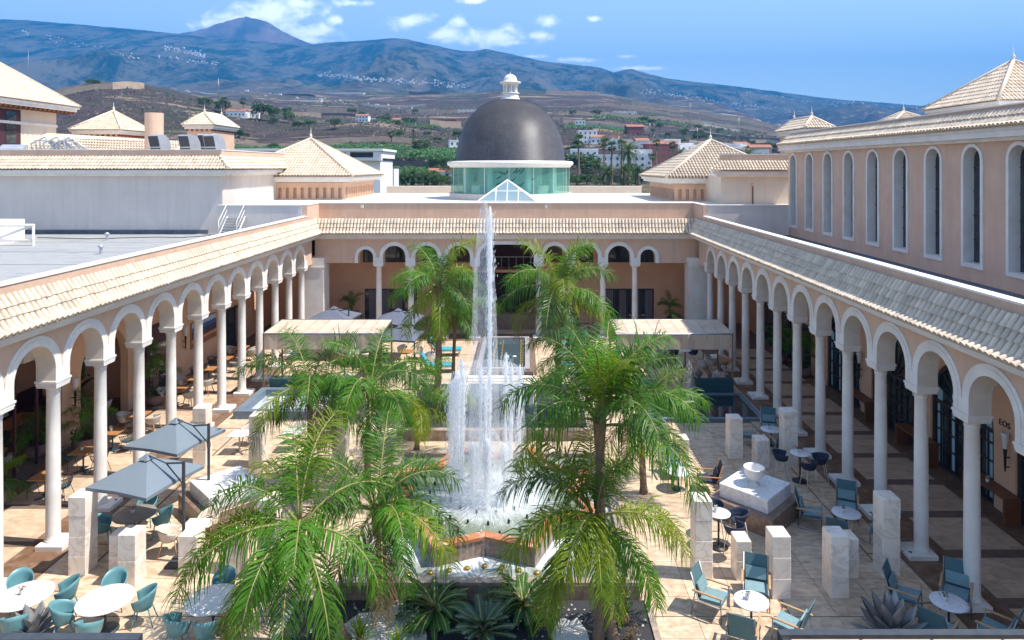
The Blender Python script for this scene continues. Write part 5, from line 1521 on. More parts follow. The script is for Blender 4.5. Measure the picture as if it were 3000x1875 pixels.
# ------------------------------------------------------------------ furniture
def shell_grid(mb, fn, nu, nv, th):
    """curved sheet with thickness; fn(i/nu, j/nv) -> (point, outward normal)"""
    A = []; B = []
    for j in range(nv+1):
        for i in range(nu+1):
            p, n = fn(i/nu, j/nv); A.append(p); B.append(p+n*th)
    k = nu+1; o = len(A)
    F = []
    for j in range(nv):
        for i in range(nu):
            a = j*k+i; F.append((a, a+1, a+k+1, a+k)); F.append((o+a+1, o+a, o+a+k, o+a+k+1))
    for i in range(nu):
        F.append((i+1, i, o+i, o+i+1)); a = nv*k+i; F.append((a, a+1, o+a+1, o+a))
    for j in range(nv):
        a = j*k; F.append((a, a+k, o+a+k, o+a)); a = j*k+nu; F.append((a+k, a, o+a, o+a+k))
    mb.add(A+B, F, True)
def bucket_chair(name, shell, legs, cat, seat=0.43, top=0.82, arm=0.64, rad=0.28, pad=None, mesh=False, legr=0.014, slim=0.0):
    r = thing(name, None, cat)
    mb = MB()
    def fn(u, v):
        a = R(-125+250*u)
        c = math.cos(a/2.0)**1.2
        zt = arm+(top-arm)*max(0, math.cos(R(-125+250*u)*0.62))**1.5
        z = seat-0.01+(zt-seat+0.01)*v
        rr = rad*(0.74+0.26*v**0.6)
        p = Vector((rr*math.sin(a), -rr*math.cos(a)*1.0+0.02-0.05*v*math.cos(a), z))
        return p, Vector((math.sin(a), -math.cos(a), 0.0))
    if not mesh: shell_grid(mb, fn, 16, 4, 0.018)
    else:
        for i in range(17):
            for d in (0, 1):
                pts = []
                for j in range(5):
                    u = min(1, max(0, (i+(j if d else -j)*0.7)/16)); pts.append(fn(u, j/4)[0])
                mb.tube(pts, 0.008, 4)
        mb.tube([fn(i/16, 1)[0] for i in range(17)], 0.014, 5)
        mb.tube([fn(i/16, 0)[0] for i in range(17)], 0.012, 5)
    mb.build('backrest', shell, r)
    MB().lathe([(0.0,seat-0.035),(rad*0.72,seat-0.03),(rad*0.80,seat-0.008),(rad*0.74,seat+0.012),(0,seat+0.0)], n=16).build('seat', shell if not pad else pad, r)
    for (sx, sy) in ((1,1),(-1,1),(1,-1),(-1,-1)):
        MB().tube([(sx*rad*0.55, sy*rad*0.55, seat-0.025), (sx*rad*0.82, sy*rad*(0.80 if sy > 0 else 0.98), 0.0)], [legr*1.25, legr], 6).build('leg', legs, r)
    return r
def lounge_chair(rocker=False, dark=False):
    r = thing('rocking_chair' if rocker else 'lounge_chair', None, 'chair')
    fab, padm, wood, metal = (M['teal_cloth'], M['teal_pad'], M['wood_pale'], M['steel']) if not dark else (M['navy'], M['navy'], M['wood'], M['wood'])
    b0, b1 = Vector((0,-0.27,0.37)), Vector((0,-0.47,1.0))
    def sheet(p, q, w, th, name, mat):
        d = (q-p).normalized(); n = Vector((0, -d.z, d.y)).normalized()*th
        X = Vector((w/2,0,0))
        vs = [p-X, p+X, q+X, q-X, p-X+n, p+X+n, q+X+n, q-X+n]
        MB().add(vs, [(3,2,1,0),(4,5,6,7),(0,1,5,4),(1,2,6,5),(2,3,7,6),(3,0,4,7)]).build(name, mat, r)
    sheet(b0, b1, 0.56, 0.02, 'backrest', fab)
    s0, s1 = Vector((0,0.30,0.40)), Vector((0,-0.26,0.36))
    sheet(s1, s0, 0.56, 0.02, 'seat', fab)
    sheet(s1+Vector((0,0.03,0.022)), s0+Vector((0,-0.01,0.022)), 0.52, 0.05, 'seat_cushion', padm)
    sheet(b0+(b1-b0)*0.10+Vector((0,0.035,0.05)), b0+(b1-b0)*0.55+Vector((0,0.035,0.02)), 0.5, -0.045, 'back_cushion', padm)
    for s in (-1, 1):
        mb = MB(); mb.bbox(s*0.325-0.03, s*0.325+0.03, -0.42, 0.33, 0.585, 0.615, 0.008); mb.build('armrest', wood, r)
        mb = MB()
        mb.tube([(s*0.30,-0.47,1.0),(s*0.30,-0.27,0.37),(s*0.30,0.30,0.39)], 0.016, 6)
        if rocker:
            mb.tube([(s*0.325,0.28,0.59),(s*0.325,0.30,0.05)], 0.014, 6); mb.tube([(s*0.325,-0.30,0.59),(s*0.325,-0.36,0.05)], 0.014, 6)
            mb.tube([(s*0.325,-0.62+0.13*k,0.012+0.09*((k-4.4)/4.4)**2) for k in range(10)], 0.017, 6)
        else:
            mb.tube([(s*0.325,0.28,0.59),(s*0.325,0.31,0.0)], 0.014, 6); mb.tube([(s*0.325,-0.34,0.59),(s*0.325,-0.44,0.0)], 0.014, 6)
            mb.tube([(s*0.325,0.30,0.10),(s*0.325,-0.42,0.10)], 0.010, 6)
        mb.build('side_frame', metal, r)
    return r
def face(tx, ty, dx, dy):      # position and turn of a chair set towards a table centre
    l = math.hypot(dx, dy)
    return (tx+dx, ty+dy, 0.014), math.atan2(dx/l, -dy/l)
P_teal = Proto(bucket_chair('dining_chair', M['teal'], M['teal'], 'chair', top=0.89, rad=0.265))
P_mesh = Proto(bucket_chair('wire_chair', M['charcoal'], M['charcoal'], 'chair', pad=M['teal_cloth'], mesh=True, top=0.76, arm=0.62, legr=0.009))
P_wood = Proto(bucket_chair('tub_chair', M['greyshell'], M['wood'], 'chair', top=0.76, arm=0.64, legr=0.017))
P_cream = Proto(bucket_chair('tub_chair', M['creamshell'], M['wood_pale'], 'chair', top=0.80, legr=0.014))
P_stool = Proto(bucket_chair('bar_stool', M['navy'], M['pillow'], 'bar stool', seat=0.74, top=1.0, arm=0.93, rad=0.27, legr=0.011))
P_lounge = Proto(lounge_chair()); P_rock = Proto(lounge_chair(True)); P_dlounge = Proto(lounge_chair(False, True))
def round_table(name, r_, h, top, leg, base_r, th=0.03):
    t = thing(name, None, 'table')
    MB().lathe([(0.0,h-th),(r_-0.01,h-th),(r_,h-th*0.6),(r_,h-0.006),(r_-0.01,h),(0,h)], n=40).build('tabletop', top, t)
    MB().lathe([(0.035,0.03),(0.03,0.1),(0.028,h-th-0.02),(0.06,h-th-0.002)], n=10).build('leg', leg, t)
    MB().lathe([(base_r,0.0),(base_r,0.015),(0.06,0.035),(0.035,0.05)], n=20).build('base', leg, t)
    return t
P_oval = Proto(round_table('dining_table', 0.62, 0.74, M['tabletop'], M['charcoal'], 0.3))
P_taupe = Proto(round_table('dining_table', 0.58, 0.74, M['browntop'], M['charcoal'], 0.3))
P_low = Proto(round_table('marble_table', 0.41, 0.62, M['marble_top'], M['charcoal'], 0.22))
P_bar = Proto(round_table('bar_table', 0.34, 1.0, M['marble_top'], M['black'], 0.27))
P_rw = Proto(round_table('wood_round_table', 0.45, 0.74, M['wood'], M['pillow'], 0.25))
def square_table(top, foot, w=0.72):
    t = thing('wood_table', None, 'table')
    MB().bbox(-w/2, w/2, -w/2, w/2, 0.71, 0.745, 0.006).build('tabletop', top, t)
    MB().cyl((0,0), 0.03, 0.03, 0.708, 8).build('leg', foot, t)
    b = MB()
    for a in (45, 135): b.obox((0,0,0.02), 0.62, 0.06, 0.035, R(a))
    b.build('base', foot, t)
    return t
P_sq = Proto(square_table(M['wood'], M['bluefoot']))
P_white = Proto(square_table(M['tabletop'], M['steel'], 0.66))
def vase(kind):
    v = thing('flower_pot', None, 'flower pot')
    MB().lathe([(0.035,0),(0.05,0.03),(0.055,0.10),(0.045,0.10),(0.0,0.085)], n=10).build('pot', M['pot_white'], v)
    f = MB(); q = random.Random(4)
    for k in range(16):
        a = q.uniform(0, 2*PI); e = q.uniform(0.3, 1.4); l = q.uniform(0.06, 0.12)
        p = Vector((math.cos(a)*math.cos(e)*l, math.sin(a)*math.cos(e)*l, 0.09+math.sin(e)*l)); s = 0.022
        f.mi = 1 if k % 2 else 0
        f.add([p+Vector((s,0,0)),p+Vector((0,s,0.01)),p-Vector((s,0,0)),p-Vector((0,s,-0.01)),p+Vector((0,0,s))], [(0,1,4),(1,2,4),(2,3,4),(3,0,4)])
        f.mi = 0; f.add([(0.004,0,0.08),(-0.004,0,0.08),p], [(0,1,2)])
    f.build('flowers', [M['leaf'], M[kind]], v)
    return v
P_vr, P_vy, P_vw, P_vg = [Proto(vase(k)) for k in ('red_flower', 'yellow_flower', 'white_flower', 'leaf')]
G_T = 'teal chairs of the left dining tables'
def set_table(Pt, x, y, lab, Pc=None, seats=(), chair_lab='', group=None, tgroup=None, flower=None, flab='', rz=0, h=0.74):
    Pt.put((x, y, 0.014), rz, lab, tgroup)
    for (dx, dy, w) in seats:
        loc, a = face(x, y, dx, dy)
        Pc.put(loc, a+rnd.uniform(-0.12, 0.12), chair_lab % w, group)
    if flower: flower.put((x-0.08, y+0.04, 0.014+h+0.001), 0, flab)
# left court tables
set_table(P_oval, -12.0, 16.35, 'round white dining table at the lower left corner with a red flower', P_teal,
          ((-0.55,0.62,'far left'),(0.72,0.42,'far right'),(0.35,-0.78,'near'),(-0.75,-0.45,'near left')), 'teal chair on the %s side of the lower left corner table', G_T, 'round white dining tables', P_vr, 'red flowers in a white pot on the lower left corner table')
set_table(P_oval, -9.96, 16.2, 'empty round white dining table between the corner table and the palm frond', P_teal,
          ((-0.25,0.78,'far'),(0.78,0.22,'right'),(-0.78,-0.28,'left'),(0.12,-0.80,'near')), 'teal chair on the %s side of the empty white table', G_T, 'round white dining tables')
set_table(P_oval, -7.4, 16.2, 'round white dining table veiled by the left front palm frond', P_teal,
          ((0.78,0.35,'right'),(0.20,-0.80,'near'),(-0.50,-0.68,'near left'),(-0.1,0.82,'far')), 'teal chair on the %s side of the table veiled by the palm frond', G_T, 'round white dining tables')
set_table(P_taupe, -11.55, 20.2, 'round taupe table in the shade of the nearest parasol', P_teal,
          ((-0.05,0.78,'far'),(-0.75,-0.30,'left'),(0.75,0.12,'right'),(0.15,-0.76,'near')), 'teal chair on the %s side of the taupe table under the parasol', G_T, None, P_vr, 'dark red flowers in a white pot on the taupe table')
set_table(P_white, -9.45, 19.6, 'small square white table behind the pillar at the parasol pole', P_cream, ((-0.66,-0.2,'left'),(0.1,0.62,'far')), 'cream tub chair on the %s side of the small square white table', 'cream tub chairs')
set_table(P_white, -11.0, 26.3, 'small square white table in front of the shallow pool', P_wood, ((0.1,0.7,'far'),), 'grey tub chair on the %s side of the square white table by the pool', 'grey tub chairs with wood legs')
set_table(P_white, -9.0, 26.5, 'second square white table in front of the shallow pool, further right', P_wood, ((0.0,0.7,'far'),), 'grey tub chair on the %s side of the further right pool table', 'grey tub chairs with wood legs')
# left gallery tables
gal = [(22.7, 'first', P_mesh, 'nearest'), (24.7, 'second', P_mesh, 'second'), (26.5, 'third', P_mesh, 'third'), (28.35, 'fourth', P_wood, 'fourth'),
       (31.5, 'fifth', P_wood, 'fifth'), (33.2, 'sixth', P_wood, 'sixth'), (34.8, 'seventh', P_mesh, 'seventh'), (36.7, 'eighth', P_mesh, 'eighth'), (38.9, 'ninth', P_wood, 'ninth')]
for i, (y, nm, Pc, w) in enumerate(gal):
    fl = {1: (P_vy, 'yellow flowers'), 2: (P_vw, 'white flowers'), 4: (P_vr, 'orange-red flowers'), 6: (P_vw, 'pale flowers')}.get(i, (None, ''))
    kind = 'black wire' if Pc is P_mesh else 'grey wood-legged'
    set_table(P_sq, -15.95-0.03*i, y, '%s square wood table from the camera in the left gallery' % nm, Pc, ((-0.66,0.12,'wall'),(0.66,-0.10,'court')),
              kind+' chair on the %%s side of the %s gallery table' % w, 'chairs of the left gallery', 'square wood tables in the left gallery', fl[0], '%s in a white pot on the %s gallery table' % (fl[1], w))
# dining room behind the arched openings
set_table(P_rw, -19.2, 24.6, 'round orange wood table inside the first arched opening', P_wood, ((-0.6,0.4,'far'),(0.65,-0.2,'court')), 'grey tub chair on the %s side of the round wood table indoors', 'grey tub chairs with wood legs')
t = P_sq.put((-20.6, 27.6, 0.014), 0, 'long wood table by the cushioned bench inside the dining room', 'square wood tables in the left gallery'); t.scale = (1.3, 2.6, 1.0)
t = P_sq.put((-19.3, 30.4, 0.014), 0, 'long wood table inside the second arched opening beside the big plant', 'square wood tables in the left gallery'); t.scale = (1.1, 2.2, 1.0)
for (dx, y, w) in ((-0.8,27.0,'near wall'),(0.9,27.1,'near court'),(0.9,28.3,'far court')): 
    loc, a = face(-20.6, y, dx, 0); P_wood.put(loc, a, 'grey tub chair on the %s side of the long indoor table' % w, 'grey tub chairs with wood legs')
loc, a = face(-19.3, 29.9, 0.8, 0.1); P_wood.put(loc, a, 'grey tub chair at the long table beside the big indoor plant', 'grey tub chairs with wood legs')
bn = thing('cushioned_bench', 'dark cushioned bench with pale pillows inside the dining room', 'bench', (-22.0, 27.0, 0.0))
MB().bbox(-0.4,0.3,-4.5,4.5,0,0.45,0.03).build('seat', M['wine'], bn); MB().bbox(-0.45,-0.25,-4.5,4.5,0.451,1.0,0.03).build('backrest', M['wine'], bn)
for k, y in enumerate((25.6, 27.0, 28.6)):
    mb = MB(); mb.obox((0,0,0), 0.14, 0.5, 0.5, M=Matrix.Rotation(-0.3,4,'Y'))
    tag(mb.build('pillow', M['pillow'], None, (-21.95, y, 0.73)), 'pale square pillow %s on the dark indoor bench' % ('nearest the camera', 'in the middle', 'farthest from the camera')[k], 'pillow', 'pillows on the indoor bench')
# right side
G_L = 'teal sling lounge chairs'
set_table(P_low, 5.42, 16.35, 'sunlit round marble table with a small plant near the bottom edge', P_lounge,
          ((-0.78,0.48,'far left'),(0.40,0.86,'far right'),(-0.42,-0.72,'near left'),(0.72,-0.52,'near right')), 'sunlit teal lounge chair, %s side of the bottom marble table', G_L, 'round marble tables', P_vg, 'small green plant in a white pot on the sunlit marble table', h=0.62)
set_table(P_low, 10.12, 16.3, 'shaded round marble table beside the nearest right column', P_lounge,
          ((-0.68,0.62,'far left'),(0.62,0.70,'far right'),(-0.62,-0.62,'near left'),(0.66,-0.68,'near right')), 'shaded teal lounge chair, %s side of the table by the nearest right column', G_L, 'round marble tables', P_vg, 'small plant in a pot on the table by the nearest right column', h=0.62)
set_table(P_low, 9.65, 20.5, 'shaded marble table ringed by rocking chairs', P_rock,
          ((-0.86,0.45,'far left'),(0.42,0.88,'far right'),(-0.55,-0.72,'near left'),(0.82,-0.52,'near right')), 'teal rocking chair on the %s side of the shaded marble table', 'teal rocking chairs', 'round marble tables', P_vg, 'small dark plant on the rocking chair table', h=0.62)
set_table(P_low, 9.75, 27.05, 'shaded marble table behind the tall swirl-veined pillar', P_lounge,
          ((0.25,0.92,'far'),(-0.95,0.05,'left'),(0.05,-0.92,'near')), 'teal lounge chair on the %s side of the table behind the swirl-veined pillar', G_L, 'round marble tables', P_vg, 'small plant on the table behind the swirl-veined pillar', h=0.62)
set_table(P_low, 5.24, 23.3, 'marble table with a green plant under the tip of the right palm', P_lounge, ((0.05,0.95,'far'),), 'teal lounge chair on the %s side of the table under the right palm', G_L, 'round marble tables', P_vg, 'bright green plant on the table under the right palm', h=0.62)
loc, a = face(5.24, 23.3, 0.95, -0.12); P_dlounge.put(loc, a, 'dark blue lounge chair with orange wood frame beside the table under the right palm', 'dark lounge chairs')
set_table(P_bar, 9.63, 23.9, 'high marble bar table with a red flower in the shade', P_stool, ((-0.62,0.10,'left'),(0.05,-0.62,'near'),(0.62,-0.15,'right')), 'navy bar stool on the %s side of the shaded bar table', 'navy bar stools', 'high marble bar tables', P_vr, 'red flower in a pot on the shaded bar table', h=1.0)
set_table(P_bar, 5.6, 19.75, 'high marble bar table in the sun behind the tall pillar', P_stool, ((0.05,0.62,'far'),(0.60,0.12,'right'),(0.28,-0.58,'near')), 'navy bar stool on the %s side of the sunlit bar table', 'navy bar stools', 'high marble bar tables', P_vw, 'white flower in a pot on the sunlit bar table', h=1.0)
set_table(P_bar, 8.75, 37.3, 'bar table beside the plinth under the right canopy', P_stool, ((-0.55,0.2,'left'),(0.5,0.25,'right')), 'navy bar stool on the %s side of the bar table under the canopy', 'navy bar stools', 'high marble bar tables', h=1.0)
loc, a = face(4.6, 36.0, 0.7, 0.0); P_dlounge.put(loc, a, 'dark lounge chair with wood frame at the left end of the right canopy', 'dark lounge chairs')
P_lounge.put((4.75, 37.2, 0.014), R(150), 'teal lounge chair at the left end behind the right canopy edge', G_L)
set_table(P_rw, 10.6, 36.4, 'round wood table between the canopy post and the far right columns', P_wood, ((-0.6,0.2,'left'),(0.1,0.62,'far')), 'tub chair on the %s side of the round table by the far right columns', 'grey tub chairs with wood legs')
P_cream.put((-6.1, 38.9, 0.014), R(200), 'cream tub chair nearest the potted shrub by the far parasol', 'cream tub chairs')
P_cream.put((-7.0, 39.0, 0.014), R(170), 'cream tub chair left of the other one by the far parasol', 'cream tub chairs')
P_cream.put((-8.9, 37.6, 0.014), R(40), 'cream tub chair beside the plinth under the left canopy', 'cream tub chairs')
P_rw.put((-6.6, 38.0, 0.014), 0, 'round orange wood table before the cream tub chairs', None)

# sofas
def sofa(label, x, y, w, rz=0, d=0.85, corner=False):
    r = thing('sofa', label, 'sofa', (x, y, 0.014), rz, 'teal outdoor sofas')
    MB().bbox(-w/2, w/2, -d/2, d/2, 0.04, 0.30, 0.02).build('base', M['teal_sofa'], r)
    MB().bbox(-w/2, w/2, -d/2, -d/2+0.16, 0.302, 0.74, 0.03).build('backrest', M['teal_sofa'], r)
    for s in (-1, 1): MB().bbox(s*(w/2-0.08)-0.08, s*(w/2-0.08)+0.08, -d/2+0.162, d/2, 0.302, 0.58, 0.03).build('armrest', M['teal_sofa'], r)
    n = max(2, int(w/0.7)); ww = (w-0.34)/n
    for k in range(n): MB().bbox(-w/2+0.17+k*ww, -w/2+0.17+(k+1)*ww-0.01, -d/2+0.17, d/2, 0.303, 0.44, 0.03).build('seat_cushion', M['pillow_brown'], r)
    return r
sofa('long teal sofa seen from behind under the right end of the right canopy', 9.25, 33.55, 1.75)
sofa('teal sofa seen from behind at the left end of the right canopy', 5.5, 33.5, 1.7)
sofa('dark teal sofa at the left end of the left canopy', -11.75, 33.55, 1.3)
sofa('dark teal sofa in the middle of the left canopy', -9.1, 33.55, 1.5)
for k, (x, y, z, a, m_) in enumerate(((8.75,34.35,0.62,0.2,'pillow_brown'),(9.25,34.2,0.60,0.9,'pillow_brown'),(9.65,34.35,0.60,-0.5,'pillow'),(5.6,33.5,0.72,0.1,'pillow'),(-8.8,33.5,0.72,0.3,'pillow'))):
    mb = MB(); mb.lathe([(0.02,-0.09),(0.17,-0.06),(0.24,0.0),(0.17,0.06),(0.02,0.09)], n=4).xf(Matrix.Rotation(R(80), 4, 'X'))
    tag(mb.build('cushion', M[m_], None, (x, y, z), a), ('large taupe cushion at the left of the right canopy sofa','taupe cushion tilted in the middle of the right canopy sofa','pale cushion at the right of the right canopy sofa','pale cushion on the sofa at the left end of the right canopy','pale cushion on the middle sofa of the left canopy')[k], 'cushion', 'loose sofa cushions')
tag(MB().box(-0.28,0.28,-0.2,0.2,0,0.5).build('side_stand', M['charcoal'], None, (8.2, 34.4, 0.014)), 'small black slatted stand beside the right canopy sofa', 'stand')
# turquoise loungers along the long pool
def lounger():
    r = thing('sun_lounger', None, 'sun lounger')
    f = MB()
    for s in (-0.34, 0.34): f.bar((-0.75,s,0.30),(0.95,s,0.30),0.05)
    for x in (-0.6, 0.85):
        for s in (-0.34, 0.34): f.bar((x,s,0),(x,s,0.30),0.05)
    for s in (-0.34, 0.34): f.bar((-0.55,s,0.05),(-0.95,s,0.9),0.04)
    f.build('frame', M['wood_pale'], r)
    MB().bbox(-0.30, 0.98, -0.32, 0.32, 0.33, 0.43, 0.03).build('seat_cushion', M['turq'], r)
    mb = MB(); mb.obox((-0.58,0,0.64), 0.10, 0.64, 0.85, M=Matrix.Rotation(R(-32),4,'Y')); mb.build('back_cushion', M['turq'], r)
    return r
P_sun = Proto(lounger())
for (x, y, l) in ((-4.75,36.7,'turquoise sun lounger left of the long pool, nearest the fountain'),(-4.7,39.9,'turquoise sun lounger left of the long pool, nearer the far arches'),):
    P_sun.put((x, y, 0.014), R(4), l, 'turquoise sun loungers')
for (x, y, l) in ((2.9,36.8,'turquoise sun lounger right of the long pool behind the palm, nearest'),(2.9,39.0,'turquoise sun lounger right of the long pool behind the palm, middle'),(2.9,41.2,'turquoise sun lounger right of the long pool behind the palm, farthest')):
    P_sun.put((x, y, 0.014), R(180), l, 'turquoise sun loungers')
# console benches and sconces of the right gallery
def console(label, yc):
    r = thing('wooden_console', label, 'bench', (14.93, yc, 0.0), 0, 'long wooden consoles of the right gallery')
    MB().bbox(-0.26,0.25,-1.02,1.02,0.79,0.86,0.006).build('top', M['wood_dark'], r)
    for s in (-1, 1): MB().box(-0.25,0.24,s*0.97-0.05,s*0.97+0.05,0.014,0.789).build('end_panel', M['wood_dark'], r)
    return r
console('long wooden console against the right gallery wall below the EOS letters', 21.9)
console('long wooden console between the second and third right gallery doors', 26.05)
console('far wooden console in the right gallery beside a wall torch', 30.45)
P_vw.put((14.9, 22.0, 0.862), 0, 'white pot on the console below the EOS letters')
def sconce(label, x, y, s):
    r = thing('wall_torch', label, 'wall lamp', (x, y, 0), 0, 'white-topped wall torches')
    MB().lathe([(0.055,2.18),(0.10,2.55),(0.115,2.68),(0.09,2.68),(0.0,2.5)], (s*0.14,0,0), 12).build('shade', M['lamp_white'], r)
    MB().lathe([(0.012,1.45),(0.03,1.55),(0.045,1.95),(0.06,2.18)], (s*0.14,0,0), 8).build('torch_stem', M['black'], r)
    MB().bar((0,0,1.9),(s*0.14,0,1.9),0.04).build('bracket', M['black'], r); MB().bar((0,0,1.6),(s*0.13,0,1.6),0.03).build('bracket', M['black'], r)
sconce('white-topped torch lamp on the right wall below the EOS letters', 15.19, 21.4, -1)
sconce('white-topped torch lamp on the right wall at the middle console', 15.19, 26.4, -1)
sconce('white-topped torch lamp on the right wall at the far console', 15.19, 30.75, -1)
sconce('white-topped torch lamp on the left wall between the arched openings', -17.89, 26.95, 1)
sconce('white-topped torch lamp on the left wall beside the painting', -17.89, 35.7, 1)
sconce('white-topped torch lamp on the left wall between second opening and red door', -17.89, 31.4, 1)
pt = thing('wall_painting', 'framed dark seascape painting on the left gallery wall', 'painting', (-17.89, 38.0, 0))
MB().box(0.0, 0.05, -1.5, 1.5, 1.25, 2.65).build('frame', M['wood'], pt)
for k, (z0, z1, c) in enumerate(((1.30,1.55,(0.20,0.09,0.05)),(1.55,1.72,(0.50,0.22,0.07)),(1.72,1.95,(0.05,0.03,0.06)),(1.95,2.12,(0.02,0.025,0.09)),(2.12,2.35,(0.03,0.09,0.22)),(2.35,2.6,(0.32,0.42,0.52)))):
    MB().box(0.051, 0.056, -1.44, 1.44, z0, z1).build('painted_band', material('paint_%d' % k, c, 0.5, tuple(v*1.6 for v in c), 3, stretch=(1,1,4)), pt)
# petal sculptures
def petal_sculpture(label, x, y, z, n_rings, bud=False, sc_=1.0, seed=1):
    r = thing('petal_sculpture', label, 'sculpture', (x, y, z), 0, None)
    q = random.Random(seed)
    def petal(az, tilt, ln, w, base_r, z0, curl):
        mb = MB(); N = 8; A = []; 
        for i in range(N+1):
            t = i/N; e = tilt+curl*t
            rr = base_r+sum(math.cos(tilt+curl*(k/N))*ln/N for k in range(i)); zz = z0+sum(math.sin(tilt+curl*(k/N))*ln/N for k in range(i))
            hw = w*math.sin(PI*min(1, (0.12+0.88*t)**0.9))**0.8+0.004
            A.append([(rr-0.5*hw*0.5, -hw, zz), (rr, 0, zz), (rr-0.5*hw*0.5, hw, zz)])
        vs = [p for row in A for p in row]; nn = len(vs)
        vs += [(p[0]-0.012, p[1], p[2]-0.008) for p in vs]
        F = []
        for i in range(N):
            for k in (0, 1):
                a = i*3+k; F.append((a, a+1, a+4, a+3)); F.append((nn+a+1, nn+a, nn+a+3, nn+a+4))
            for k in (0, 2):
                a = i*3+k; F.append((a, a+3, nn+a+3, nn+a))
        mb.add(vs, F, True); mb.xf(Matrix.Rotation(az, 4, 'Z')); mb.build('petal', M['sculpt'], r)
    for g in range(n_rings):
        n = 9-g if not bud else 6
        for k in range(n):
            az = 2*PI*(k+0.5*g)/n+q.uniform(-.1,.1)
            if bud: petal(az, R(62+6*g), (0.75+0.05*q.random())*sc_, 0.24*sc_, 0.34*sc_*(1-0.2*g), 0.35*g*sc_, R(38))
            else: petal(az, R(22+17*g)+q.uniform(-.1,.1), (0.98-0.03*g)*sc_*q.uniform(.8,1.12), 0.175*sc_, 0.08*sc_, 0.05+0.08*g*sc_, R(-6))
    if bud: MB().lathe([(0.30*sc_,0),(0.34*sc_,0.8*sc_),(0.2*sc_,1.7*sc_),(0.02,2.3*sc_)], n=12).build('core', M['sculpt'], r)
    return r
petal_sculpture('big metal agave sculpture with pointed leaves at the bottom right', 8.45, 15.7, 0.014, 4, False, 0.92, 3)
petal_sculpture('grey metal agave sculpture at the bottom left beside the corner table', -11.35, 15.75, 0.014, 4, False, 0.72, 8)
petal_sculpture('tall closed artichoke-like metal bud standing in the dark pool', 7.35, 30.6, 0.05, 5, True, 1.0, 5)
bo = thing('bollard_light', 'short steel bollard light by the left planting bed', 'bollard', (-5.45, 33.7, 0.014))
MB().cyl((0,0), 0.12, 0, 0.75, 16).build('post', M['steel'], bo); MB().cyl((0,0), 0.125, 0.751, 0.80, 16).build('cap', M['charcoal'], bo)
# ------------------------------------------------------------------ palms and plants
def frond_mesh(name, L, elev, droop, leaf, n, mat, seed, plum=0.6, wid=0.033, hang=0.9, power=1.25):
    q = random.Random(seed)
    mb = MB()
    NP = 22
    pts = [Vector((0,0,0))]; tang = []
    side_bend = q.uniform(-0.25, 0.25)
    for i in range(NP):
        t = i/NP; e = elev-droop*t**power
        d = Vector((math.cos(e)*math.cos(side_bend*t), math.cos(e)*math.sin(side_bend*t), math.sin(e)))
        tang.append(d); pts.append(pts[-1]+d*(L/NP))
    tang.append(tang[-1])
    mb.mi = 1
    mb.tube(pts[::2], [0.032*(1-0.9*i/(NP/2))+0.004 for i in range(len(pts[::2]))], 5)
    mb.mi = 0
    for k in range(n):
        t = 0.14+0.86*(k+q.uniform(-.3,.3))/n
        f = min(max(t,0),0.999)*NP; i = int(f)
        p = pts[i].lerp(pts[i+1], f-i); T = tang[i]
        S = Vector((-T.y, T.x, 0)); S = S.normalized() if S.length > 1e-3 else Vector((0,1,0))
        U = S.cross(T)*-1
        if U.z < 0: U = -U
        for s in (-1, 1):
            roll = q.gauss(0.25, plum)
            d = (S*s*math.cos(roll)+U*math.sin(roll))*0.86+T*0.5
            d.normalize()
            ln = leaf*(0.35+0.65*math.sin(PI*min(1, 0.10+0.86*t))**0.7)*q.uniform(0.82, 1.12)
            w = wid*q.uniform(0.8, 1.2)*(0.6+0.4*math.sin(PI*t))
            a = p; W = T.cross(d).cross(d); W = T-d*T.dot(d)
            if W.length < 1e-3: W = S
            W = W.normalized()*w/2
            row = [(a-W*0.6, a+W*0.6)]
            g = hang*q.uniform(0.7, 1.3)
            for j, seg in enumerate((0.34, 0.33, 0.33)):
                d = (d+Vector((0,0,-1))*g*(0.30+0.42*j)).normalized()
                a = a+d*ln*seg
                ww = (1.0, 0.75, 0.0)[j]
                if ww: row.append((a-W*ww, a+W*ww))
            mb.add([row[0][0], row[0][1], row[1][1], row[1][0], row[2][1], row[2][0], a], [(0,1,2,3),(3,2,4,5),(5,4,6)])
    return mb.mesh(name, [mat, M['rachis']])
FR = []      # (elevation class, mesh)
for ci, mt in enumerate(('frond', 'frond', 'frond_yellow', 'frond_dark', 'leaf_dry')):
    FR.append({
        'up':   [frond_mesh('frond', 2.55, R(78), R(75), 0.76, 72, M[mt], 10+ci*9+k, 0.5, hang=0.55) for k in range(2)],
        'mid':  [frond_mesh('frond', 2.75, R(52), R(112), 0.88, 74, M[mt], 30+ci*9+k, 0.5, hang=1.0) for k in range(2)],
        'low':  [frond_mesh('frond', 2.75, R(22), R(98), 0.90, 72, M[mt], 50+ci*9+k, 0.48, hang=1.15) for k in range(2)],
        'hang': [frond_mesh('frond', 2.5, R(-12), R(66), 0.84, 60, M[mt], 70+ci*9+k, 0.42, hang=1.2) for k in range(2)]})
def trunk_mesh(pts, r0, r1, seed=0):
    q = random.Random(seed)
    P = [Vector(p) for p in pts]
    L_ = [P[0]]
    n = max(10, int((P[-1]-P[0]).length/0.16))
    out, rad = [], []
    for i in range(n+1):
        t = i/n; k = t*(len(P)-1); a = min(int(k), len(P)-2)
        out.append(P[a].lerp(P[a+1], k-a)); rad.append((r0+(r1-r0)*t)*(1.0+0.05*(i % 2)+q.uniform(-.02,.02))*(1.25 if i == 0 else 1))
    return out, rad
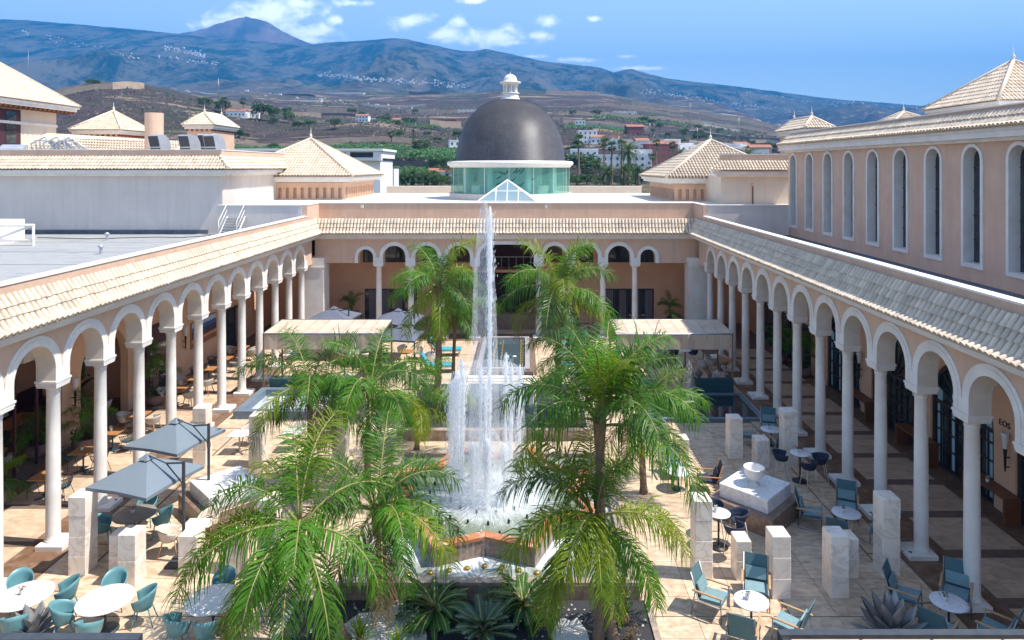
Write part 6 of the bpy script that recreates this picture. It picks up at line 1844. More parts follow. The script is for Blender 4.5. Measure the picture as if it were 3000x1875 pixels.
def palm(label, base, top, nf, scale=1.0, r0=0.14, r1=0.10, seed=0, yellow=0.2, az0=0.0, spec=None, base_z=0.06):
    q = random.Random(seed)
    root = thing('palm_tree', label, 'palm tree', (base[0], base[1], base_z), 0, 'slender feather palms of the court')
    B = Vector((0,0,0)); T = Vector((top[0]-base[0], top[1]-base[1], top[2]-base_z))
    mid = B.lerp(T, 0.5)+Vector((0.04,0.03,0))*(1 if seed % 2 else -1)
    pts, rad = trunk_mesh([B, mid, T], r0, r1, seed)
    MB().tube(pts, rad, 10).build('trunk', M['trunk'], root)
    # crownshaft: torn dry sheaths
    sh = MB()
    for k in range(9):
        a = 2*PI*k/9; l = q.uniform(0.35, 0.7)
        c = Vector((math.cos(a), math.sin(a), 0)); s = Vector((-c.y, c.x, 0))
        p0 = T-Vector((0,0,0.45))+c*r1*1.05; p1 = T+c*(r1*1.5)+Vector((0,0,l*0.4)); p2 = p1+c*0.22+Vector((0,0,l*0.35))
        sh.add([p0-s*0.05, p0+s*0.05, p1+s*0.055, p1-s*0.055, p2], [(0,1,2,3),(3,2,4)])
        sh.add([p0-s*0.05-c*.012, p0+s*0.05-c*.012, p1+s*0.055-c*.012, p1-s*0.055-c*.012, p2], [(3,2,1,0),(4,2,3)])
    sh.build('leaf_sheath', M['sheath'], root)
    cls = spec or (['up']*max(2, nf//5)+['mid']*(nf//3)+['low']*(nf//4)+['hang']*(nf-max(2, nf//5)-nf//3-nf//4))
    for k, c in enumerate(cls):
        az = az0+k*2.39996+q.uniform(-.2,.2)
        if isinstance(c, tuple): az = R(c[1])+q.uniform(-.08,.08); c = c[0]
        x = q.random()
        fam = FR[2] if (x < yellow or c == 'hang' and x < yellow*1.8) else (FR[3] if x > 0.80 else FR[0])
        if c == 'hang' and q.random() < 0.22: fam = FR[4]
        o = link('frond', fam[c][k % 2], root, T+Vector((math.cos(az)*r1*.8, math.sin(az)*r1*.8, 0.05+0.02*(len(cls)-k))))
        o.rotation_euler = (q.uniform(-.12,.12), q.uniform(-.12,.12), az)
        s = scale*q.uniform(0.88, 1.1); o.scale = (s, s, s)
    return root
palm('front left palm with the straight trunk rising from the pebble patch', (-3.55, 16.9), (-3.65, 16.9, 2.4), 11, 0.96, 0.155, 0.11, 1, 0.22, 0.3, [('up',90),('mid',10),('mid',45),('low',-12),('low',-35),('hang',-75),('hang',-110),('mid',150),('low',200),('hang',-50),('low',170),('mid',-60)])
palm('front left palm leaning left with fronds drooping to the bottom edge', (-4.1, 15.75), (-5.2, 15.7, 2.55), 15, 1.04, 0.11, 0.08, 2, 0.22, 1.2, [('up',80),('up',110),('mid',165),('mid',140),('low',185),('low',205),('low',-100),('hang',-85),('hang',-60),('hang',-120),('low',170),('mid',30),('low',-20),('hang',230),('mid',-75)])
palm('tall front right palm whose broad upright frond stands before the right canopy', (1.70, 15.75), (1.72, 15.7, 5.0), 10, 0.98, 0.13, 0.10, 3, 0.12, 0.9, [('up',75),('up',110),('up',250),('up',-20),('up',160),('mid',-25),('mid',165),('mid',75),('up',5),('low',195),('mid',120),('up',-70),('mid',-60),('mid',225),('up',35),('low',-40)])
palm('lower front right palm with yellowing fronds beside the tall one', (2.05, 15.75), (1.62, 15.7, 2.7), 13, 0.93, 0.14, 0.10, 4, 0.45, 2.2, [('up',90),('up',-60),('mid',185),('mid',150),('low',200),('low',-95),('low',-15),('hang',-75),('hang',-125),('hang',-40),('low',15),('mid',-110),('hang',225),('mid',60),('up',170),('up',10),('low',-50),('mid',-140)])
palm('left mid palm with bright drooping fronds before the shallow pool', (-7.3, 23.0), (-7.25, 23.0, 3.4), 14, 0.98, 0.12, 0.09, 5, 0.08, 0.0)
palm('left mid palm between the bright drooping palm and the fountain', (-5.35, 23.2), (-5.25, 23.2, 3.3), 14, 0.98, 0.12, 0.09, 6, 0.15, 1.4)
palm('tall far left palm standing in the planting bed beside the long pool', (-3.9, 30.3), (-3.85, 30.3, 5.5), 17, 1.0, 0.17, 0.12, 7, 0.15, 0.2)
palm('shorter thin palm right behind the tall far left palm', (-3.25, 30.9), (-3.15, 30.9, 4.1), 12, 0.85, 0.09, 0.07, 8, 0.3, 1.0)
palm('tall far right palm standing in the planting bed right of the reflecting pool', (1.45, 30.3), (1.45, 30.3, 5.3), 19, 1.12, 0.16, 0.12, 9, 0.22, 0.6)
palm('right mid palm arching over the low marble pillar', (4.0, 23.0), (3.95, 23.0, 2.55), 13, 0.92, 0.12, 0.09, 10, 0.25, 0.5)
palm('small right palm between the fountain jets and the far right palm', (2.2, 28.8), (2.2, 28.7, 2.6), 12, 0.9, 0.10, 0.08, 12, 0.15, 2.0)
palm('low young palm in the left bed close to the fountain', (-4.2, 26.4), (-4.1, 26.3, 1.7), 12, 0.85, 0.10, 0.08, 13, 0.25, 0.7)

# cycads and small plants of the front bed
def stiff_frond(name, L, elev, droop, leaf, n, mat, seed, wid=0.03):
    return frond_mesh(name, L, elev, droop, leaf, n, mat, seed, 0.12, wid, hang=0.18)
def rosette(name, label, cat, loc, n, meshes, trunk=None, scale=1.0, seed=0, group=None):
    q = random.Random(seed)
    r = thing(name, label, cat, loc, 0, group)
    MB().lathe([(0.09,0),(0.12,0.08),(0.08,0.2),(0,0.24)], n=10).build('stem', M['sheath'], r)
    for k in range(n):
        o = link('leaf', meshes[k % len(meshes)], r, (0,0,0.16))
        o.rotation_euler = (q.uniform(-.1,.1), q.uniform(-.45,.30), k*2.39996)
        s = scale*q.uniform(0.85, 1.1); o.scale = (s, s, s)
    return r
CY = [stiff_frond('leaf', 0.82, R(48), R(75), 0.13, 34, M['cycad'], 90+k) for k in range(2)]+[stiff_frond('leaf', 0.85, R(20), R(45), 0.13, 34, M['cycad'], 95)]
CB = [stiff_frond('leaf', 0.72, R(55), R(55), 0.12, 32, M['cycad_blue'], 100+k) for k in range(2)]+[stiff_frond('leaf', 0.74, R(28), R(35), 0.12, 32, M['cycad_blue'], 104)]
rosette('cycad', 'dark green cycad left of the blue-green one in front of the basin', 'cycad', (-2.2, 16.55, 0.07), 34, CY, None, 1.2, 1, 'cycads in the black gravel')
rosette('cycad', 'dark green cycad right of the blue-green one in front of the basin', 'cycad', (-0.05, 16.7, 0.07), 34, CY, None, 1.2, 2, 'cycads in the black gravel')
rosette('cycad', 'blue-green cycad in the middle of the black gravel bed', 'cycad', (-0.98, 15.75, 0.07), 34, CB, None, 1.12, 3, 'cycads in the black gravel')
def strap_leaf(L, w, elev, curl, mat):
    mb = MB(); pts = []; p = Vector((0,0,0))
    N = 6
    for i in range(N+1):
        t = i/N; e = elev-curl*t; hw = w*(1-t)**0.7*(0.7+0.3*min(1, t*4))+0.002
        pts.append((p.copy(), hw)); p = p+Vector((math.cos(e), 0, math.sin(e)))*L/N
    vs = []
    for (p, hw) in pts: vs += [(p.x, -hw, p.z+hw*0.3), (p.x, 0, p.z), (p.x, hw, p.z+hw*0.3)]
    F = []
    for i in range(N):
        for k in (0, 1): F.append((i*3+k, i*3+k+1, i*3+k+4, i*3+k+3))
    mb.add(vs, F, True)
    return mb.mesh('leaf', mat)
YU = [strap_leaf(0.55, 0.022, R(60), R(40), M['frond']), strap_leaf(0.5, 0.022, R(30), R(30), M['frond']), strap_leaf(0.55, 0.02, R(78), R(20), M['frond_yellow'])]
rosette('yucca', 'spiky pale green yucca on the white pebbles', 'yucca', (-3.75, 15.55, 0.1), 42, YU, None, 1.0, 4, 'yuccas')
rosette('yucca', 'second spiky yucca at the bottom right of the pebble patch', 'yucca', (-2.85, 15.25, 0.1), 36, YU, None, 0.9, 5, 'yuccas')
rosette('yucca', 'spiky yucca in the dark bed behind the fountain at the far left palm', 'yucca', (-4.25, 32.6, 0.06), 36, YU, None, 1.2, 6, 'yuccas')
rosette('yucca', 'small yucca at the right edge of the front gravel bed', 'yucca', (2.4, 16.4, 0.07), 26, YU, None, 0.8, 7, 'yuccas')
def shrub_mesh(n, rx, rz, leaf, mat, seed, stems=10, woody=True):
    """loose shrub: leaves scattered through an uneven crown in clumps"""
    q = random.Random(seed); mb = MB()
    cl = [(q.uniform(-1,1)*rx*.6, q.uniform(-1,1)*rx*.6, rz*(0.7+q.uniform(-.4,.6)), q.uniform(.35,.6)*rx) for _ in range(max(5, stems))]
    for _ in range(n):
        c = cl[q.randrange(len(cl))]
        d = Vector((q.gauss(0,1), q.gauss(0,1), q.gauss(0,1))).normalized()*c[3]*q.uniform(.45,1.05)
        p = Vector((c[0], c[1], c[2]))+Vector((d.x, d.y, d.z*0.8))
        if p.z < 0.02: p.z = q.uniform(0.02, .1)
        a = Vector((q.gauss(0,1), q.gauss(0,1), q.gauss(0,.6))).normalized(); b = a.cross(Vector((q.gauss(0,1),q.gauss(0,1),1))).normalized()
        s = leaf*q.uniform(.6,1.3)
        mb.add([p-a*s, p+b*s*.45, p+a*s, p-b*s*.45], [(0,1,2,3)])
    return mb.mesh('crown', mat)
def shrub(name, label, cat, loc, n, rx, rz, leaf, mat, seed, group=None, pot=None):
    r = thing(name, label, cat, loc, 0, group)
    st = MB()
    q = random.Random(seed+50)
    for k in range(5): st.tube([(0,0,0),(q.uniform(-.3,.3)*rx,q.uniform(-.3,.3)*rx,rz*.5),(q.uniform(-.6,.6)*rx,q.uniform(-.6,.6)*rx,rz*.95)], [0.02,0.014,0.006], 5)
    st.build('stem', M['sheath'], r)
    link('crown', shrub_mesh(n, rx, rz, leaf, M[mat], seed), r)
    return r
shrub('shrub', 'grey-green wispy shrub against the basin wall', 'shrub', (-0.95, 16.9, 0.07), 260, 0.32, 0.45, 0.03, 'cycad_blue', 21)
shrub('shrub', 'wispy grey shrub at the right of the pebble patch', 'shrub', (-2.75, 16.0, 0.09), 320, 0.32, 0.4, 0.03, 'cycad_blue', 22)
shrub('shrub', 'small dry brown bush at the right of the front bed', 'shrub', (2.45, 15.75, 0.07), 300, 0.25, 0.22, 0.025, 'leaf_dry', 23)
shrub('shrub', 'leafy dark plant at the right corner of the basin wall', 'shrub', (2.45, 16.9, 0.07), 160, 0.3, 0.5, 0.06, 'leaf', 24)
shrub('shrub', 'flowering green bush in the left bed by the reflecting pool', 'shrub', (-4.5, 28.3, 0.06), 700, 0.6, 0.7, 0.06, 'frond', 25)
# potted plants
def potted(label, loc, kind, seed, h=1.6, pot='pot_mauve', pr=0.38):
    r = thing('potted_plant', label, 'potted plant', loc, 0, 'potted plants of the galleries')
    MB().lathe([(pr*.55,0),(pr*.85,0.08),(pr,0.28),(pr*.92,0.46),(pr*1.02,0.5),(pr*.9,0.5),(pr*.85,0.44),(0,0.43)], n=20).build('pot', M[pot], r)
    q = random.Random(seed)
    if kind == 'palm':
        tk = MB()
        for k in range(3): tk.tube([(0.05*k-.05,0.03*k,0.43),(0.09*k-.09,0.05*k-.05,h)], [0.03,0.02], 6)
        tk.build('stem', M['trunk'], r)
        link('undergrowth', shrub_mesh(260, pr*.95, 0.28, 0.055, M['leaf'], seed), r, (0,0,0.42))
        for k in range(11):
            o = link('frond', FR[(0,3,0,2)[k % 4]][('up','mid','low')[k % 3]][k % 2], r, (0,0,h*q.uniform(.55,1)))
            o.rotation_euler = (q.uniform(-.2,.2), q.uniform(-.2,.2), k*2.4); s = 0.42*q.uniform(.8,1.15); o.scale = (s,s,s)
    else:
        tk = MB().tube([(0,0,0.43),(0.03,0.02,h*.6),(0,0,h*.85)], [0.035,0.028,0.015], 6); tk.build('stem', M['sheath'], r)
        link('crown', shrub_mesh(420, 0.5, 0.6, 0.075, M['leaf'], seed), r, (0,0,h*.75))
    return r
potted('big mauve pot with arching palm between the first and second gallery columns', (-17.1, 26.6, 0.014), 'palm', 31, 1.5, 'pot_mauve', 0.5)
potted('big mauve pot with slim tall palm beside the red gallery door', (-17.1, 31.6, 0.014), 'palm', 32, 2.3, 'pot_mauve', 0.45)
potted('potted palm inside the first arched opening at the left edge', (-18.6, 25.9, 0.014), 'palm', 33, 1.2, 'pot_mauve', 0.4)
potted('potted palm at the far left edge behind the nearest column', (-17.2, 22.2, 0.014), 'palm', 34, 1.0, 'pot_mauve', 0.4)
potted('dim potted palm in the middle of the right gallery', (14.6, 35.9, 0.014), 'palm', 35, 1.9, 'pot_mauve', 0.4)
potted('dim potted palm toward the far end of the right gallery', (14.3, 38.3, 0.014), 'palm', 36, 1.7, 'pot_mauve', 0.4)
potted('potted palm in the far left corner behind the white pier', (-11.9, 46.7, 0.014), 'palm', 37, 1.9, 'pot_mauve', 0.4)
potted('potted palm in the far right corner behind the white pier', (9.9, 46.7, 0.014), 'palm', 38, 1.7, 'pot_mauve', 0.4)
potted('small round-headed tree in a pale pot under the right canopy', (9.75, 37.4, 0.014), 'tree', 39, 1.7, 'pot_white', 0.3)
potted('pale pot with leafy shrub by the far loungers', (-5.3, 38.6, 0.014), 'tree', 40, 1.1, 'pot_white', 0.3)
potted('thin young tree in a pot beside the left canopy post', (-7.3, 34.6, 0.014), 'tree', 41, 1.3, 'pot_white', 0.25)
# tall broad-leaved plant inside the second opening
bp = thing('strelitzia', 'tall plant with big paddle leaves inside the second arched opening', 'plant', (-19.0, 29.0, 0.014))
MB().tube([(0,0,0),(0.05,0.1,1.6),(0,0.1,2.6)], [0.06,0.05,0.03], 7).build('stem', M['leaf'], bp)
pad = [strap_leaf(1.0, 0.24, R(70), R(60), M['leaf']), strap_leaf(1.1, 0.22, R(50), R(70), M['cycad'])]
for k in range(10):
    o = link('leaf', pad[k % 2], bp, (0, 0.1, 0.9+0.19*k)); o.rotation_euler = (0, 0, k*2.4)
# shrubs of the planter behind the wide arch
for k, x in enumerate((-4.2, -2.6, -0.6, 0.9, 1.9)):
    shrub('shrub', ('leafy plant at the left end of the dark planter wall','leafy plant second from the left in the dark planter','leafy plant in the middle of the dark planter','leafy plant second from the right in the dark planter','leafy plant at the right end of the dark planter')[k], 'shrub', (x, 46.9, 1.05), 220, 0.5, 0.4, 0.08, 'leaf', 60+k, 'plants in the planter behind the wide arch')
# ------------------------------------------------------------------ land behind the hotel
def lerp_tab(tab, x):
    if x <= tab[0][0]: return tab[0][1]
    for (a, va), (b, vb) in zip(tab[:-1], tab[1:]):
        if x <= b: t = (x-a)/(b-a); return va+(vb-va)*t
    return tab[-1][1]
RIDGE = [(-1200,95),(-700,75),(-400,60),(0,55),(120,62),(250,72),(400,86),(520,99),(640,112),(760,122),(900,132),(960,124),(1000,120),(1060,119),(1110,114),(1150,111),(1190,114),(1240,125),(1340,147),(1380,150),
         (1425,143),(1470,153),(1500,158),(1600,180),(1700,190),(1760,198),(1800,212),(1828,204),(1850,202),(1890,214),(1960,230),(2050,242),(2200,258),(2400,284),(2600,302),(2720,312),(3000,335),(3600,380),(4200,410)]
PROF = [(60,4.2),(255,4.4),(275,4.8),(300,6.5),(335,11.5),(390,19),(450,27),(600,47),(900,86),(1400,150),(2200,255)]
PROF_R = [(60,4.2),(255,4.4),(275,4.8),(300,6),(335,9.5),(390,15),(450,21),(600,34),(900,52),(1400,78),(2200,118)]
RD = 5600.0
def ridge_z(u): return CAMZ+(490-lerp_tab(RIDGE, 1538+2000*u))/2000*RD
def terrain_z(x, y):
    u = x/y; d = y
    zr = ridge_z(u)
    wr_ = min(1, max(0, (u-0.12)/0.28)); zb = 255.0+(118-255.0)*wr_
    if d <= 2200: z = lerp_tab(PROF, d)*(1-wr_)+lerp_tab(PROF_R, d)*wr_
    else:
        t = (d-2200)/(RD-2200)
        z0 = zb
        if d <= RD: z = z0+(zr-z0)*(t**1.25)
        else: z = zr-(d-RD)*0.25
    # rocky hill on the left, mounds on the right
    k = math.exp(-((u+0.60)/0.20)**2-((d-600)/170)**2)
    z += 34*k
    z += 9*math.exp(-((u+0.22)/0.12)**2-((d-470)/90)**2)
    z += 14*math.exp(-((u-0.15)/0.25)**2-((d-1500)/300)**2)
    # terracing and gullies
    if d > 285:
        a = min(1, (d-285)/200.0)
        sc = 0.012
        n1 = mnoise.fractal(Vector((x*sc, d*sc, 3.1)), 0.9, 2.1, 5)
        z += a*n1*min(3.0, d*0.006)
        n2 = mnoise.fractal(Vector((x*0.0021, d*0.0013, 7.7)), 0.9, 2.0, 5)
        z += a*n2*min(60.0, d*0.016)*(0.6 if d < 2000 else 1.0)*(1-0.92*min(1, max(0, (d-2600)/2600)))
        if d > 2000:
            b = min(1, (d-2000)/1500.0)*max(0, min(1, (5500-d)/1900))
            r = mnoise.ridged_multi_fractal(Vector((x*0.0011+0.35*mnoise.noise(Vector((d*.001,x*.001,0))), d*0.00042, 1.3)), 0.9, 2.0, 6, 0.9, 2.0)
            z += b*(r-1.0)*190
    return z
def terrain_material():
    m = bpy.data.materials.new('hillside'); m.use_nodes = True
    N, L = m.node_tree.nodes, m.node_tree.links
    b = N['Principled BSDF']; b.inputs['Roughness'].default_value = 0.95; b.inputs['Specular IOR Level'].default_value = 0.1
    g = N.new('ShaderNodeNewGeometry'); pos = g.outputs['Position']
    sep = N.new('ShaderNodeSeparateXYZ'); L.new(pos, sep.inputs[0])
    def nz(sc, det, st=(1,1,1), ro=0.65, dist=0.0):
        mp = N.new('ShaderNodeMapping'); mp.inputs['Scale'].default_value = st; L.new(pos, mp.inputs[0])
        n = N.new('ShaderNodeTexNoise'); n.inputs['Scale'].default_value = sc; n.inputs['Detail'].default_value = det; n.inputs['Roughness'].default_value = ro; n.inputs['Distortion'].default_value = dist
        L.new(mp.outputs[0], n.inputs['Vector']); return n.outputs[0]
    def mr(src, lo, hi, a=0.0, c=1.0):
        r = N.new('ShaderNodeMapRange'); r.interpolation_type = 'SMOOTHSTEP'
        for k, v in (('From Min', lo), ('From Max', hi), ('To Min', a), ('To Max', c)): r.inputs[k].default_value = v
        L.new(src, r.inputs['Value']); return r.outputs[0]
    def mul(a, c):
        n = N.new('ShaderNodeMath'); n.operation = 'MULTIPLY'; L.new(a, n.inputs[0])
        if isinstance(c, float): n.inputs[1].default_value = c
        else: L.new(c, n.inputs[1])
        return n.outputs[0]
    def mix(f, a, c):
        x = N.new('ShaderNodeMix'); x.data_type = 'RGBA'; L.new(f, x.inputs[0])
        for k, v in ((6, a), (7, c)):
            if isinstance(v, tuple): x.inputs[k].default_value = (*v, 1)
            else: L.new(v, x.inputs[k])
        return x.outputs[2]
    cur = mix(mr(nz(0.02, 9, ro=0.75), 0.38, 0.62), (0.066, 0.048, 0.05), (0.125, 0.088, 0.08))
    cur = mix(mr(nz(0.16, 8, ro=0.8), 0.46, 0.60), cur, (0.035, 0.036, 0.028))          # scrub
    cur = mix(mr(nz(0.0065, 7, (1, 2.2, 3)), 0.56, 0.62, 0, 0.8), cur, (0.045, 0.06, 0.033))    # greener ground
    cur = mix(mul(mr(nz(0.011, 6, (0.40, 2.6, 7), dist=0.4), 0.57, 0.60, 0, 0.9), mr(sep.outputs[1], 320, 480)), cur, (0.33, 0.25, 0.175))    # bare terraces
    cur = mix(mul(mr(nz(0.009, 6, (0.4, 2.3, 8), dist=0.5), 0.56, 0.585, 0, 0.9), mr(sep.outputs[1], 420, 600)), cur, (0.035, 0.07, 0.03))     # plantations
    hi = mr(sep.outputs[2], 210, 420)
    forest_gully_shade = mix(mr(nz(0.0055, 10, (1, 0.45, 0.6), ro=0.82, dist=0.3), 0.42, 0.58), (0.010, 0.022, 0.015), (0.11, 0.10, 0.08))  # dark woods over bare slope; strong contrast also paints in gully shade
    cur = mix(hi, cur, forest_gully_shade)
    near = mr(sep.outputs[1], 262, 285, 1, 0)
    cur = mix(near, cur, mix(mr(nz(0.08, 8), 0.42, 0.6), (0.22, 0.16, 0.115), (0.07, 0.10, 0.035)))
    L.new(cur, b.inputs['Base Color'])
    bp = N.new('ShaderNodeBump'); bp.inputs['Strength'].default_value = 1.0; bp.inputs['Distance'].default_value = 4.0
    L.new(nz(0.12, 8, ro=0.75), bp.inputs['Height']); L.new(bp.outputs[0], b.inputs['Normal'])
    return m
M['hill'] = terrain_material()
def build_terrain():
    us = []; u = -2.6
    while u < 2.6: us.append(u); u += 0.0055 if -0.85 < u < 0.8 else 0.05
    ds = []; d = 68.0
    while d < 6400: ds.append(d); d *= 1.02 if d < 1500 else 1.012
    v = []; f = []
    for d in ds:
        for u in us: v.append((u*d, d, terrain_z(u*d, d)))
    k = len(us)
    for j in range(len(ds)-1):
        for i in range(k-1): f.append((j*k+i, j*k+i+1, (j+1)*k+i+1, (j+1)*k+i))
    me = bpy.data.meshes.new('hillside'); me.from_pydata(v, [], f); me.materials.append(M['hill'])
    me.polygons.foreach_set('use_smooth', [True]*len(f))
    tag(link('hills', me), kind='structure')
    # wide ground sheet under and around everything
    tag(MB().quad((-9000,-3000,-1.2),(9000,-3000,-1.2),(9000,9000,-1.2),(-9000,9000,-1.2)).build('ground', M['hill']), kind='structure')
build_terrain()
def peak():
    cx, cy = (722-1538)/2000*6500, 6500.0
    PK = [(430,110),(520,100),(560,92),(600,84),(640,68),(680,58),(705,51),(722,48),(740,54),(775,60),(800,74),(830,92),(870,112),(910,128),(1000,150)]
    us = [(-1300+i*8-0)/1000 for i in range(0, 160)]
    v = []; f = []
    xs = [380+i*6 for i in range(115)]
    R_ = 14
    for j in range(R_):
        t = j/(R_-1)
        for px in xs:
            zt = (490-lerp_tab(PK, px))/2000*6500+11
            d = 6500-(1-t)*1100 if t <= 1 else 6500
            z = 250+(zt-250)*t**1.5
            n = mnoise.ridged_multi_fractal(Vector((px*0.018, t*1.2, 4)), 0.9, 2.0, 5, 0.9, 2.0)-1.0
            z += n*70*(1-t)*t*2.5+(mnoise.noise(Vector((px*.05, 0, 1)))*8 if j == R_-1 else 0)
            v.append(((px-1538)/2000*d, d, z))
    for px in xs:
        zt = (490-lerp_tab(PK, px))/2000*6500+11
        v.append(((px-1538)/2000*6900, 6900, zt-220))
    k = len(xs)
    for j in range(R_):
        for i in range(k-1): f.append((j*k+i, j*k+i+1, (j+1)*k+i+1, (j+1)*k+i))
    m = material('volcanic_slope', (0.20, 0.135, 0.12), 0.95, (0.07, 0.055, 0.05), 0.004, detail=10, contrast=(0.42, 0.58))
    me = bpy.data.meshes.new('volcano'); me.from_pydata(v, [], f); me.materials.append(m)
    me.polygons.foreach_set('use_smooth', [True]*len(f))
    tag(link('mountain', me), kind='structure')
peak()
def gpt(px, d):
    x = (px-1538)*d/2000; return Vector((x, d, terrain_z(x, d)))
def py_of(px, d): return 490-(terrain_z((px-1538)*d/2000, d)-CAMZ)*2000/d
def dfor(px, py, lo=262, hi=5000):
    """distance at which the slope is seen at photo row py"""
    d = lo; 
    while d < hi:
        if py_of(px, d) <= py: return d
        d *= 1.01
    return hi

# plantations: rows of banana plants
def banana_field(name, label, px0, px1, d0, d1, step, seed, hgt=3.0):
    q = random.Random(seed); mb = MB()
    d = d0
    while d < d1:
        x = (px0-1538)*d/2000
        while x < (px1-1538)*d/2000:
            xx, yy = x+q.uniform(-.6,.6), d+q.uniform(-.6,.6); z = terrain_z(xx, yy)
            h = hgt*q.uniform(.8,1.15)
            for k in range(6):
                a = q.uniform(0, 2*PI); l = h*q.uniform(.5,.8); c, s = math.cos(a), math.sin(a); w = h*0.10
                b0 = Vector((xx, yy, z+h*0.45)); b1 = b0+Vector((c*l*.35, s*l*.35, l*.55)); b2 = b0+Vector((c*l*.9, s*l*.9, l*.35)); S = Vector((-s*w, c*w, 0))
                mb.add([b0, b1-S, b1+S, b2], [(0,1,2),(2,1,3)])
            x += step*q.uniform(.8,1.2)
        d += step
    tag(mb.build(name, M['banana']), label, None, None, 'stuff')
banana_field('banana_plantation', 'long band of banana plants below the brown hill', 690, 1345, 345, 384, 2.1, 1, 3.4)
banana_field('banana_plantation', 'lower band of banana plants behind the white office building', 1118, 1345, 296, 318, 2.0, 2, 3.0)
banana_field('banana_plantation', 'dark green plantation strip on the brown slope left of the dome', 1115, 1290, 520, 545, 3.0, 3, 4.0)
banana_field('banana_plantation', 'plantation strip on the slope right of the dome', 1660, 1840, 560, 590, 3.2, 4, 4.0)
banana_field('banana_plantation', 'upper plantation strip right of the dome', 1740, 2020, 760, 800, 4.2, 5, 4.5)

# terrace walls along the slopes
M['tanwall'] = material('tan_terrace_wall', (0.48, 0.36, 0.25), 0.95, (0.38, 0.28, 0.19), 0.2)
M['palewall'] = material('pale_retaining_wall', (0.50, 0.45, 0.38), 0.95, (0.42, 0.37, 0.31), 0.2)
M['darkwall'] = material('dark_lava_wall', (0.055, 0.05, 0.05), 0.95, (0.10, 0.09, 0.085), 0.6)
def wall_line(label, px0, px1, d0, h, mat='tanwall', dd=0.0, th=1.5, z0=None, group='terrace walls on the hillside'):
    mb = MB(); n = max(3, int(abs(px1-px0)/14)); top = []
    for i in range(n+1):
        px = px0+(px1-px0)*i/n; d = d0+dd*i/n; p = gpt(px, d); top.append((p.x, p.y, p.z))
    for (a, b) in zip(top[:-1], top[1:]):
        vs = [(a[0],a[1],a[2]-2),(b[0],b[1],b[2]-2),(b[0],b[1]+th,b[2]-2),(a[0],a[1]+th,a[2]-2),(a[0],a[1],a[2]+h),(b[0],b[1],b[2]+h),(b[0],b[1]+th,b[2]+h),(a[0],a[1]+th,a[2]+h)]
        mb.add(vs, [(3,2,1,0),(4,5,6,7),(0,1,5,4),(2,3,7,6)])
    tag(mb.build('terrace_wall', M[mat]), label, 'wall', group)
L1 = 'long tan terrace wall crossing the dry hillside'
for (px0, px1, d, h, mat, dd) in ((110,330,560,4.5,'tanwall',8),(140,330,585,4.5,'tanwall',0),(330,420,565,6,'tanwall',30),(410,610,600,4.5,'tanwall',-20),(600,720,610,4,'tanwall',5),(700,940,640,5,'tanwall',20),
        (560,700,690,8,'tanwall',10),(300,560,760,5,'tanwall',20),(0,240,900,5,'tanwall',10),(430,600,1000,5,'tanwall',10),
        (1260,1350,590,6,'tanwall',10),(900,1050,820,8,'tanwall',0),(1190,1340,900,6,'tanwall',0),(1650,1900,680,4,'tanwall',10),(1680,2050,880,5,'tanwall',20),(1900,2250,460,5,'tanwall',10),
        (1700,2000,1150,6,'tanwall',10),(1850,2280,1350,7,'tanwall',10),(1600,1760,1500,8,'tanwall',10),(2050,2300,1900,9,'tanwall',10),(1960,2200,2500,12,'tanwall',10),(100,300,1300,7,'tanwall',0),(620,800,1500,7,'tanwall',0)):
    wall_line(L1, px0, px1, d, h, mat, dd)
wq = random.Random(12)
for k in range(60):
    d = 330*math.exp(wq.random()*1.7); px = wq.choice((wq.uniform(0, 1340), wq.uniform(1660, 2300), wq.uniform(1660, 2300))); w = wq.uniform(50, 190)
    wall_line('thin low terrace wall among the fields of the slope', px, px+w, d, wq.uniform(1.2, 2.6)*(0.6+d/900), wq.choice(('tanwall','tanwall','palewall','darkwall')), wq.uniform(-12, 22), 1.5, None, 'thin terrace walls among the fields')
wall_line('grey stone retaining wall right of the dome above the white houses', 1790, 2060, 430, 6, 'palewall', 12, group=None)
wall_line('dark lava wall between the two banana bands', 1110, 1345, 322, 4.0, 'darkwall', 2, group=None)
wall_line('low lava wall behind the garden palms right of the dome', 1670, 1900, 278, 2.6, 'darkwall', 0, group=None)
wall_line('low lava wall behind the garden palms left of the dome', 1130, 1330, 272, 2.6, 'darkwall', 0, group=None)
wall_line('pale sandy roadside bank above the upper banana band', 870, 1240, 400, 3.0, 'tanwall', 6, group=None)
# far villages: hundreds of specks of houses each, read as masses
M['housewhite'] = material('white_house_wall', (0.78, 0.75, 0.71), 0.85)
M['houseochre'] = material('ochre_house_wall', (0.55, 0.33, 0.20), 0.85)
M['housered'] = material('red_house_wall', (0.22, 0.075, 0.065), 0.85)
M['roofred'] = material('red_tile_roof', (0.36, 0.15, 0.085), 0.85, (0.28, 0.11, 0.07), 0.5)
M['greenhouse'] = material('pale_greenhouse_net', (0.62, 0.58, 0.50), 0.9)
def village(label, px0, px1, py0, py1, n, s0, s1, seed):
    q = random.Random(seed); mb = MB()
    for k in range(n):
        px = q.uniform(px0, px1); py = py0+(py1-py0)*(px-px0)/(px1-px0)+q.gauss(0, 3.5)
        d = dfor(px, py, 600); p = gpt(px, d); s = d*q.uniform(s0, s1)/2000
        mb.mi = 0 if q.random() < 0.8 else 1
        mb.box(p.x-s, p.x+s, p.y-s, p.y+s, p.z-4, p.z+s*q.uniform(.8,1.5))
    tag(mb.build('distant_village', [M['housewhite'], M['houseochre']]), label, None, None, 'stuff')
village('white village high on the left mountain slope', 480, 600, 143, 166, 90, 1.2, 2.6, 1)
village('white specks of houses scattered below the left village', 460, 640, 168, 190, 26, 1.2, 2.4, 2)
village('long white village at the foot of the central mountains', 930, 1375, 222, 256, 210, 1.3, 3.0, 3)
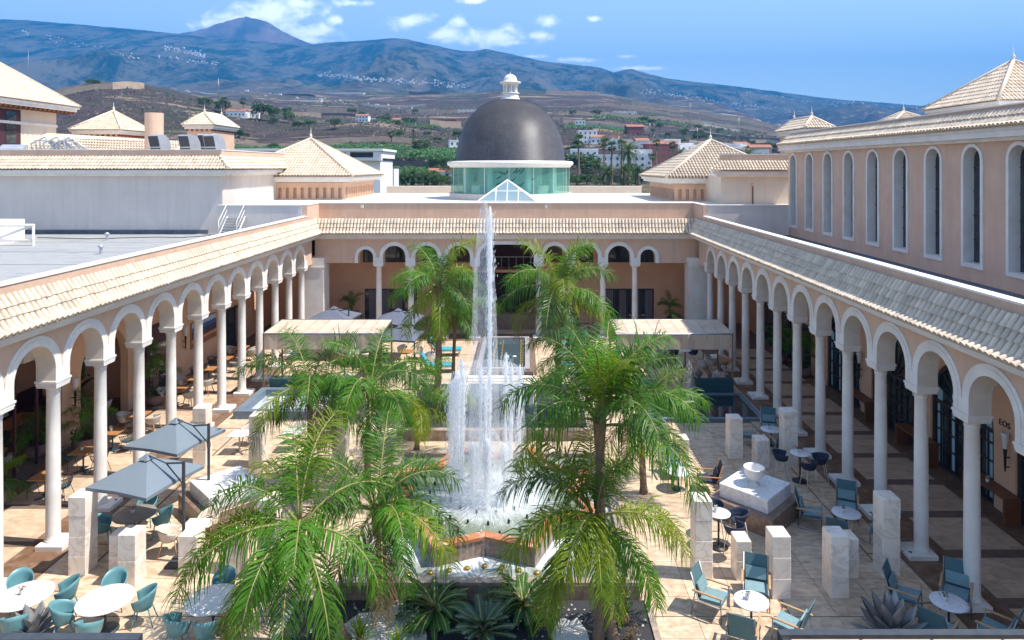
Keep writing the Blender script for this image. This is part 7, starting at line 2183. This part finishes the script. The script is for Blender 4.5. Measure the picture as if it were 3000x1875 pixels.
village('scattered white houses on the left slope', 60, 420, 95, 175, 40, 1.0, 2.2, 4)
village('white town on the slope right of the dome', 1880, 2320, 268, 330, 190, 1.0, 2.4, 5)
village('white farm houses scattered across the middle slope', 700, 1330, 270, 335, 50, 1.4, 3.2, 6)
village('white houses scattered on the far right slope', 2150, 2700, 275, 320, 90, 1.0, 2.0, 7)
# pale greenhouses on the slope
def greenhouse(px, py, w, label):
    d = dfor(px, py, 330); p = gpt(px, d); s = w*d/2000
    mb = MB(); n = 5
    for k in range(n):
        x0 = p.x-s/2+k*s/n; x1 = x0+s/n
        mb.add([(x0,p.y,p.z-3),(x1,p.y,p.z-3),(x1,p.y+s*.3,p.z-3),(x0,p.y+s*.3,p.z-3),(x0,p.y,p.z+3),(x1,p.y,p.z+3),(x1,p.y+s*.3,p.z+3.4),(x0,p.y+s*.3,p.z+3.4),((x0+x1)/2,p.y,p.z+4),((x0+x1)/2,p.y+s*.3,p.z+4.4)],
               [(0,1,5,8,4),(1,2,6,5),(3,0,4,7),(2,3,7,9,6),(4,8,9,7),(8,5,6,9)])
    tag(mb.build('greenhouse', M['greenhouse']), label, 'greenhouse', 'greenhouses on the slopes')
for (px, py, w, l) in ((1370,330,60,'pale greenhouse directly left of the dome'),(1010,275,110,'long pale greenhouse among the far left farm terraces'),(1830,333,70,'pale greenhouse on the slope right of the dome'),(910,300,60,'pale netted shed above the brown hill'),
                       ):
    greenhouse(px, py, w, l)
# near town: houses with roofs and windows
def house(label, px, d, w, dep, h, mat='housewhite', roof=None, rz=0.0, storeys=2, wins=3, z=None):
    p = gpt(px, d)
    if z is not None: p.z = z
    r = thing('town_house', label, 'house', p, rz, 'houses of the town')
    MB().box(-w/2, w/2, 0, dep, -3, h).build('wall', M[mat], r)
    if roof == 'gable':
        MB().add([(-w/2-.3,-.4,h),(w/2+.3,-.4,h),(w/2+.3,dep+.4,h),(-w/2-.3,dep+.4,h),(-w/2-.3,dep/2,h+dep*.22),(w/2+.3,dep/2,h+dep*.22)], [(0,1,5,4),(2,3,4,5),(0,4,3),(1,2,5),(3,2,1,0)]).build('roof', M['roofred'], r)
    else:
        MB().ringprism([(-w/2-.1,-.1),(w/2+.1,-.1),(w/2+.1,dep+.1),(-w/2-.1,dep+.1)], [(-w/2+.25,.25),(w/2-.25,.25),(w/2-.25,dep-.25),(-w/2+.25,dep-.25)], h+.005, h+0.7).build('roof_parapet', M[mat], r)
    for s in range(storeys):
        for k in range(wins):
            x = -w/2+w*(k+0.5)/wins; z0 = h*(s+0.3)/storeys
            MB().box(x-0.55, x+0.55, -0.06, -0.005, z0, z0+1.4).build('window', M['dark_glass'], r)
    return r
hs = random.Random(9)
HL = [('white flat-roofed house left of the tall palms right of the dome',1712,345,14,9,7,'housewhite',None),('long white wall-like house behind the three tall palms',1800,330,30,8,6,'housewhite',None),
 ('pale house behind the big date palm',1875,338,12,9,8,'housewhite',None),('red apartment block right of the date palm',1945,345,15,10,10.5,'housered',None),
 ('white house left of the red apartment block',1905,352,12,8,9,'housewhite',None),('white house behind the red apartment block',1990,370,14,9,9,'housewhite',None),
 ('white house right of the red block, half behind the pyramid roof',2030,360,14,9,9,'housewhite',None),('ochre house above the red apartment block',1935,392,12,8,6,'houseochre','gable'),
 ('white villa with tower on the dark plantation slope',1722,470,13,9,9,'housewhite',None),('red-roofed white house beside the villa',1752,468,10,8,5,'housewhite','gable'),
 ('pink house between villa and retaining wall',1788,432,10,8,7,'houseochre',None),('white house near the left end of the retaining wall',1800,412,9,7,6,'housewhite',None),
 ('red house up on the right plantation terrace',1862,560,14,9,7,'housered','gable'),('white house at the far plantation wall',1700,600,9,7,6,'housewhite',None),
 ('white house just right of the tall hall pavilion tops',2130,380,16,9,7,'housewhite',None),('large blank white building with a dark door right of the right pyramid roof',2240,300,22,10,9.5,'housewhite',None),
 ('white house left of the large blank building',2165,330,12,9,8,'housewhite',None),('low white house behind the large blank building',2200,355,18,9,8,'housewhite',None),
 ('small chalet with gable roof among trees left of the dome',1288,290,9.5,7,3.2,'housewhite','gable'),('white house peeking out left of the dome above the banana band',1340,388,9,7,6,'housewhite',None),
 ('red-roofed villa on the left hill among trees',690,520,15,9,5,'housewhite','gable'),('white villa beside the red-roofed one on the left hill',735,530,12,8,6,'housewhite',None),
 ('white farm house left of the dome on the brown slope',1060,640,12,8,6,'housewhite','gable'),('orange farm house on the brown slope',1160,620,10,8,5,'houseochre','gable'),
 ('red farm shed near the pale greenhouse',1310,640,18,7,5,'housered',None)]
for (l, px, d, w, dep, h, mt, rf) in HL: house(l, px, d, w, dep, h, mt, rf, hs.uniform(-.25,.25), max(1, int(h/3)), max(2, int(w/3)))
# modern office building behind the left pavilion
of = thing('office_building', 'modern white office building with bluish windows right of the left pavilion roof', 'building', (-47.3, 150, 4.2)); of.scale = (1, 1, 0.71)
MB().box(-40, 15.5, 0, 14, 0, 11.6).build('wall', M['housewhite'], of)
MB().box(-40, 16, -1.2, 0.0, 11.61, 12.4).box(-40, 16, -1.2, 14.2, 12.42, 14.6).box(-40, 16.4, -1.6, 14.5, 14.61, 15.3).build('roof_slab', M['housewhite'], of)
for k in range(9): MB().box(-38+k*5.9, -33.0+k*5.9, -1.24, -1.205, 12.6, 14.2).build('window', M['houseochre' if k % 2 else 'dark_glass'], of)
MB().box(-40, 9.5, -0.08, -0.005, 3, 10.6).build('stone_panel', M['darkwall'], of)
for (x, z) in ((-3,7.2),(0.6,7.2),(3.6,7.2),(5.5,4.0),(7.5,4.0)):
    w = MB().box(x, x+2.6, -0.16, -0.085, z, z+1.8).build('window', M['housewhite'], of); MB().box(x+.15, x+1.2, -0.2, -0.165, z+.15, z+1.65).box(x+1.4, x+2.45, -0.2, -0.165, z+.15, z+1.65).build('pane', M['poolgrey'], w)
tag(MB().box(0,2.3,0,6,-2,6.4).build('white_kiosk', M['housewhite'], None, (-33.9, 165, 4.2)), 'small white block beside the modern office building', 'kiosk')

# trees
def tree_mesh(r, h, n, leaf, seed):
    q = random.Random(seed); mb = MB()
    cl = []
    for k in range(16):
        a = q.uniform(0, 2*PI); rr = r*q.random()**.5*.75
        cl.append((rr*math.cos(a), rr*math.sin(a), h*(0.35+0.6*q.random()*(1-rr/r*.5)), r*q.uniform(.28,.5)))
    for _ in range(n):
        c = cl[q.randrange(len(cl))]
        d = Vector((q.gauss(0,1), q.gauss(0,1), q.gauss(0,1))).normalized()*c[3]*q.uniform(.6,1.05)
        p = Vector((c[0]+d.x, c[1]+d.y, c[2]+d.z*.8))
        a = Vector((q.gauss(0,1), q.gauss(0,1), q.gauss(0,.5))).normalized(); b = a.cross(Vector((q.gauss(0,1),q.gauss(0,1),1))).normalized(); s = leaf*q.uniform(.6,1.4)
        mb.add([p-a*s, p+b*s*.6, p+a*s, p-b*s*.6], [(0,1,2,3)])
    return mb.mesh('crown', M['leaf_far'])
TM = [tree_mesh(1.0, 2.0, 900, 0.085, k) for k in range(3)]
TC = MB()
for k in range(600):
    q = rnd; t = q.random(); a = q.uniform(0, 2*PI); r = 0.28*(1-t)+0.02; p = Vector((r*math.cos(a), r*math.sin(a), 0.1+t*1.9)); s = 0.06
    TC.add([p-Vector((s,0,s)), p+Vector((0,s*.5,0)), p+Vector((0.3*s,0,s*2)), p-Vector((0,s*.5,0))], [(0,1,2,3)])
TCM = TC.mesh('crown', M['leaf_far'])
TRK = MB().tube([(0,0,-.3),(0.03,0.02,.4),(0,0,.9),(.1,0.05,1.3)], [0.09,0.07,0.05,0.02], 6).mesh('trunk', M['trunk'])
def tree(label, px, d, r, h, k=0, conifer=False, group='trees behind the hotel', z=None):
    p = gpt(px, d)
    if z is not None: p.z = z
    t = thing('conifer_tree' if conifer else 'broadleaf_tree', label, 'tree', p, k*1.7, group)
    a = link('trunk', TRK, t); b = link('crown', TCM if conifer else TM[k % 3], t)
    for o in (a, b): o.scale = (r, r, h/2)
    return t
TREES = [('dark conifer left of the dome above the banana band',1212,378,4.5,13,0,True),('rounded green tree beside the dark conifer',1235,376,5.5,8,1,False),('round bright tree behind the gabled chalet',1288,312,6,10,2,False),
 ('leafy tree in front of the gabled chalet',1258,284,4.5,5,0,False),('dark tree right of the gabled chalet',1318,292,4.5,6,1,False),('dark tree touching the right side of the dome',1665,300,7,13,2,False),
 ('big dark tree behind the first tall palm',1705,300,8,12,0,False),('bright round tree right of the big dark tree',1738,290,6.5,8.5,1,False),('dark round tree by the dome high on the slope',1345,450,5,8,2,False),
 ('dark bush on the bend of the hill path',980,455,5,8,0,False),('tree clump left on the hill below tan terraces',650,530,7,11,1,False),('tall green tree on the hill right of the villa',765,520,8,17,2,False),
 ('round tree on the hill right of the tall green one',800,522,7,12,0,False),('dark tree at the right end of the hill garden',845,520,5,11,1,False),('low tree at the hill garden wall',905,500,5,7,2,False),
 ('tree on the left hill under the greenhouse terrace',270,585,8,8,0,False),('tree line piece left of the villa hill',600,540,7,9,1,False),('tree among the upper left farm terraces',520,700,9,9,2,False),('tree near the white town right of the dome',2100,365,6,9,0,False),
 ('bush beneath the retaining wall right of the dome',1960,425,5,6,1,False),('dark tree at the far right plantation end',2050,560,7,9,2,False),('tree below the farm house on the brown slope',1130,600,6,8,0,False),('tree group beside the orange farm house',1200,610,8,8,1,False)]
for a in TREES: tree(*a)
# garden shrubs seen just over the far parapet
gq = random.Random(77)
for k in range(9):
    px = (1140,1180,1225,1290,1316,1690,1760,1815,1850)[k]
    tree(('grey-green garden bush %s' % w) if (w := ('at the far left of the garden behind the dome','second left of the dome','third left of the dome','close left of the dome','touching the dome glass at left','close right of the dome','below the date palm','right of the date palm','beside the right lamp post')[k]) else '', px, 240+gq.uniform(-6,6), gq.uniform(2.2,3.4), gq.uniform(2.2,3.4), k, False, 'garden bushes behind the dome')
# fan palms and date palms of the street
def fan_crown(seed, n=34):
    q = random.Random(seed); mb = MB()
    for k in range(n):
        az = k*2.4; e = q.uniform(-0.9, 1.25); L_ = q.uniform(.75,1.0)
        d = Vector((math.cos(az)*math.cos(e), math.sin(az)*math.cos(e), math.sin(e)))
        s = Vector((-math.sin(az), math.cos(az), 0)); u = s.cross(d)
        b0 = d*L_*.4
        for i in range(-4, 5):
            a = i*0.27; dd = (d*math.cos(a)+s*math.sin(a)+Vector((0,0,-.25))).normalized()*L_*.65; w = (s*math.cos(a)-d*math.sin(a))*0.035
            mb.add([b0-w*.5, b0+dd*.5+w, b0+dd, b0+dd*.5-w], [(0,1,2,3)])
        mb.add([Vector((0,0,0)), b0-s*.02, b0+s*.02], [(0,1,2)])
    return mb.mesh('crown', M['leaf_far'])
FC = [fan_crown(1), fan_crown(2)]
def date_crown(seed):
    q = random.Random(seed); mb = MB()
    for k in range(40):
        az = k*2.4; e = 1.35-1.9*(k/40); L_ = q.uniform(.85,1.05)
        p = Vector((0,0,0)); pr = None
        for j in range(9):
            t = j/9; ee = e-1.25*t
            d = Vector((math.cos(az)*math.cos(ee), math.sin(az)*math.cos(ee), math.sin(ee))); s = Vector((-math.sin(az), math.cos(az), 0)); u = s.cross(d)*-1
            n_ = p+d*L_/9
            for sg in (-1, 1):
                w = 0.24*(math.sin(PI*min(1, t*.85+.15)))
                tip = p+(s*sg*.85+d*.75-u*-.15).normalized()*w
                mb.add([p-d*.014, p+d*.035, tip], [(0,1,2)]); 
                tip2 = (p+n_)/2+(s*sg*.7+d*.9+u*.3).normalized()*w
                mb.add([(p+n_)/2-d*.014, (p+n_)/2+d*.035, tip2], [(0,1,2)])
            p = n_
    return mb.mesh('crown', M['leaf_far'])
DCm = [date_crown(3), date_crown(4)]
PT = MB().tube([(0,0,0),(0.2,0,.5),(0,0,1)], [0.5,0.36,0.34], 7).mesh('trunk', M['trunk'])
def street_palm(label, px, d, pytop, pybase, r, kind, k):
    p = gpt(px, d); zt = CAMZ+(490-pytop)*d/2000
    t = thing('fan_palm' if kind == 'fan' else 'date_palm', label, 'palm tree', p, k*1.3, 'street palms behind the hotel')
    h = max(1.0, zt-p.z-r*0.5)
    a = link('trunk', PT, t); a.scale = (1, 1, h) if kind == 'fan' else (1.6, 1.6, h)
    b = link('crown', (FC if kind == 'fan' else DCm)[k % 2], t, (0, 0, h)); b.scale = (r, r, r)
SP = [('tall fan palm nearest the right side of the dome',1694,255,397,0,3.2,'fan'),('tall fan palm, first of the three in front of the white wall',1770,258,407,0,3.0,'fan'),('tall fan palm, middle of the three in front of the white wall',1793,262,417,0,3.0,'fan'),
 ('fan palm just left of the big date palm crown',1822,266,412,0,2.9,'fan'),('big date palm right of the three fan palms',1841,252,420,0,6.2,'date'),('thin fan palm beside the red apartment block',1912,300,452,0,2.6,'fan'),
 ('dark fan palm in front of the red block',1970,330,417,0,2.8,'fan'),('fan palm left of the red apartment block top',1923,335,410,0,2.8,'fan'),('date palm half behind the right pyramid roof',1993,300,438,0,5.0,'date'),
 ('low date palm on the street lawn right of the dome',1781,246,485,0,5.0,'date'),('low bright date palm right of the low one',1828,244,480,0,4.4,'date'),('small date palm at the right end of the lawn',1870,246,483,0,4.2,'date'),('short fan palm by the street right of the dome',1747,246,470,0,2.6,'fan'),
 ('date palm top over the low cream block roof',2187,190,436,0,6.0,'date'),('low date palm in the garden left of the dome, tallest',1208,244,492,0,5.4,'date'),('low date palm left of the tallest in the left garden',1170,242,508,0,4.8,'date'),
 ('low date palm near the dome in the left garden',1248,244,505,0,4.4,'date'),('low dark date palm at the office corner',1132,238,520,0,4.2,'date'),('low yellowish date palm beside the dome glass',1275,243,508,0,3.8,'date'),('lone fan palm above the upper banana band',1146,398,387,0,3.2,'fan'),
 ('palm among the hill garden trees',712,525,290,0,4.0,'fan'),('fan palm at the hill garden left end',655,525,285,0,4.0,'fan')]
for k, (l, px, d, pt_, _, r, kd) in enumerate(SP): street_palm(l, px, d, pt_, 0, r, kd, k)
# street lamps and masts
def mast(label, px, d, pytop, w=0.09, head=True):
    p = gpt(px, d); zt = CAMZ+(490-pytop)*d/2000
    t = thing('street_lamp' if head else 'power_mast', label, 'street lamp' if head else 'mast', p, 0, 'street lamps behind the hotel' if head else 'thin masts on the slope')
    MB().tube([(0,0,0),(0,0,zt-p.z)], [w*1.3, w*0.8], 6).build('post', M['black'] if head else M['steel'], t)
    if head: MB().box(-0.3,0.5,-0.12,0.12,zt-p.z,zt-p.z+0.25).build('lamp_head', M['black'], t)
    else:
        mb = MB()
        for k in (0.86, 0.93): mb.box(-1.2,1.2,-0.06,0.06,(zt-p.z)*k,(zt-p.z)*k+.1)
        mb.build('crossarm', M['steel'], t)
for (px, d, pt_, l) in ((1862,235,443,'black street lamp right of the big date palm'),(1688,235,480,'black street lamp beside the dome glass'),(1185,228,438,'black street lamp left of the dome in front of the bananas'),(1095,200,455,'black street lamp before the office building'),(1122,205,482,'second black street lamp by the office building')): mast(l, px, d, pt_)
for (px, d, pt_, l) in ((2022,700,300,'tall thin mast on the right slope'),(1904,500,360,'thin mast left on the right slope'),(2165,520,345,'mast right of the pyramid tip'),(2043,470,375,'short mast beside the pyramid finial'),(640,640,228,'thin mast on the left hill'),(83,1200,140,'thin mast on the far left slope')): mast(l, px, d, pt_, 0.16, False)
# orange awnings by the street
for k, (px, l) in enumerate(((1918,'orange-red awning at the street, left one'),(1958,'orange-red awning at the street, right one'))):
    p = gpt(px, 262); a = thing('street_awning', l, 'awning', p, 0, 'orange awnings by the street')
    MB().add([(-2.6,0,2.6),(2.6,0,2.6),(2.6,3,3.5),(-2.6,3,3.5),(-2.6,0,2.3),(2.6,0,2.3)], [(0,1,2,3),(4,5,1,0)]).build('canopy_sheet', M['red_awning'], a)
    for s in (-2.5, 2.5): MB().box(s-.05,s+.05,0.02,0.12,0,2.4).build('post', M['steel'], a)
# small trees and houses that nothing tells apart
eq = random.Random(31)
for k in range(70):
    d = 290*math.exp(eq.random()*1.1); px = eq.choice((eq.uniform(560,1320), eq.uniform(1670,2280), eq.uniform(1670,2100)))
    r = eq.uniform(2.2,4.5)*(0.7+d/900)
    tree('small dark tree dotted on the dry slope behind the hotel', px, d, r, r*eq.uniform(1.1,1.7), k, False, 'small trees dotted on the dry slopes')
for k in range(26):
    px = eq.uniform(1880, 2260); d = eq.uniform(345, 430); w = eq.uniform(8,15)
    house('small white flat-roofed house in the town right of the dome', px, d, w, 8, eq.uniform(4,8), eq.choice(('housewhite','housewhite','housewhite','houseochre')), eq.choice((None,None,None,None,'gable')), eq.uniform(-.3,.3), 1, 3)
for k in range(10):
    px = eq.uniform(1660, 1900); d = eq.uniform(246, 275); r = eq.uniform(2.0, 3.6)
    tree('low leafy bush of the garden right of the dome', px, d, r, r*1.3, k, False, 'low bushes of the garden behind the dome')
for k in range(10):
    px = eq.uniform(1110, 1330); d = eq.uniform(243, 270); r = eq.uniform(2.0, 3.4)
    tree('low leafy bush of the garden left of the dome', px, d, r, r*1.3, k, False, 'low bushes of the garden left behind the dome')
# scrub and rocks dotted over the dry slopes
def scrub(n, seed):
    q = random.Random(seed); mb = MB()
    for _ in range(n):
        d = 285*math.exp(q.random()*1.35); u = q.uniform(-0.8, 0.6)
        x = u*d; z = terrain_z(x, d); s = q.uniform(0.5, 1.5)*(0.6+d/700)
        if mnoise.fractal(Vector((x*.01, d*.01, 2)), 1, 2, 3) < q.uniform(-.5,.3): continue
        mb.mi = 0 if q.random() < .62 else 1
        a = q.uniform(0, PI); c, sn = math.cos(a)*s, math.sin(a)*s; h = s*q.uniform(.5,1.1)
        mb.add([(x-c,d-sn,z-.2),(x+sn*.8,d-c*.8,z-.2),(x+c,d+sn,z-.2),(x-sn*.8,d+c*.8,z-.2),(x+c*.3,d,z+h),(x-c*.4,d+sn*.3,z+h*.8)], [(0,1,4),(1,2,4),(2,3,5),(3,0,5),(4,5,0),(4,2,5)])
    tag(mb.build('scrub', [M['scrub'], M['rock']]), 'low dark scrub and lava rocks scattered over the dry slopes', None, None, 'stuff')
M['scrub'] = material('dry_scrub', (0.045, 0.05, 0.028), 0.95, (0.09, 0.075, 0.05), 0.05)
M['rock'] = material('lava_rock', (0.06, 0.048, 0.045), 0.95, (0.16, 0.125, 0.11), 0.05)
scrub(16000, 4)
# haze over the land
def haze():
    m = bpy.data.materials.new('haze'); m.use_nodes = True
    N, L = m.node_tree.nodes, m.node_tree.links
    N.clear()
    o = N.new('ShaderNodeOutputMaterial'); v = N.new('ShaderNodeVolumePrincipled')
    v.inputs['Color'].default_value = (0.02, 0.27, 0.68, 1); v.inputs['Density'].default_value = HAZE
    v.inputs['Anisotropy'].default_value = 0.0
    L.new(v.outputs[0], o.inputs['Volume'])
    h = MB().box(-9600, 9600, -3500, 9600, -2.5, 1560).build('haze', m)
    tag(h, kind='stuff')
HAZE = 0.00018
haze()
